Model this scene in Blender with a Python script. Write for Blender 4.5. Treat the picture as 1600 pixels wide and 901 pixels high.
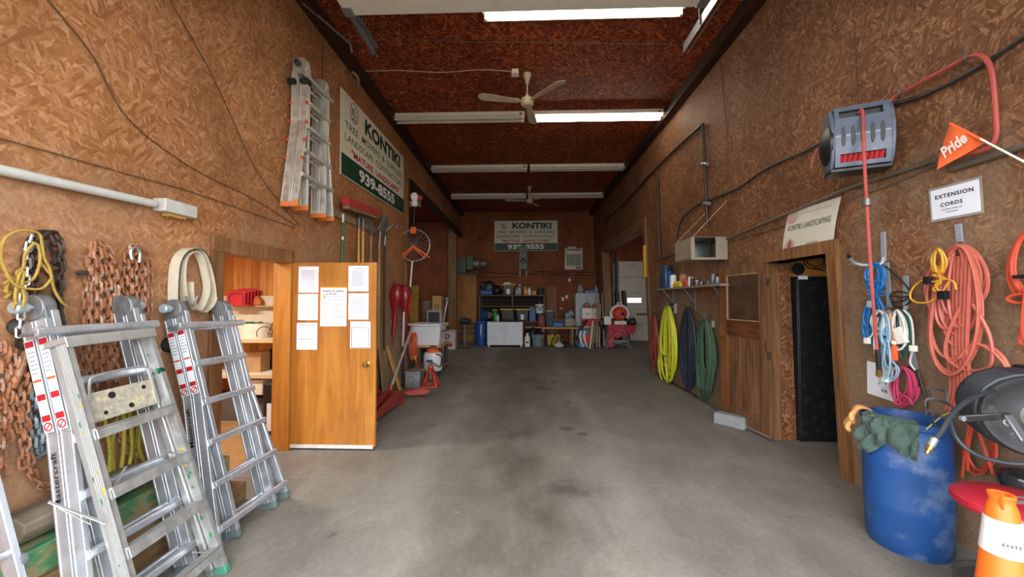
import bpy, math, random
from math import pi, sin, cos, radians
from mathutils import Matrix, Vector, Euler
R = random.Random(7)
for _o in list(bpy.data.objects): bpy.data.objects.remove(_o)
SC = bpy.context.scene
COL = SC.collection
# ------------------------------------------------------------------ camera, light, exposure
EYE = Vector((0, 0, 1.63))
FPX = 600.0                                   # focal length in pixels of a 1600 px wide frame
ROT = Euler((radians(90 + 1.67), 0, radians(1.909)), 'XYZ').to_matrix()
cam = bpy.data.cameras.new('camera'); cam.sensor_width = 36; cam.lens = FPX * 36 / 1600; cam.clip_start = .05
camo = bpy.data.objects.new('camera', cam); camo.location = EYE
camo.rotation_euler = Euler((radians(90 + 1.67), 0, radians(1.909)), 'XYZ'); COL.objects.link(camo); SC.camera = camo
world = bpy.data.worlds.new('hazy_sky'); SC.world = world; world.use_nodes = True
world.node_tree.nodes['Background'].inputs[0].default_value = (.95, .975, 1.0, 1)
world.node_tree.nodes['Background'].inputs[1].default_value = 5.2
SC.view_settings.view_transform = 'Standard'; SC.view_settings.look = 'None'
SC.view_settings.gamma = 1; SC.view_settings.exposure = .85; SC.view_settings.use_curve_mapping = False
SC.cycles.max_bounces = 8; SC.cycles.diffuse_bounces = 5; SC.cycles.caustics_reflective = False; SC.cycles.caustics_refractive = False
SC.cycles.use_denoising = True
def area(name, loc, rot, sx, sy, power, col=(1, 1, 1), portal=False):
    l = bpy.data.lights.new(name, 'AREA'); l.shape = 'RECTANGLE'; l.size = sx; l.size_y = sy; l.energy = power; l.color = col
    if portal: l.cycles.is_portal = True
    o = bpy.data.objects.new(name, l); o.location = loc; o.rotation_euler = rot; COL.objects.link(o); return o
# sky light comes through the big open door the camera looks in by
area('door_daylight_portal', (0.17, .12, 1.8), (radians(90), 0, 0), 4.4, 3.9, 10, portal=True)
TUBE_POWER = 60
area('shop_ceiling_lamp', (-3.9, 3.6, 2.45), (0, 0, 0), 1.2, .3, 45, (1, .93, .82))
area('neighbour_bay_fill', (-5.4, 11.5, 4.6), (0, radians(-25), 0), 2.0, 3.0, 40, (1, .93, .84))  # added unseen fill lamp, brightens the back through the left bay
area('side_bay_fill', (6.6, 11.8, 3.1), (0, radians(62), 0), 2.4, 3.0, 14, (1, .95, .9))  # fill with no source in the bay, added to lift the back

# ------------------------------------------------------------------ helpers: pixel of the photograph -> point of a real plane
def ray(px, py): return ROT @ Vector(((px - 800) / FPX, (450.5 - py) / FPX, -1))
def onY(px, py, y):
    d = ray(px, py); return EYE + d * (y / d.y)
def onZ(px, py, z=0.):
    d = ray(px, py); return EYE + d * ((z - EYE.z) / d.z)
def onX(px, py, x):
    d = ray(px, py); return EYE + d * (x / d.x)
XL, XR, SL, YB, ZC = -2.575, 2.92, .0408, 15.3, 5.15
def onL(px, py, off=0.): return onX(px, py, XL + off)
def onR(px, py, off=0.):
    d = ray(px, py); t = (XR - off - SL * EYE.z) / (d.x + SL * d.z); return EYE + d * t
def xr(z): return XR - SL * z
def onB(px, py, off=0.): return onY(px, py, YB - off)

# ------------------------------------------------------------------ mesh building
def frame(o, x, y):
    x = Vector(x).normalized(); y = Vector(y); z = x.cross(y).normalized(); y = z.cross(x)
    M = Matrix((x, y, z)).transposed().to_4x4(); M.translation = Vector(o); return M
class MB:
    def __init__(s, M=None): s.v = []; s.f = []; s.mi = []; s.M = M or Matrix(); s.cur = 0
    def mat(s, i): s.cur = i; return s
    def at(s, M): s.M = M; return s
    def add(s, vs, fs):
        b = len(s.v); s.v += [s.M @ Vector(v) for v in vs]; s.f += [[b + i for i in f] for f in fs]; s.mi += [s.cur] * len(fs); return s
    def hexa(s, p):
        return s.add(p, [(0, 3, 2, 1), (4, 5, 6, 7), (0, 1, 5, 4), (1, 2, 6, 5), (2, 3, 7, 6), (3, 0, 4, 7)])
    def box(s, x0, x1, y0, y1, z0, z1):
        return s.hexa([(x0, y0, z0), (x1, y0, z0), (x1, y1, z0), (x0, y1, z0), (x0, y0, z1), (x1, y0, z1), (x1, y1, z1), (x0, y1, z1)])
    def cbox(s, c, d): return s.box(c[0] - d[0] / 2, c[0] + d[0] / 2, c[1] - d[1] / 2, c[1] + d[1] / 2, c[2] - d[2] / 2, c[2] + d[2] / 2)
    def bar(s, p, q, w, h, up=(0, 0, 1)):
        p = Vector(p); q = Vector(q); d = (q - p).normalized(); u = Vector(up)
        if abs(d.dot(u)) > .98: u = Vector((1, 0, 0))
        a = d.cross(u).normalized(); b = a.cross(d).normalized()
        c = [(-w, -h), (w, -h), (w, h), (-w, h)]
        return s.hexa([p + a * x / 2 + b * y / 2 for x, y in c] + [q + a * x / 2 + b * y / 2 for x, y in c])
    def tube(s, pts, r, n=6, closed=False, cap=True):
        pts = [Vector(p) for p in pts]; N = len(pts); rr = r if isinstance(r, (list, tuple)) else [r] * N
        tan = []
        for i in range(N):
            if closed: t = pts[(i + 1) % N] - pts[i - 1]
            else: t = pts[min(i + 1, N - 1)] - pts[max(i - 1, 0)]
            tan.append(t.normalized() if t.length > 1e-9 else Vector((0, 0, 1)))
        u = tan[0].orthogonal().normalized(); vs = []; fs = []
        for i in range(N):
            u = (u - tan[i] * u.dot(tan[i])); u = u.normalized() if u.length > 1e-6 else tan[i].orthogonal().normalized()
            w = tan[i].cross(u)
            for k in range(n):
                a = 2 * pi * k / n; vs.append(pts[i] + (u * cos(a) + w * sin(a)) * rr[i])
        for i in range(N if closed else N - 1):
            j = (i + 1) % N
            for k in range(n):
                l = (k + 1) % n; fs.append((i * n + k, i * n + l, j * n + l, j * n + k))
        if cap and not closed:
            fs.append(tuple(range(n - 1, -1, -1))); fs.append(tuple((N - 1) * n + k for k in range(n)))
        return s.add(vs, fs)
    def cyl(s, p, q, r, r2=None, n=14): return s.tube([p, q], [r, r if r2 is None else r2], n)
    def lathe(s, prof, o=(0, 0, 0), n=24, sx=1, sy=1):
        vs = []; fs = []; m = len(prof)
        for k in range(n):
            a = 2 * pi * k / n
            for r, z in prof: vs.append((o[0] + r * cos(a) * sx, o[1] + r * sin(a) * sy, o[2] + z))
        for k in range(n):
            l = (k + 1) % n
            for i in range(m - 1): fs.append((k * m + i, l * m + i, l * m + i + 1, k * m + i + 1))
        if prof[0][0] > 1e-6: fs.append(tuple(k * m for k in range(n - 1, -1, -1)))
        if prof[-1][0] > 1e-6: fs.append(tuple(k * m + m - 1 for k in range(n)))
        return s.add(vs, fs)
    def prism(s, poly, z0, z1):
        n = len(poly); vs = [(x, y, z0) for x, y in poly] + [(x, y, z1) for x, y in poly]
        return s.add(vs, [tuple(range(n - 1, -1, -1)), tuple(range(n, 2 * n))] + [(i, (i + 1) % n, n + (i + 1) % n, n + i) for i in range(n)])
    def sheet(s, rows, th=0., closed=False):
        """grid of points -> surface, given thickness th along its normals"""
        rows = [[Vector(p) for p in r] for r in rows]; a = len(rows); b = len(rows[0]); fs = []
        for i in range(a - 1):
            for j in range(b - (0 if closed else 1)): fs.append((i * b + j, i * b + (j + 1) % b, (i + 1) * b + (j + 1) % b, (i + 1) * b + j))
        flat = [p for r in rows for p in r]
        if th <= 0: return s.add(flat, fs)
        nr = [Vector((0, 0, 0)) for _ in flat]
        for f in fs:
            n = (flat[f[1]] - flat[f[0]]).cross(flat[f[3]] - flat[f[0]])
            for i in f: nr[i] += n
        off = [p + n.normalized() * th for p, n in zip(flat, nr)]; k = len(flat)
        g = fs + [tuple(k + i for i in reversed(f)) for f in fs]
        edge = {}
        for f in fs:
            for i in range(4):
                e = (f[i], f[(i + 1) % 4]); key = tuple(sorted(e)); edge[key] = None if key in edge else e
        g += [(e[1], e[0], k + e[0], k + e[1]) for e in edge.values() if e]
        return s.add(flat + off, g)
    def sphere(s, c, r, n=12, sc=(1, 1, 1)):
        pr = [(sin(pi * i / n) * r, -cos(pi * i / n) * r) for i in range(n + 1)]; pr[0] = (0, -r); pr[-1] = (0, r)
        vs = []; fs = []; m = n + 1; q = n * 2
        for k in range(q):
            a = 2 * pi * k / q
            for x, z in pr: vs.append((c[0] + x * cos(a) * sc[0], c[1] + x * sin(a) * sc[1], c[2] + z * sc[2]))
        for k in range(q):
            l = (k + 1) % q
            for i in range(n):
                if i == 0: fs.append((k * m, l * m + 1, k * m + 1))
                elif i == n - 1: fs.append((k * m + i, l * m + i, k * m + n))
                else: fs.append((k * m + i, l * m + i, l * m + i + 1, k * m + i + 1))
        return s.add(vs, fs)
W = {}
def _mesh(name, mb, M, mats, bev):
    me = bpy.data.meshes.new(name); inv = M.inverted()
    me.from_pydata([inv @ v for v in mb.v], [], mb.f)
    for m in (mats if isinstance(mats, (list, tuple)) else [mats]): me.materials.append(m)
    if max(mb.mi, default=0): me.polygons.foreach_set('material_index', mb.mi)
    me.shade_smooth(); me.set_sharp_from_angle(angle=radians(38)); me.update(); return me
def props(o, label=None, cat=None, group=None, kind=None):
    for k, v in (('label', label), ('category', cat), ('group', group), ('kind', kind)):
        if v: o[k] = v
    return o
def T(name, label, cat, loc, group=None, M=None):
    o = bpy.data.objects.new(name, None); o.empty_display_size = .1; W[o] = (M or Matrix.Translation(Vector(loc))); o.matrix_world = W[o]; COL.objects.link(o)
    return props(o, label, cat, group)
def P(name, mb, mats, parent, label=None, bev=0., kind=None):
    o = bpy.data.objects.new(name, _mesh(name, mb, W[parent], mats, bev)); W[o] = W[parent].copy(); COL.objects.link(o); o.parent = parent
    if bev:
        m = o.modifiers.new('edge', 'BEVEL'); m.width = bev; m.segments = 2; m.limit_method = 'ANGLE'; m.harden_normals = False
    return props(o, label, kind=kind)
def S(name, mb, mats, label=None, cat=None, group=None, kind=None, bev=0.):
    lo = [min(v[i] for v in mb.v) for i in range(3)]; hi = [max(v[i] for v in mb.v) for i in range(3)]
    M = Matrix.Translation(((lo[0] + hi[0]) / 2, (lo[1] + hi[1]) / 2, lo[2]))
    o = bpy.data.objects.new(name, _mesh(name, mb, M, mats, bev)); W[o] = M; o.matrix_world = M; COL.objects.link(o)
    if bev:
        m = o.modifiers.new('edge', 'BEVEL'); m.width = bev; m.segments = 2; m.limit_method = 'ANGLE'
    return props(o, label, cat, group, kind)
def dup(o, M, label=None, parent=None):
    c = o.copy(); COL.objects.link(c); W[c] = M
    if parent is None: c.matrix_world = M
    else: c.parent = parent
    if label: c['label'] = label
    for k in [k for k in o.children]: dup(k, M @ k.matrix_local, None, c)
    return c
def place(src, mesh_name, M, parent, mat=None):
    """a linked copy of a mesh as one more part"""
    o = bpy.data.objects.new(mesh_name, src); COL.objects.link(o); o.parent = parent; o.matrix_local = W[parent].inverted() @ M; W[o] = M; return o
def text(s, M, w, h, mat, parent, bold=0., name='lettering', th=.0012, spacing=1.):
    cu = bpy.data.curves.new('lettering', 'FONT'); cu.body = s; cu.size = 1; cu.offset = bold; cu.resolution_u = 3; cu.space_character = spacing; cu.fill_mode = 'FRONT'
    t = bpy.data.objects.new('tmp', cu); COL.objects.link(t); dg = bpy.context.evaluated_depsgraph_get(); dg.update()
    me = bpy.data.meshes.new_from_object(t.evaluated_get(dg)); bpy.data.objects.remove(t)
    xs = [v.co.x for v in me.vertices]; ys = [v.co.y for v in me.vertices]
    x0, x1, y0, y1 = min(xs), max(xs), min(ys), max(ys)
    sx = w / (x1 - x0) if w else h / (y1 - y0); sy = h / (y1 - y0) if h else sx
    mb = MB(M); mb.add([((v.co.x - (x0 + x1) / 2) * sx, (v.co.y - (y0 + y1) / 2) * sy, th) for v in me.vertices], [tuple(p.vertices) for p in me.polygons])
    bpy.data.meshes.remove(me)
    return P(name, mb, mat, parent)
def cr(pts, n=6, closed=False):
    """Catmull-Rom through the points"""
    p = [Vector(q) for q in pts]; N = len(p); out = []
    for i in range(N if closed else N - 1):
        if closed: a, b, c, d = p[i - 1], p[i], p[(i + 1) % N], p[(i + 2) % N]
        else: a, b, c, d = p[max(i - 1, 0)], p[i], p[i + 1], p[min(i + 2, N - 1)]
        for k in range(n):
            t = k / n; out.append(.5 * ((2 * b) + (c - a) * t + (2 * a - 5 * b + 4 * c - d) * t * t + (3 * b - a - 3 * c + d) * t ** 3))
    if not closed: out.append(p[-1])
    return out

# ------------------------------------------------------------------ materials
def srgb(h):
    h = h.lstrip('#'); c = [int(h[i:i + 2], 16) / 255 for i in (0, 2, 4)]
    return tuple(x / 12.92 if x <= .04045 else ((x + .055) / 1.055) ** 2.4 for x in c) + (1,)
class NT:
    def __init__(s, name):
        s.m = bpy.data.materials.new(name); s.m.use_nodes = True; s.t = s.m.node_tree; s.n = s.t.nodes; s.b = s.n['Principled BSDF']
    def new(s, ty, **kw):
        o = s.n.new(ty)
        for k, v in kw.items(): setattr(o, k, v)
        return o
    def put(s, sock, v):
        if isinstance(v, bpy.types.NodeSocket): s.t.links.new(v, sock)
        else: sock.default_value = v
    def pos(s, scale=(1, 1, 1), rot=(0, 0, 0), obj=False):
        g = s.new('ShaderNodeTexCoord').outputs['Object'] if obj else s.new('ShaderNodeNewGeometry').outputs['Position']
        m = s.new('ShaderNodeMapping'); s.put(m.inputs['Vector'], g); m.inputs['Scale'].default_value = scale; m.inputs['Rotation'].default_value = rot
        return m.outputs[0]
    def noise(s, vec, scale=5, detail=3, rough=.55, dist=0.):
        n = s.new('ShaderNodeTexNoise'); s.put(n.inputs['Vector'], vec); n.inputs['Scale'].default_value = scale; n.inputs['Detail'].default_value = detail
        n.inputs['Roughness'].default_value = rough; n.inputs['Distortion'].default_value = dist; return n.outputs['Fac']
    def vor(s, vec, scale=1.): 
        n = s.new('ShaderNodeTexVoronoi'); s.put(n.inputs['Vector'], vec); n.inputs['Scale'].default_value = scale
        x = s.new('ShaderNodeSeparateColor'); s.put(x.inputs[0], n.outputs['Color']); return x.outputs[0]
    def ramp(s, fac, stops, const=False):
        r = s.new('ShaderNodeValToRGB'); s.put(r.inputs[0], fac); e = r.color_ramp.elements
        if const: r.color_ramp.interpolation = 'CONSTANT'
        while len(e) > len(stops): e.remove(e[-1])
        while len(e) < len(stops): e.new(.5)
        for el, (p, c) in zip(e, stops): el.position = p; el.color = c
        return r.outputs[0]
    def mix(s, f, a, b, mode='MIX'):
        m = s.new('ShaderNodeMix', data_type='RGBA', blend_type=mode); s.put(m.inputs[0], f); s.put(m.inputs[6], a); s.put(m.inputs[7], b); return m.outputs[2]
    def math(s, op, a, b=0.):
        m = s.new('ShaderNodeMath', operation=op); s.put(m.inputs[0], a); s.put(m.inputs[1], b); return m.outputs[0]
    def bump(s, h, strength=.3, dist=.01):
        b = s.new('ShaderNodeBump'); b.inputs['Strength'].default_value = strength; b.inputs['Distance'].default_value = dist; s.put(b.inputs['Height'], h)
        s.t.links.new(b.outputs[0], s.b.inputs['Normal'])
    def fin(s, col, rough=.6, metal=0., spec=None):
        s.put(s.b.inputs['Base Color'], col); s.put(s.b.inputs['Roughness'], rough); s.put(s.b.inputs['Metallic'], metal)
        if spec is not None: s.b.inputs['Specular IOR Level'].default_value = spec
        return s.m
G = lambda v: (v, v, v, 1)
def osb(name, cols, axis, stain=.45, size=1., rot0=0., dust=None, contrast=.5):
    """oriented strand board: three layers of long flakes lying in different directions"""
    t = NT(name); L = []
    for i, (a, s1, s2) in enumerate(((.25, 17, 66), (1.2, 20, 75), (2.25, 15, 58))):
        rot = [0, 0, 0]; rot[axis] = a + rot0; sc = [8, 8, 8]; oth = [k for k in range(3) if k != axis]; sc[oth[0]] = s1 / size; sc[oth[1]] = s2 / size; sc[axis] = 1.
        v = t.pos((1, 1, 1), tuple(rot)); m = t.new('ShaderNodeMapping'); t.put(m.inputs[0], v); m.inputs['Scale'].default_value = tuple(sc)
        nz = t.new('ShaderNodeTexNoise'); t.put(nz.inputs['Vector'], m.outputs[0]); nz.inputs['Scale'].default_value = .9; nz.inputs['Detail'].default_value = 2
        add = t.new('ShaderNodeVectorMath', operation='ADD'); t.put(add.inputs[0], m.outputs[0]); t.put(add.inputs[1], nz.outputs['Color'])
        L.append(t.vor(add.outputs[0], 1.))
    sel = t.noise(t.pos((9, 9, 9)), 1., 2); sel2 = t.noise(t.pos((8, 8, 8), (1, 2, 3)), 1., 2)
    f = t.mix(t.math('GREATER_THAN', sel, .5), L[0], L[1]); f = t.mix(t.math('GREATER_THAN', sel2, .53), f, L[2])
    grain = t.noise(t.pos((60, 60, 60)), 1., 3); f2 = t.mix(contrast, f, grain)
    c = t.ramp(f2, [(.12, srgb(cols[0])), (.42, srgb(cols[1])), (.66, srgb(cols[2])), (.9, srgb(cols[3]))])
    st = t.noise(t.pos((1.1, .8, .8)), 1.3, 6, .62, .6)
    c = t.mix(t.ramp(st, [(.42, G(0)), (.72, G(stain))]), c, srgb(cols[4]))
    if dust:      # dust and splashes caked on the lower part of the wall, with a ragged edge
        sz = t.new('ShaderNodeSeparateXYZ'); t.put(sz.inputs[0], t.pos()); dn = t.noise(t.pos((1.7, 1.7, 1.1), (.3, .2, .5)), 1.2, 6, .65)
        e = t.math('SUBTRACT', t.math('MULTIPLY_ADD', dn, 2.6) if False else t.math('MULTIPLY', dn, 3.4), t.math('MULTIPLY', sz.outputs[2], .62))
        c = t.mix(t.ramp(e, [(.15, G(0)), (.95, G(dust[1]))]), c, t.mix(grain, srgb(dust[0]), srgb(dust[2])))
    t.bump(f2, .15, .003); return t.fin(c, .66, 0, .3)
def wood(name, cols, scale=(1.5, 1.5, 1.5), along=2, stain=.4, rough=.55, obj=True, fine=14):
    t = NT(name); sc = [fine, fine, fine]; sc[along] = .9
    v = t.pos(tuple(sc), obj=obj); n = t.noise(v, 1., 5, .6, 1.2)
    c = t.ramp(n, [(.25, srgb(cols[0])), (.5, srgb(cols[1])), (.78, srgb(cols[2]))])
    st = t.noise(t.pos((2.2, 2.2, 1.6), obj=obj), 1.2, 5, .6, .5)
    c = t.mix(t.ramp(st, [(.48, G(0)), (.75, G(stain))]), c, srgb(cols[3]))
    t.bump(n, .2, .003); return t.fin(c, rough, 0, .4)
def plain(name, col, rough=.5, metal=0., var=.18, scale=9, dirt=None, dirt_amt=.5, bump=0., obj=True):
    t = NT(name); n = t.noise(t.pos((scale,) * 3, obj=obj), 1., 4, .6)
    c0 = srgb(col) if isinstance(col, str) else col
    dk = tuple(x * (1 - var) for x in c0[:3]) + (1,); lt = tuple(min(1, x * (1 + var * .7)) for x in c0[:3]) + (1,)
    c = t.ramp(n, [(.3, dk), (.7, lt)])
    if dirt:
        d = t.noise(t.pos((scale * .45,) * 3, (.4, .2, .1), obj), 1., 7, .68)
        c = t.mix(t.ramp(d, [(.52, G(0)), (.68, G(dirt_amt))]), c, srgb(dirt))
    if bump: t.bump(n, bump, .004)
    return t.fin(c, rough, metal)
def alum(name, col, rough=.34, dirt=None, spots=()):
    t = NT(name); n = t.noise(t.pos((40, 40, 3), obj=True), 1., 4); c0 = srgb(col)
    c = t.ramp(n, [(.3, tuple(x * .82 for x in c0[:3]) + (1,)), (.7, c0)])
    for i, (sc, th, cc) in enumerate(spots):
        d = t.noise(t.pos((2.3, 2.3, 2.3), (i * 1.3 + .4, i, .7 * i), True), sc, 4, .55); c = t.mix(t.ramp(d, [(th, G(0)), (th + .012, G(1))]), c, srgb(cc))
    r = t.ramp(t.noise(t.pos((14, 14, 14), obj=True), 1., 5), [(.3, G(rough * .75)), (.7, G(rough * 1.5))])
    return t.fin(c, r, .78)
def emit(name, col, strength):
    t = NT(name); t.b.inputs['Emission Color'].default_value = srgb(col); t.b.inputs['Emission Strength'].default_value = strength; return t.fin(srgb(col), .5)
M_ = {}
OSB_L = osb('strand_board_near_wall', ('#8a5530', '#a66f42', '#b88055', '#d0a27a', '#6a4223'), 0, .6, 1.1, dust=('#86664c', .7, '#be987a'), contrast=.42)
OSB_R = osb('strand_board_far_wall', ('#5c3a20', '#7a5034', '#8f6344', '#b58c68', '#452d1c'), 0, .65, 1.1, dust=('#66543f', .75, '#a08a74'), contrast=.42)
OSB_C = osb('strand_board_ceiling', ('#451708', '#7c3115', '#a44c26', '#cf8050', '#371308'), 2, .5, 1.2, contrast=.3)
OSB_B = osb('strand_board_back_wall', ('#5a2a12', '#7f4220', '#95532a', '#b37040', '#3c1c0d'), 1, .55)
BEAM = wood('dark_beam_timber', ('#1f140c', '#3a2415', '#4f3420', '#1a120c'), along=1, obj=False)
POST = wood('raw_post_timber', ('#5d4122', '#7d5b33', '#997545', '#4a341d'), along=2, obj=False)
TRIM = wood('brown_casing_timber', ('#5c3a20', '#835a36', '#a2764d', '#4a3422'), along=2, obj=False)
PINE = wood('pine_board', ('#a8652b', '#cc8a45', '#dfa45c', '#9a5a28'), along=2, stain=.35, obj=False)
# ------------------------------------------------------------------ the setting
def concrete():
    t = NT('worn_concrete'); p = t.pos((1, 1, 1))
    a = t.noise(t.pos((2.2, 1.4, 1)), 1., 7, .62, .4); b = t.noise(t.pos((26, 26, 26)), 1., 5, .7)
    c = t.ramp(t.mix(.35, a, b), [(.3, srgb('#69645d')), (.52, srgb('#837e76')), (.72, srgb('#98938b'))])
    # worn lane of oil and rubber down the middle, with a shape of its own
    sx = t.new('ShaderNodeSeparateXYZ'); t.put(sx.inputs[0], p)
    wob = t.noise(t.pos((.5, .35, 1)), 1.4, 4); cx = t.math('SUBTRACT', sx.outputs[0], t.math('MULTIPLY', t.math('SUBTRACT', wob, .5), 1.3))
    lane = t.ramp(t.math('ABSOLUTE', t.math('ADD', cx, .12)), [(.12, G(1)), (.62, G(0))])
    brk = t.ramp(t.noise(t.pos((1.8, .9, 1)), 1.1, 6, .65), [(.3, G(.12)), (.66, G(1))])
    lane = t.mix(1., lane, brk, 'MULTIPLY')
    c = t.mix(t.math('MULTIPLY', lane, .8), c, srgb('#463b31'))
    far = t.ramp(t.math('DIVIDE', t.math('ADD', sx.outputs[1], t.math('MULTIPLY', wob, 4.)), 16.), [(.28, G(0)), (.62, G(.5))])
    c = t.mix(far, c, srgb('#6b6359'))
    trk = t.ramp(t.math('ABSOLUTE', t.math('SUBTRACT', t.math('ABSOLUTE', t.math('SUBTRACT', cx, -.05)), .95)), [(.05, G(1)), (.28, G(0))])
    c = t.mix(t.math('MULTIPLY', t.mix(1., trk, brk, 'MULTIPLY'), .22), c, srgb('#bdb9b0'))
    sp = t.noise(t.pos((1, 1, 1)), 3.2, 3, .5); c = t.mix(t.ramp(sp, [(.7, G(0)), (.76, G(.5))]), c, srgb('#4b443c'))
    # a few oil drips where cars are parked
    wv = t.new('ShaderNodeTexNoise'); t.put(wv.inputs['Vector'], p); wv.inputs['Scale'].default_value = 6; wv.inputs['Detail'].default_value = 4
    for px, py, rr in ((848, 606, .22), (866, 597, .10), (819, 596, .10), (845, 598, .12), (889, 628, .07), (886, 669, .12), (912, 678, .09), (890, 766, .22)):
        q = onZ(px, py); ds = t.new('ShaderNodeVectorMath', operation='DISTANCE'); t.put(ds.inputs[0], p); ds.inputs[1].default_value = q
        e = t.math('ADD', t.math('DIVIDE', ds.outputs['Value'], rr), t.math('MULTIPLY', t.math('SUBTRACT', wv.outputs['Fac'], .5), 1.4))
        c = t.mix(t.ramp(e, [(.35, G(.5)), (1.05, G(0))]), c, srgb('#2f2823'))
    t.bump(b, .12, .004); return t.fin(c, .82, 0, .3)
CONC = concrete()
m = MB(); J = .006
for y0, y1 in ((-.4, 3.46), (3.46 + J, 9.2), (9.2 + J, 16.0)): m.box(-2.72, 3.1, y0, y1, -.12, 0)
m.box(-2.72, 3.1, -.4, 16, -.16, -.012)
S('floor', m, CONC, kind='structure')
GRAVEL = plain('pale_gravel', '#8d8a84', .9, 0, .25, 3, obj=False)
S('ground', MB().box(-14, 14, -26, -.4, -.3, -.02), GRAVEL, kind='structure')
# left wall with the shop doorway, then a header over the open neighbouring bay
LD0, LD1, LDZ, LE = onL(343.5, 560).y, onL(451, 560).y, 2.03, onL(636.5, 300).y
m = MB()
for y0, y1, z0, z1 in ((.25, LD0, 0, ZC), (LD0, LD1, LDZ, ZC), (LD1, LE, 0, ZC), (LE, YB, 4.3, ZC)): m.box(XL - .15, XL, y0, y1, z0, z1)
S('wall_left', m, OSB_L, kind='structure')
RD0, RD1, RDZ, RE0, RE1 = onR(1303, 470).y, onZ(1238, 687).y + .03, 2.06, onR(1013, 480).y, onR(947, 480).y
m = MB()
def rslab(m, y0, y1, z0, z1, t0=0., t1=.2):
    a = [(xr(z) - t0, xr(z) + t1) for z in (z0, z1)]
    return m.hexa([(a[0][0], y0, z0), (a[0][1], y0, z0), (a[0][1], y1, z0), (a[0][0], y1, z0), (a[1][0], y0, z1), (a[1][1], y0, z1), (a[1][1], y1, z1), (a[1][0], y1, z1)])
for y0, y1, z0, z1 in ((.25, RD0, 0, ZC), (RD0, RD1, RDZ, ZC), (RD1, RE0, 0, ZC), (RE0, RE1, 3.45, ZC), (RE1, YB, 0, ZC)): rslab(m, y0, y1, z0, z1)
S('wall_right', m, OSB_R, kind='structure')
GDX0, GDX1, GDZ = 3.72, 6.5, 3.16
m = MB().box(-7.2, GDX0, YB, YB + .15, 0, ZC).box(GDX0, GDX1, YB, YB + .15, GDZ, ZC).box(GDX1, 8.2, YB, YB + .15, 0, ZC)
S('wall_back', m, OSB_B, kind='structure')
S('ceiling', MB().box(XL - .15, 3.12, .1, YB, ZC, ZC + .12), OSB_C, kind='structure')
m = MB().box(-2.9, -2.05, .1, .25, 0, 5.2).box(2.3, 3.3, .1, .25, 0, 5.2).box(-2.05, 2.3, .1, .25, 3.75, 5.2)
S('wall_front', m, plain('cream_siding', '#b9b09c', .7), kind='structure')
# dark timber strips where walls and ceiling meet
S('trim_1', MB().box(XL, XL + .13, .3, YB, ZC - .16, ZC), BEAM, kind='structure')
m = MB(); rslab(m, .3, YB, ZC - .17, ZC, .14, 0); S('trim_2', m, BEAM, kind='structure')
S('trim_3', MB().box(XL - .04, XL + .07, LE, YB, 4.12, 4.3), BEAM, kind='structure')
S('trim_4', MB().box(XL - .15, XL + .03, LE - .07, LE + .06, 0, 4.3), TRIM, kind='structure')
yp = 14.6
S('trim_5', MB().box(-2.93, -2.62, yp, yp + .2, 0, 4.3), POST, kind='structure')
m = MB(); rslab(m, RE1, RE1 + .26, 0, 3.45, .05, .0); S('trim_6', m, POST, kind='structure')
m = MB(); rslab(m, RE0, RE1 + .1, 3.3, 3.52, .04, .22); S('trim_7', m, TRIM, kind='structure')
m = MB(); rslab(m, RE0 - .16, RE0, 0, 3.52, .035, .22); S('trim_8', m, TRIM, kind='structure')
# shop doorway casing
m = MB().box(XL, XL + .025, LD0 - .13, LD0, 0, LDZ).box(XL, XL + .03, LD0 - .13, LD1 + .02, LDZ, LDZ + .13)
S('trim_9', m, TRIM, kind='structure', bev=.004)
DOORW = wood('varnished_orange_door', ('#94581e', '#b27228', '#c4873c', '#8c5c30'), along=2, stain=.55, obj=True, fine=9)
S('trim_10', MB().box(XL - .17, XL + .02, LD1 - .02, LD1 + .05, 0, LDZ), DOORW, kind='structure', bev=.004)
# ---- shop room beyond the left doorway
SX0, SX1, SY0, SY1 = -5.6, XL - .15, 2.3, 5.6
m = MB().box(SX0 - .1, SX0, SY0, SY1, 0, 2.6).box(SX0, SX1, SY0 - .1, SY0, 0, 2.6)
S('wall_shop', m, PINE, kind='structure')
wb = T('wall_shop_back', None, None, (-4.2, SY1, 0)); wb['kind'] = 'structure'
x = SX0; i = 0
while x < SX1 - .02:
    w = min(.115 + .03 * R.random(), SX1 - x)
    P('plank', MB().box(x, x + w - .006, SY1 - .02 - .004 * R.random(), SY1 + .02, 0, 2.6), PINE if i % 3 else wood('pine_board_dark_%d' % i, ('#8c5122', '#b3742f', '#c98c46', '#83491f'), obj=False), wb); x += w; i += 1
S('ceiling_shop', MB().box(SX0, SX1, SY0, SY1, 2.6, 2.66), PINE, kind='structure')
S('floor_shop', MB().box(SX0, SX1 - .0, SY0, SY1, -.1, 0), plain('tan_shop_floor', '#a77f4f', .7, obj=False), kind='structure')
# ---- neighbouring bay beyond the open part of the left wall
m = MB().box(-7.2, -7.05, 5.7, YB, 0, 4.8).box(-7.2, XL - .15, 5.62, 5.75, 0, 4.8)
S('wall_neighbour_bay', m, OSB_B, kind='structure')
S('ceiling_neighbour_bay', MB().box(-7.2, XL - .15, 5.7, YB, 4.75, 4.85), OSB_C, kind='structure')
S('floor_neighbour_bay', MB().box(-7.2, -2.72, 5.7, 16, -.12, -.002), CONC, kind='structure')
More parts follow.
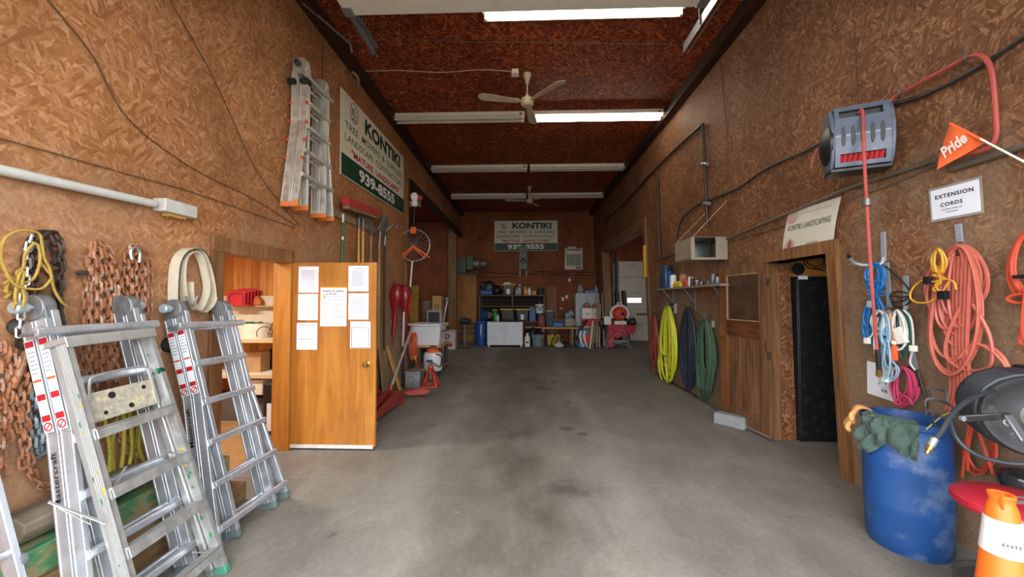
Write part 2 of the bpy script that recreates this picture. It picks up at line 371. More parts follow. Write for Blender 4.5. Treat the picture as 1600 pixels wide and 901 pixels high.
# ---- dark store room beyond the right doorway
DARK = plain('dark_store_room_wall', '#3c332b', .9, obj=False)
m = MB().box(3.1, 6, 6.4, 6.5, 0, 2.7).box(6, 6.1, 2.3, 6.5, 0, 2.7).box(3.1, 6, 2.3, 2.4, 0, 2.7)
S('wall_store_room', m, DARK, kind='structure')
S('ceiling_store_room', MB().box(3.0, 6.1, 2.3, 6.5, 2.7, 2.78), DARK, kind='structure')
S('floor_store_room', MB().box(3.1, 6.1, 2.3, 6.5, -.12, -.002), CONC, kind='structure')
m = MB(); rslab(m, RD0 - .1, RD0 + .02, 0, RDZ, .035, .21); rslab(m, RD0 - .1, RD1 + .12, RDZ, RDZ + .12, .035, .21)
S('trim_11', m, TRIM, kind='structure', bev=.004)
ja, jb = onY(1222, 687, RD1 - .03).x, onY(1245, 687, RD1 - .03).x; jc, jd = onY(1214, 410, RD1 - .03).x, onY(1234, 410, RD1 - .03).x
m = MB().hexa([(ja, RD1 - .03, 0), (jb, RD1 - .03, 0), (jb, RD1 + .1, 0), (ja, RD1 + .1, 0), (jc, RD1 - .03, RDZ), (jd, RD1 - .03, RDZ), (jd, RD1 + .1, RDZ), (jc, RD1 + .1, RDZ)])
S('trim_12', m, osb('scuffed_jamb_board', ('#4a2a17', '#7d4a2b', '#9b6a48', '#c3a58c', '#38251a'), 1), kind='structure')
# ---- side bay beyond the wide right opening, with its own sectional door
m = MB().box(8.05, 8.2, 6.6, YB, 0, 4.8).box(3.1, 8.2, 6.6, 6.75, 0, 4.8)
S('wall_side_bay', m, OSB_B, kind='structure')
S('ceiling_side_bay', MB().box(3.1, 8.2, 6.6, YB, 4.7, 4.8), OSB_C, kind='structure')
S('floor_side_bay', MB().box(3.1, 8.2, 6.6, 16, -.12, -.002), CONC, kind='structure')
d2 = T('door_2', None, None, (5.1, YB, 0)); d2['kind'] = 'structure'
WHITE_STEEL = plain('white_door_steel', '#d6d2c4', .5, 0, .08, dirt='#8d8676', dirt_amt=.25)
for k in range(5):
    z0 = .02 + k * .628
    if k == 1:
        P('panel', MB().box(GDX0, GDX1, YB + .04, YB + .09, z0, z0 + .62), WHITE_STEEL, d2, bev=.008)
    elif k == 2:
        mm = MB().box(GDX0, 4.06, YB + .04, YB + .09, z0, z0 + .62).box(4.6, GDX1, YB + .04, YB + .09, z0, z0 + .62).box(4.06, 4.6, YB + .04, YB + .09, z0, z0 + .24).box(4.06, 4.6, YB + .04, YB + .09, z0 + .42, z0 + .62)
        P('panel', mm, WHITE_STEEL, d2)
        P('pane', MB().box(4.06, 4.6, YB + .05, YB + .06, z0 + .24, z0 + .42), emit('sunlit_pane', '#fff6cf', 1.6), d2)
    else: P('panel', MB().box(GDX0, GDX1, YB + .04, YB + .09, z0, z0 + .62), WHITE_STEEL, d2, bev=.008)
P('seam_blocker', MB().box(GDX0, 4.05, YB + .09, YB + .12, 0, GDZ + .05).box(4.61, GDX1, YB + .09, YB + .12, 0, GDZ + .05).box(4.05, 4.61, YB + .09, YB + .12, 0, 1.5).box(4.05, 4.61, YB + .09, YB + .12, 1.69, GDZ + .05), plain('grey_seam_blocker', '#7d7a70', .6), d2, kind='stuff')  # added sheet behind the panels, blocks sky light leaking through the seams
P('handle', MB().box(4.4, 4.9, YB - .0, YB + .04, 1.02, 1.1), plain('brass_pull', '#7a6a2a', .5), d2)
P('track', MB().box(GDX0 - .08, GDX0 - .02, YB - .08, YB, 0, 3.3), plain('grey_track', '#777773', .5, .5), d2)
# ------------------------------------------------------------------ left wall: ladders, chains, ropes
ALU = alum('bright_aluminium', '#dbe2ec', .36)
ALU_OLD = alum('paint_spattered_aluminium', '#cccdcc', .42, spots=((2.2, .70, '#d9b92e'), (2.4, .71, '#1d6b4c')))
ALU_DIM = alum('dusty_aluminium', '#e6e2d6', .5, spots=((2.0, .71, '#d8b04a'),))
GALV = alum('galvanized_steel', '#9fa3a6', .45)
RUBBER = plain('black_rubber', '#1d1d1e', .75, 0, .3, 20, '#6a6660', .35)
GREYRUB = plain('grey_green_rubber', '#5d6c6c', .8)
ORANGE_CAP = plain('orange_plastic', '#e07a36', .5, dirt='#d9d2c8', dirt_amt=.35)
WHITE_LABEL = plain('white_label', '#e9ecf2', .5, 0, .05)
RED_INK = plain('red_ink', '#b3232b', .5, 0, .05); BLACK_INK = plain('black_ink', '#17181a', .6, 0, .05)
GREY_INK = plain('grey_ink', '#9aa0aa', .6, 0, .05); ORANGE_INK = plain('orange_ink', '#e0632a', .5, 0, .05)
def lean_frame(bot, top, u=(0, -1, 0)):
    z = (Vector(top) - Vector(bot)).normalized(); x = Vector(u); x = (x - z * x.dot(z)).normalized()
    M = Matrix((x, z.cross(x), z)).transposed().to_4x4(); M.translation = Vector(bot); return M
def multi_ladder(label, bot, top, w, dv, flare, metal, cap, group, knob=None, stickers=True, hooks=False, brand=True):
    M = lean_frame(bot, top); H = (Vector(top) - Vector(bot)).length
    t = T('folding_ladder', label, 'ladder', bot, group, M)
    zf = .6 * H; th = .026; k = w / 2
    for h in (0, 1):
        v0 = (h - 1) * (dv + .006) + (.003); v1 = v0 + dv; vc = (v0 + v1) / 2
        for s in (1, -1):
            m = MB(M)                                           # inner rail, a C channel with lips
            m.box(s * k - th / 2, s * k + th / 2, v0 + .004, v1 - .004, .05, H - .06)
            m.box(s * k - th / 2 - .003, s * k + th / 2 + .003, v1 - .012, v1, .05, H - .06).box(s * k - th / 2 - .003, s * k + th / 2 + .003, v0, v0 + .012, .05, H - .06)
            r = P('rail', m, metal, t, bev=.003)
            P('foot', MB(M).box(s * k - th / 2 - .004, s * k + th / 2 + .004, v0 - .002, v1 + .002, 0, .052), cap, t, bev=.006)
            a = s * (k + th + .006); b = s * (k + th + .006 + flare)
            m = MB(M); q = lambda u0, u1, z0, z1, va, vb: m.hexa([(u0 - th / 2, va, z0), (u0 + th / 2, va, z0), (u0 + th / 2, vb, z0), (u0 - th / 2, vb, z0), (u1 - th / 2, va, z1), (u1 + th / 2, va, z1), (u1 + th / 2, vb, z1), (u1 - th / 2, vb, z1)])
            q(b, a, .05, zf, v0 + .004, v1 - .004); q(a, a, zf, H - .1, v0 + .004, v1 - .004)
            for va in (v0, v1 - .011): q(b + s * .003, a + s * .003, .05, zf, va, va + .011); q(a + s * .003, a + s * .003, zf, H - .1, va, va + .011)
            P('rail', m, metal, t, bev=.003)
            P('foot', MB(M).box(b - .022, b + .022, v0 - .003, v1 + .003, 0, .055), cap, t, bev=.006)
            if stickers and s > 0:
                u = a + th / 2 + .0065
                st = P('warning_sticker', MB(M).box(u, u + .001, v0 + .008, v1 - .008, zf + .02, H - .19), WHITE_LABEL, t)
                for i, (zz, ww, mt) in enumerate(((H - .225, .03, RED_INK), (H - .40, .012, ORANGE_INK), (zf + .18, .03, RED_INK), (zf + .075, .03, RED_INK))):
                    P('warning_mark', MB(M).box(u + .001, u + .0016, v0 + .011, v1 - .011, zz, zz + ww), mt, st)
                mb = MB(M)
                for i in range(14):
                    zz = zf + .25 + i * .021
                    if abs(zz - (H - .395)) > .03 and zz < H - .24: mb.box(u + .001, u + .0014, v0 + .013, v1 - .02 + .004 * (i % 3), zz, zz + .007)
                P('printed_text', mb, GREY_INK, st)
                mb = MB(M)
                for i in range(20):
                    an = 2 * pi * i / 20; cz = zf + .048; mb.cbox((u + .0012, vc + .019 * cos(an), cz + .019 * sin(an)), (.0006, .007, .007))
                mb.bar((u + .0012, vc - .012, cz - .012), (u + .0012, vc + .012, cz + .012), .001, .006); P('prohibition_ring', mb, RED_INK, st)
                if h == 1: P('specification_label', MB(M).box(u - .0005 + .04, u + .041, v0 + .012, v1 - .012, zf - .34, zf - .1), WHITE_LABEL, t) if False else None
    # rungs of the inner section behind, of the outer section in front
    nr = 5 if H > 1.5 else 4; z = H - .17; i = 0
    while z > .12:
        for h in (0, 1):
            vc = (h - .5) * (dv + .004)
            ext = k + .01
            m = MB(M); m.tube([(-ext, vc, z), (ext, vc, z)], .017, 10); P('rung', m, metal, t)
        f = max(0, (zf - z) / zf) * flare; e = k + .03 + f + (.075 if i == 0 else .012)
        m = MB(M); v = dv + .012
        prof = [(-.022, -.012), (.022, -.012), (.022, .004), (.012, .014), (-.012, .014), (-.022, .004)]
        P('rung', m.at(M @ Matrix(((0, 0, 1, 0), (0, 1, 0, v), (1, 0, 0, z), (0, 0, 0, 1)))).prism(prof, -e, e), metal, t, bev=.002)
        if i == 0:
            for s in (1, -1): P('lock_tab', MB(M @ Matrix.Translation((s * (k + .085), dv * .6, z)) @ Matrix.Rotation(radians(90), 4, 'Y') @ Matrix.Rotation(radians(90), 4, 'Y')).lathe([(.0, -.008), (.036, -.006), (.04, 0), (.036, .006), (0, .008)], n=16, sx=1, sy=1.3), GALV, t)
        z -= .272; i += 1
    for s in (1, -1):
        C = M @ Matrix.Translation((s * (k + .012), 0, H - .03)) @ Matrix.Rotation(radians(90), 4, 'Y')
        m = MB(C); m.lathe([(0, -.03), (dv * .95, -.03), (dv * 1.0, -.022), (dv * 1.0, .022), (dv * .95, .03), (0, .03)], n=26)
        m.at(M); m.box(s * (k + .012) - .026, s * (k + .012) + .026, -dv * .98, dv * .98, H - .16, H - .03)
        hg = P('hinge', m, GALV if knob is None else metal, t, bev=.002)
        mb = MB(C); mb.lathe([(.014, 0), (.014, .045 * s), (.027, .047 * s), (.031, .06 * s), (.031, .092 * s), (.024, .1 * s), (0, .1 * s)], n=16); P('hinge_knob', mb, knob or plain('pale_knob', '#aab4bb', .4, .3), hg)
        for vv in (-.6, .6):
            for zz in (.1, .135): P('rivet', MB(M).sphere((s * (k + .040), vv * dv, H - zz), .007, 4), GALV, hg)
    if hooks:
        for s in (1, -1):
            for vv, zz in ((-1.15, .60), (-1.1, 1.0)): pass
            for j in range(5):
                for vv in (-1.12, 1.02): P('lock_knob', MB(M).sphere((s * (k + .05 + max(0, (zf - (H - .45 - j * .21)) / zf) * flare), vv * dv, H - .45 - j * .21), .019, 6), plain('red_knob', '#d2492e', .4) if j == 0 and s > 0 and vv < 0 else bpy.data.materials['red_knob'], t) if j < 4 else None
        [P('clasp', MB(M).box(k + .0, k + .09, va * dv, vb * dv, H - .25, H - .2), RUBBER, t) for va, vb in ((.35, 1.25), (-1.25, -.35))]
    if brand:
        u = k + th + .006 + th / 2 + .0068
        zc = .80; off = flare * (zf - zc) / zf; F = M @ frame((u + off, -dv / 2, zc), (-flare / zf, 0, 1), (0, -1, 0))
        text('Mastercraft', F, .26, dv * .42, BLACK_INK, t, .015)
    return t
LAD = 'folding aluminium ladders of one kind'
multi_ladder('closed aluminium folding ladder behind the paint spattered stepladder, its side reading Mastercraft', (-2.015, 2.08, 0), (-2.465, 2.075, 1.62), .405, .066, .095, ALU, GREYRUB, LAD)
multi_ladder('clean aluminium folding ladder standing beside the shop doorway under the beige strap', (-2.0, 2.79, 0), (-2.465, 2.83, 1.59), .385, .066, .12, ALU, GREYRUB, LAD, brand=True)
multi_ladder('dusty aluminium folding ladder with orange feet hanging high on the wall', (-2.45, 4.27, 2.6), (-2.45, 4.27, 4.22), .38, .088, .15, ALU_DIM, ORANGE_CAP, LAD, knob=plain('dark_knob', '#3a3a3a', .5), stickers=False, hooks=True, brand=False)
# ---- stepladder
def stepladder():
    bot, top = Vector((-1.77, 2.05, 0)), Vector((-2.23, 2.01, 1.455)); M = lean_frame(bot, top); H = (top - bot).length
    t = T('stepladder', 'paint spattered aluminium stepladder closed and leaning on a folding ladder', 'ladder', bot, None, M)
    rail = lambda s, u0, u1, v0, v1, z0, z1, d: MB(M).hexa([(s * u0 - .012, v0, z0), (s * u0 + .012, v0, z0), (s * u0 + .012, v0 + d, z0), (s * u0 - .012, v0 + d, z0), (s * u1 - .012, v1, z1), (s * u1 + .012, v1, z1), (s * u1 + .012, v1 + d, z1), (s * u1 - .012, v1 + d, z1)])
    for s in (1, -1):
        m = rail(s, .235, .205, -.06, -.06, .04, H, .06)
        for j in range(6):
            vv = -.056 + j * .0102
            m.hexa([(s * .247 - .003, vv, .04), (s * .247 + .003, vv, .04), (s * .247 + .003, vv + .005, .04), (s * .247 - .003, vv + .005, .04), (s * .217 - .003, vv, H), (s * .217 + .003, vv, H), (s * .217 + .003, vv + .005, H), (s * .217 - .003, vv + .005, H)])
        P('front_rail', m, ALU_OLD, t)
        P('rear_rail', rail(s, .215, .195, -.102, -.102, .05, H - .03, .036), ALU_OLD, t, bev=.003)
        P('foot', MB(M).box(s * .235 - .018, s * .235 + .018, -.066, .006, -.0, .045), plain('green_stained_foot', '#3e7f6a', .7) if s > 0 else bpy.data.materials['green_stained_foot'], t, bev=.005)
        P('foot', MB(M).box(s * .215 - .016, s * .215 + .016, -.105, -.062, 0.0, .05), GREYRUB, t, bev=.005)
        for z in (.12, .72): P('brace', MB(M).bar((s * .235, -.01, z), (s * .10, -.03, z + .105), .014, .004), ALU_OLD, t)
    for i in range(4):
        z = .16 + i * .295; e = .232 - .021 * z
        m = MB(M).box(-e, e, -.058, .012, z + .004, z + .010)
        for j in range(5): m.box(-e, e, -.056 + j * .014, -.052 + j * .014 + .003, z + .010, z + .0135)
        m.box(-e, e, .004, .012, z - .04, z + .012).box(-e, e, -.058, -.053, z - .03, z + .006)
        P('step', m, ALU_OLD, t)
    P('top_cap', MB(M).box(-.228, .228, -.102, .012, H - .03, H).box(-.228, .228, .006, .014, H - .055, H), ALU_OLD, t, bev=.004)
    sh = plain('paint_splashed_shelf', '#b0a99a', .6, .2, .3, 40, '#d9cfa0', .9)
    ps = P('pail_shelf', MB(M).box(-.19, .17, -.062, -.048, 1.085, 1.235), sh, t, bev=.004)
    P('pail_handle', MB(M).tube(cr([(-.17, -.05, 1.1), (-.17, -.04, 1.27), (-.13, -.035, 1.315), (.1, -.035, 1.315), (.14, -.04, 1.28), (.15, -.05, 1.2)], 5), .007, 6), ALU_OLD, ps)
    for u, z, r in ((.05, 1.2, .018), (-.03, 1.12, .014), (.1, 1.12, .01), (-.12, 1.2, .012)): P('tool_hole', MB(M).cyl((u, -.048, z), (u, -.046, z), r, n=12), BLACK_INK, ps)
    p = M @ Vector((.25, -.02, .62))
    P('spreader', MB().bar(p + Vector((-.0, -.01, 0)), p + Vector((-.13, -.13, .16)), .022, .004).bar(p + Vector((-.06, -.02, -.0)), p + Vector((-.12, -.11, .13)), .014, .004), ALU_OLD, t)
    # paint drops as thin dried blobs
    for c, name in (('#2f7d57', 'green_paint_drop'), ('#d9b63c', 'yellow_paint_drop')):
        m = MB(M)
        for _ in range(14):
            s = R.choice((1, -1)); z = R.uniform(.2, H - .1); u = s * (.235 - .0205 * z); 
            if s > 0: m.sphere((u + .0155, R.uniform(-.056, -.004), z), R.uniform(.004, .010), 5, (.15, .8, R.uniform(.8, 2.6)))
            else: m.sphere((u + .0125, R.uniform(-.056, -.004), z), R.uniform(.004, .011), 5, (.15, 1, R.uniform(.8, 2.6)))
        P(name, m, plain(name, c, .5), t, kind='stuff')
stepladder()
# ---- ladder whose lower end shows at the frame's edge
M = lean_frame((-2.09, 1.45, 0), (-2.54, 1.45, 1.4)); H = 1.47
t = T('straight_ladder', 'aluminium ladder with grey cap nearest the open garage door', 'ladder', (-2.09, 1.45, 0), None, M)
for s in (1, -1):
    P('rail', MB(M).box(s * .19 - .013, s * .19 + .013, -.035, .035, .04, H), ALU, t, bev=.004)
    P('foot', MB(M).box(s * .19 - .017, s * .19 + .017, -.04, .04, 0, .045), RUBBER, t, bev=.005)
    P('end_cap', MB(M @ Matrix.Translation((s * .207, .01, .50)) @ Matrix.Rotation(radians(90), 4, 'Y')).lathe([(0, -.012), (.03, -.012), (.034, 0), (.03, .012), (0, .012)], n=16), plain('grey_cap', '#6f7579', .5), t)
for i in range(4): P('rung', MB(M).cyl((-.19, 0, .25 + i * .3), (.19, 0, .25 + i * .3), .016), ALU, t)
# ---- timbers stacked along the foot of the wall
OLDW = wood('weathered_plank', ('#6b543a', '#8c7150', '#a58a66', '#50402c'), along=1, obj=False)
GRNW = NT('green_painted_timber'); _n = GRNW.noise(GRNW.pos((5, 2, 5)), 2.2, 6, .7)
GRNW = GRNW.fin(GRNW.ramp(_n, [(.44, srgb('#9a8a66')), (.5, srgb('#5c8d62')), (.62, srgb('#2f7a55'))]), .7)
GREYW = wood('grey_split_log', ('#5a5044', '#857a6a', '#a79c8a', '#4c4034'), along=1, obj=False)
TIM = 'timbers stacked along the wall'
S('timber', MB().box(-2.55, -2.28, 1.7, 3.12, 0.0, .15), OLDW, 'wide brown timber lying on the floor at the bottom of the stack', 'timber', TIM, bev=.01)
S('timber', MB().box(-2.56, -2.3, 1.66, 2.95, .15, .30), OLDW, 'weathered brown timber resting on the floor timber under the green one', 'timber', TIM, bev=.01)
S('timber', MB().box(-2.55, -2.33, 1.70, 2.75, .30, .445), GRNW, 'green painted squared timber in the stack behind the ladders', 'timber', TIM, bev=.008)
S('log', MB(frame((-2.45, 1.76, .529), (1, 0, 0), (0, 0, 1))).prism([(.1 * cos(a) * (1.0 + .12 * sin(3 * a)), .074 * sin(a)) for a in [2 * pi * i / 12 for i in range(12)]], -.62, 0), GREYW, 'grey split log with a rounded end on the green timber', 'log', TIM, bev=.006)
S('wood_block', MB().box(-2.53, -2.40, 2.97, 3.1, .15, .24), OLDW, 'short pale wood offcut under the green block beside the doorway', 'wood block', bev=.006)
S('wood_block', MB().box(-2.53, -2.41, 2.98, 3.1, .24, .36), GRNW, 'short green wood block stacked beside the shop doorway', 'wood block', bev=.006)
# ---- chains
RUST = plain('rusty_chain_steel', '#a06a48', .75, .25, .35, 30, '#cbbcae', .6, obj=False); DARKST = plain('dark_greased_steel', '#4a3c33', .6, .5, .35, 30, obj=False)
SILV = plain('bright_chain_steel', '#d3d3d0', .3, .8, .1, obj=False); GREYST = plain('grey_chain_steel', '#7e8a92', .5, .6, .3, 30, obj=False)
def link_mesh(p, r, wd, mat):
    m = MB(); pts = []
    a = p / 2 + r * .2
    for i in range(10):
        an = 2 * pi * i / 10; x = cos(an) * wd; y = sin(an) * wd; pts.append((x, 0, y + (a - wd * .55 if y > 0 else -(a - wd * .55))))
    m.tube(pts, r, 4, closed=True); return _mesh('link', m, Matrix(), mat, 0)
def chain(label, paths, p, r, wd, mat, group='chains hung on the wall', cat='chain'):
    pts0 = [Vector(q) for q in paths[0]]; t = T('steel_chain', label, cat, pts0[0], group); me = link_mesh(p, r, wd, mat)
    for path in paths:
        c = cr(path, 14); d = [0.]
        for a, b in zip(c, c[1:]): d.append(d[-1] + (b - a).length)
        n = int(d[-1] / p); j = 0; i0 = R.randint(0, 1); jit = R.uniform(-.3, .3)
        for i in range(n):
            s = (i + .5) * p
            while d[j + 1] < s: j += 1
            f = (s - d[j]) / (d[j + 1] - d[j]); q = c[j].lerp(c[j + 1], f); tz = (c[j + 1] - c[j]).normalized()
            x = Vector((1, 0, 0)); x = (x - tz * x.dot(tz)).normalized(); y = tz.cross(x)
            A = Matrix((x, y, tz)).transposed().to_4x4(); A = A @ Matrix.Rotation((radians(90) if (i + i0) % 2 else 0) + radians(45) + jit + R.uniform(-.25, .25), 4, 'Z'); A.translation = q
            place(me, 'link', A, t)
    return t
L = lambda off, *p: [onL(x, y, off) for x, y in p]
chain('dark greased chain looped on the wall beside the yellow rope', [L(.05, (40, 545), (46, 480), (50, 420), (60, 372), (75, 364), (92, 376), (95, 430), (92, 480), (95, 520)), L(.08, (52, 560), (55, 480), (57, 410), (66, 375), (80, 370), (88, 400), (88, 470), (90, 515)), L(.06, (34, 540), (43, 460), (44, 400), (56, 368))], .05, .0085, .018, DARKST)
chain('thin bright chain hanging in front of the dark chain', [L(.13, (51, 366), (43, 395), (42, 428), (36, 468), (31, 510), (30, 530))], .042, .0045, .011, SILV)
B = []
for i, (bx, by, mx) in enumerate(((133, 590, 140), (143, 600, 146), (153, 605, 153), (163, 600, 164), (173, 590, 175), (181, 560, 184))): B.append(L(.04 + .012 * (i % 3), (149 + i * 1.2, 376), (mx * .6 + 150 * .4, 395), (mx, 430), (bx, 500), (bx, by)))
chain('rusty chain bundle in many strands on a dark bolt', B, .05, .0085, .018, RUST)
S('wall_bolt', MB().tube([onL(122, 426, 0), onL(122, 426, .06), onL(138, 426, .075)], .012, 8), RUBBER, 'dark iron bolt carrying the rusty chain bundle', 'bolt')
Cc = [L(.04 + .015 * (i % 2), (204 + i * 4, 384), (bx, 415), (bx, 480), (bx, 570)) for i, bx in enumerate((199, 208, 217, 226, 232))]
chain('short rusty chain bundle hanging between the bundle and the beige strap', Cc, .05, .0085, .018, RUST)
S('shackle', MB().tube(cr(L(.09, (206, 405), (204, 392), (212, 386), (219, 395), (218, 410)), 5), .009, 6), SILV, 'bright steel shackle on the short rusty chain', 'shackle')
chain('heavy rusty chain in two strands low at the wall nearest the open door', [L(.05, (6, 535), (4, 600), (6, 660), (2, 745)), L(.05, (16, 540), (18, 590), (10, 640), (14, 700))], .046, .0072, .0155, RUST)
chain('rusty chain trailing down to the log behind the ladder', [L(.05, (34, 545), (24, 590), (30, 650), (42, 705), (54, 745), (78, 766)), L(.06, (48, 570), (38, 620), (40, 680), (36, 730))], .046, .0072, .0155, RUST)
chain('grey steel chain doubled beside the folding ladder', [L(.05, (62, 575), (56, 630), (58, 680), (57, 715)), L(.07, (70, 600), (70, 650), (66, 712))], .05, .0085, .018, GREYST)
chain('rusty chain hanging behind the stepladder rungs', [L(.05, (150, 530), (152, 600), (158, 690)), L(.06, (165, 540), (168, 640), (230, 740)), L(.05, (178, 545), (185, 640)), L(.05, (245, 545), (240, 590), (236, 640))], .05, .0085, .018, RUST)
S('hook_plate', MB(frame(onL(74, 392, .03), (0, 1, 0), (0, 0, 1))).prism([(-.02, .09), (.02, .1), (.03, .05), (.02, -.05), (.05, -.08), (.045, -.12), (.0, -.13), (-.03, -.08)], 0, .03), plain('red_oxide_iron', '#8d5a48', .8), 'reddish iron grab hook hanging inside the dark chain', 'hook', bev=.006)
S('iron_weight', MB().sphere(onL(30, 510, .05), .045, 10, (.9, .9, 1)), RUBBER, 'dark round iron weight under the bright chain', 'weight')
S('iron_bar', MB().cyl(onL(53, 528, .05), onL(18, 606, .05), .019), RUST, 'rusty iron bar leaning across the wall below the round weight', 'bar')
# ---- ropes
YROPE = plain('yellow_rope', '#a88c3c', .8, 0, .25, 60, obj=False); GROPE = plain('yellow_green_rope', '#b6ad3f', .8, 0, .25, 60, obj=False)
def rope(name, label, cat, paths, r, mat, n=6, closed=False, group=None):
    m = MB()
    for p in paths: m.tube(cr(p, 7), r, n)
    return S(name, m, mat, label, cat, group)
rope('yellow_rope', 'loose coil of yellow rope hung over the dark chain', 'rope', [L(.14, (20, 482), (26, 462), (30, 440), (26, 425), (36, 418), (40, 395), (56, 380), (63, 400), (58, 425), (48, 438), (30, 440), (10, 425), (1, 400), (6, 375), (24, 362), (44, 360), (62, 366), (66, 385), (70, 405), (78, 420), (84, 450), (95, 470), (104, 478)), L(.16, (80, 436), (66, 450), (46, 451), (26, 446), (12, 430), (3, 408)), L(.15, (25, 476), (24, 460), (30, 430), (38, 425), (34, 445), (38, 462), (36, 480)), L(.13, (66, 375), (62, 405), (70, 418), (82, 432))], .0062, YROPE)
rope('yellow_rope', 'short frayed end of yellow rope on the wall nearest the open door', 'rope', [L(.05, (6, 445), (12, 440), (10, 455), (16, 458), (8, 466))], .009, YROPE)
rope('tangled_rope', 'tangle of yellow green rope behind the stepladder', 'rope', [L(.06 + .03 * R.random(), (165 + 12 * i, 610), (168 + 12 * i + R.uniform(-9, 9), 650), (172 + 11 * i + R.uniform(-10, 10), 700), (168 + 12 * i + R.uniform(-10, 10), 745), (178 + 9 * i, 762)) for i in range(6)], .011, GROPE)
# ---- beige tow strap: a wide ribbon folded over a peg
STRAP = plain('beige_webbing', '#cfc4ad', .85, 0, .12, 14, '#9c8f78', .4, .15, obj=False)
def ribbon(path, w, nrm=(1, 0, 0)):
    c = cr(path, 8); n = Vector(nrm); return [[p, p + n * w] for p in c]
t = T('tow_strap', 'wide beige webbing tow strap folded over a peg beside the shop doorway', 'strap', onL(293, 385, 0))
P('webbing', MB().sheet(ribbon(L(.03, (264, 492), (263, 455), (266, 415), (276, 395), (292, 388), (306, 394), (316, 415), (323, 445), (325, 464), (319, 478), (308, 487)), .075), .006), STRAP, t)
P('webbing', MB().sheet(ribbon(L(.045, (283, 470), (279, 440), (280, 412), (286, 398), (298, 394), (307, 404), (313, 425), (317, 450), (312, 470), (303, 484), (296, 476), (292, 462), (291, 440)), .06), .006), STRAP, t)
P('stitched_edge', MB().tube(cr([p + Vector((.078, 0, 0)) for p in L(.03, (264, 492), (263, 455), (266, 415), (276, 395), (292, 388), (306, 394), (316, 415), (323, 445), (325, 464))], 6), .003, 4), RUBBER, t)
P('buckle', MB().tube(cr(L(.12, (290, 462), (300, 478), (309, 462)), 5), .006, 6), GALV, t)
S('rubber_puck', MB(frame(onL(262, 538, .0), (0, 1, 0), (0, 0, 1))).lathe([(0, 0), (.055, 0), (.055, .05), (.04, .06), (0, .06)], n=18), RUBBER, 'round black rubber stop on the wall behind the second folding ladder', 'stop')
# ---- conduit with its end box and thin wires on the left wall
PAINT = plain('pale_grey_painted_steel', '#c3c4bd', .5, 0, .1, dirt='#a08a6c', dirt_amt=.25, obj=False)
t = T('wall_conduit', 'pale grey conduit with a square end box above the chains', 'conduit', onL(120, 290, 0))
P('pipe', MB().cyl(onL(-150, 232, .05), onL(240, 318, .05), .026), PAINT, t)
a, b = onL(238, 319, 0), onL(290, 329, 0)
P('end_box', MB().box(XL, XL + .095, a.y, b.y, a.z - .045, a.z + .045), PAINT, t, bev=.006)
P('tape', MB().box(XL + .004, XL + .06, a.y + .07, a.y + .2, a.z - .066, a.z - .046), plain('yellowed_tape', '#c79a4b', .7), t)
WIRE = plain('dull_wire', '#5b4128', .6, obj=False)
for pts, lab in (([(40, -40), (140, 80), (200, 185), (300, 262), (395, 310), (462, 352)], 'thin dark wire slanting across the wall above the conduit'), ([(262, -5), (300, 60), (330, 115), (365, 190), (398, 262), (440, 320), (468, 352)], 'thin dark wire dropping from the ceiling to the hanging ladder'), ([(-40, 205), (80, 238), (200, 272), (300, 300), (400, 335), (462, 356)], 'pale thin wire running just above the conduit')):
    rope('wall_wire', lab, 'wire', [L(.012, *pts)], .004, WIRE, 4)
# ------------------------------------------------------------------ shop room behind the left doorway
CREAM = plain('cream_laminate', '#e6ddc9', .5, 0, .06, obj=False); CREAM2 = plain('cream_pegboard', '#d9cfb6', .7, 0, .08, obj=False)
BOARDED = wood('pale_shelf_board', ('#b79a6d', '#cdb184', '#dcc49b', '#a48657'), along=0, obj=False)
BLK = plain('black_plastic', '#1b1c1f', .4, 0, .2); DGREY = plain('dark_grey_plastic', '#35383b', .5); REDP = plain('red_plastic', '#c62f38', .4, 0, .1); GRN = plain('green_plastic', '#2c6b46', .5)
YS = SY1 - .03
def shelf(label, z, y0, x0, x1, th=.03):
    t = T('wall_shelf', label, 'shelf', (x0, y0, z))
    P('board', MB().box(x0, x1, y0, YS, z - th, z), CREAM, t, bev=.004)
    P('front_edge', MB().box(x0, x1, y0 - .012, y0, z - th - .01, z + .004), BOARDED, t)
    for x in (x0 + .1, x1 - .1): P('bracket', MB().box(x - .012, x + .012, y0 + .08, YS, z - th - .14, z - th), GALV, t)
    return t
zc = onY(430, 530, 5.0).z
shelf('cream worktop shelf below the white tray in the shop room', zc, 4.95, -4.55, -2.9)
shelf('lower cream shelf with jars in the shop room', onY(430, 585, 5.0).z, 4.95, -4.55, -2.9)
S('pegboard', MB().box(-4.5, -3.62, YS - .04, YS, zc + .0, onY(400, 462, 5.5).z), CREAM2, 'cream pegboard behind the white tray on the worktop', 'pegboard')
S('paper_sheet', MB().box(*sorted((onY(416, 495, YS - .01).x, onY(431, 495, YS - .01).x)), YS - .012, YS - .008, onY(420, 495, YS).z, onY(420, 471, YS).z), WHITE_LABEL, 'blank pale sheet pinned to the pine boards beside the door jamb', 'paper')
S('wooden_house', MB(frame((onY(402, 474, 5.45).x, 5.48, onY(402, 476, 5.45).z), (1, 0, 0), (0, 0, 1))).prism([(-.06, 0), (.06, 0), (.06, .06), (0, .13), (-.06, .06)], -.02, .05), plain('terracotta_orange', '#c2703a', .7), 'small orange wooden house ornament on top of the pegboard', 'ornament')
S('pegboard_ledge', MB().box(-4.5, -3.62, YS - .16, YS - .041, onY(400, 477, 5.45).z - .02, onY(400, 477, 5.45).z), BOARDED, 'narrow ledge along the top of the pegboard', 'ledge')
lz = onY(400, 477, 5.45).z
x0 = onY(359, 460, 5.35).x; x1 = onY(388, 460, 5.35).x
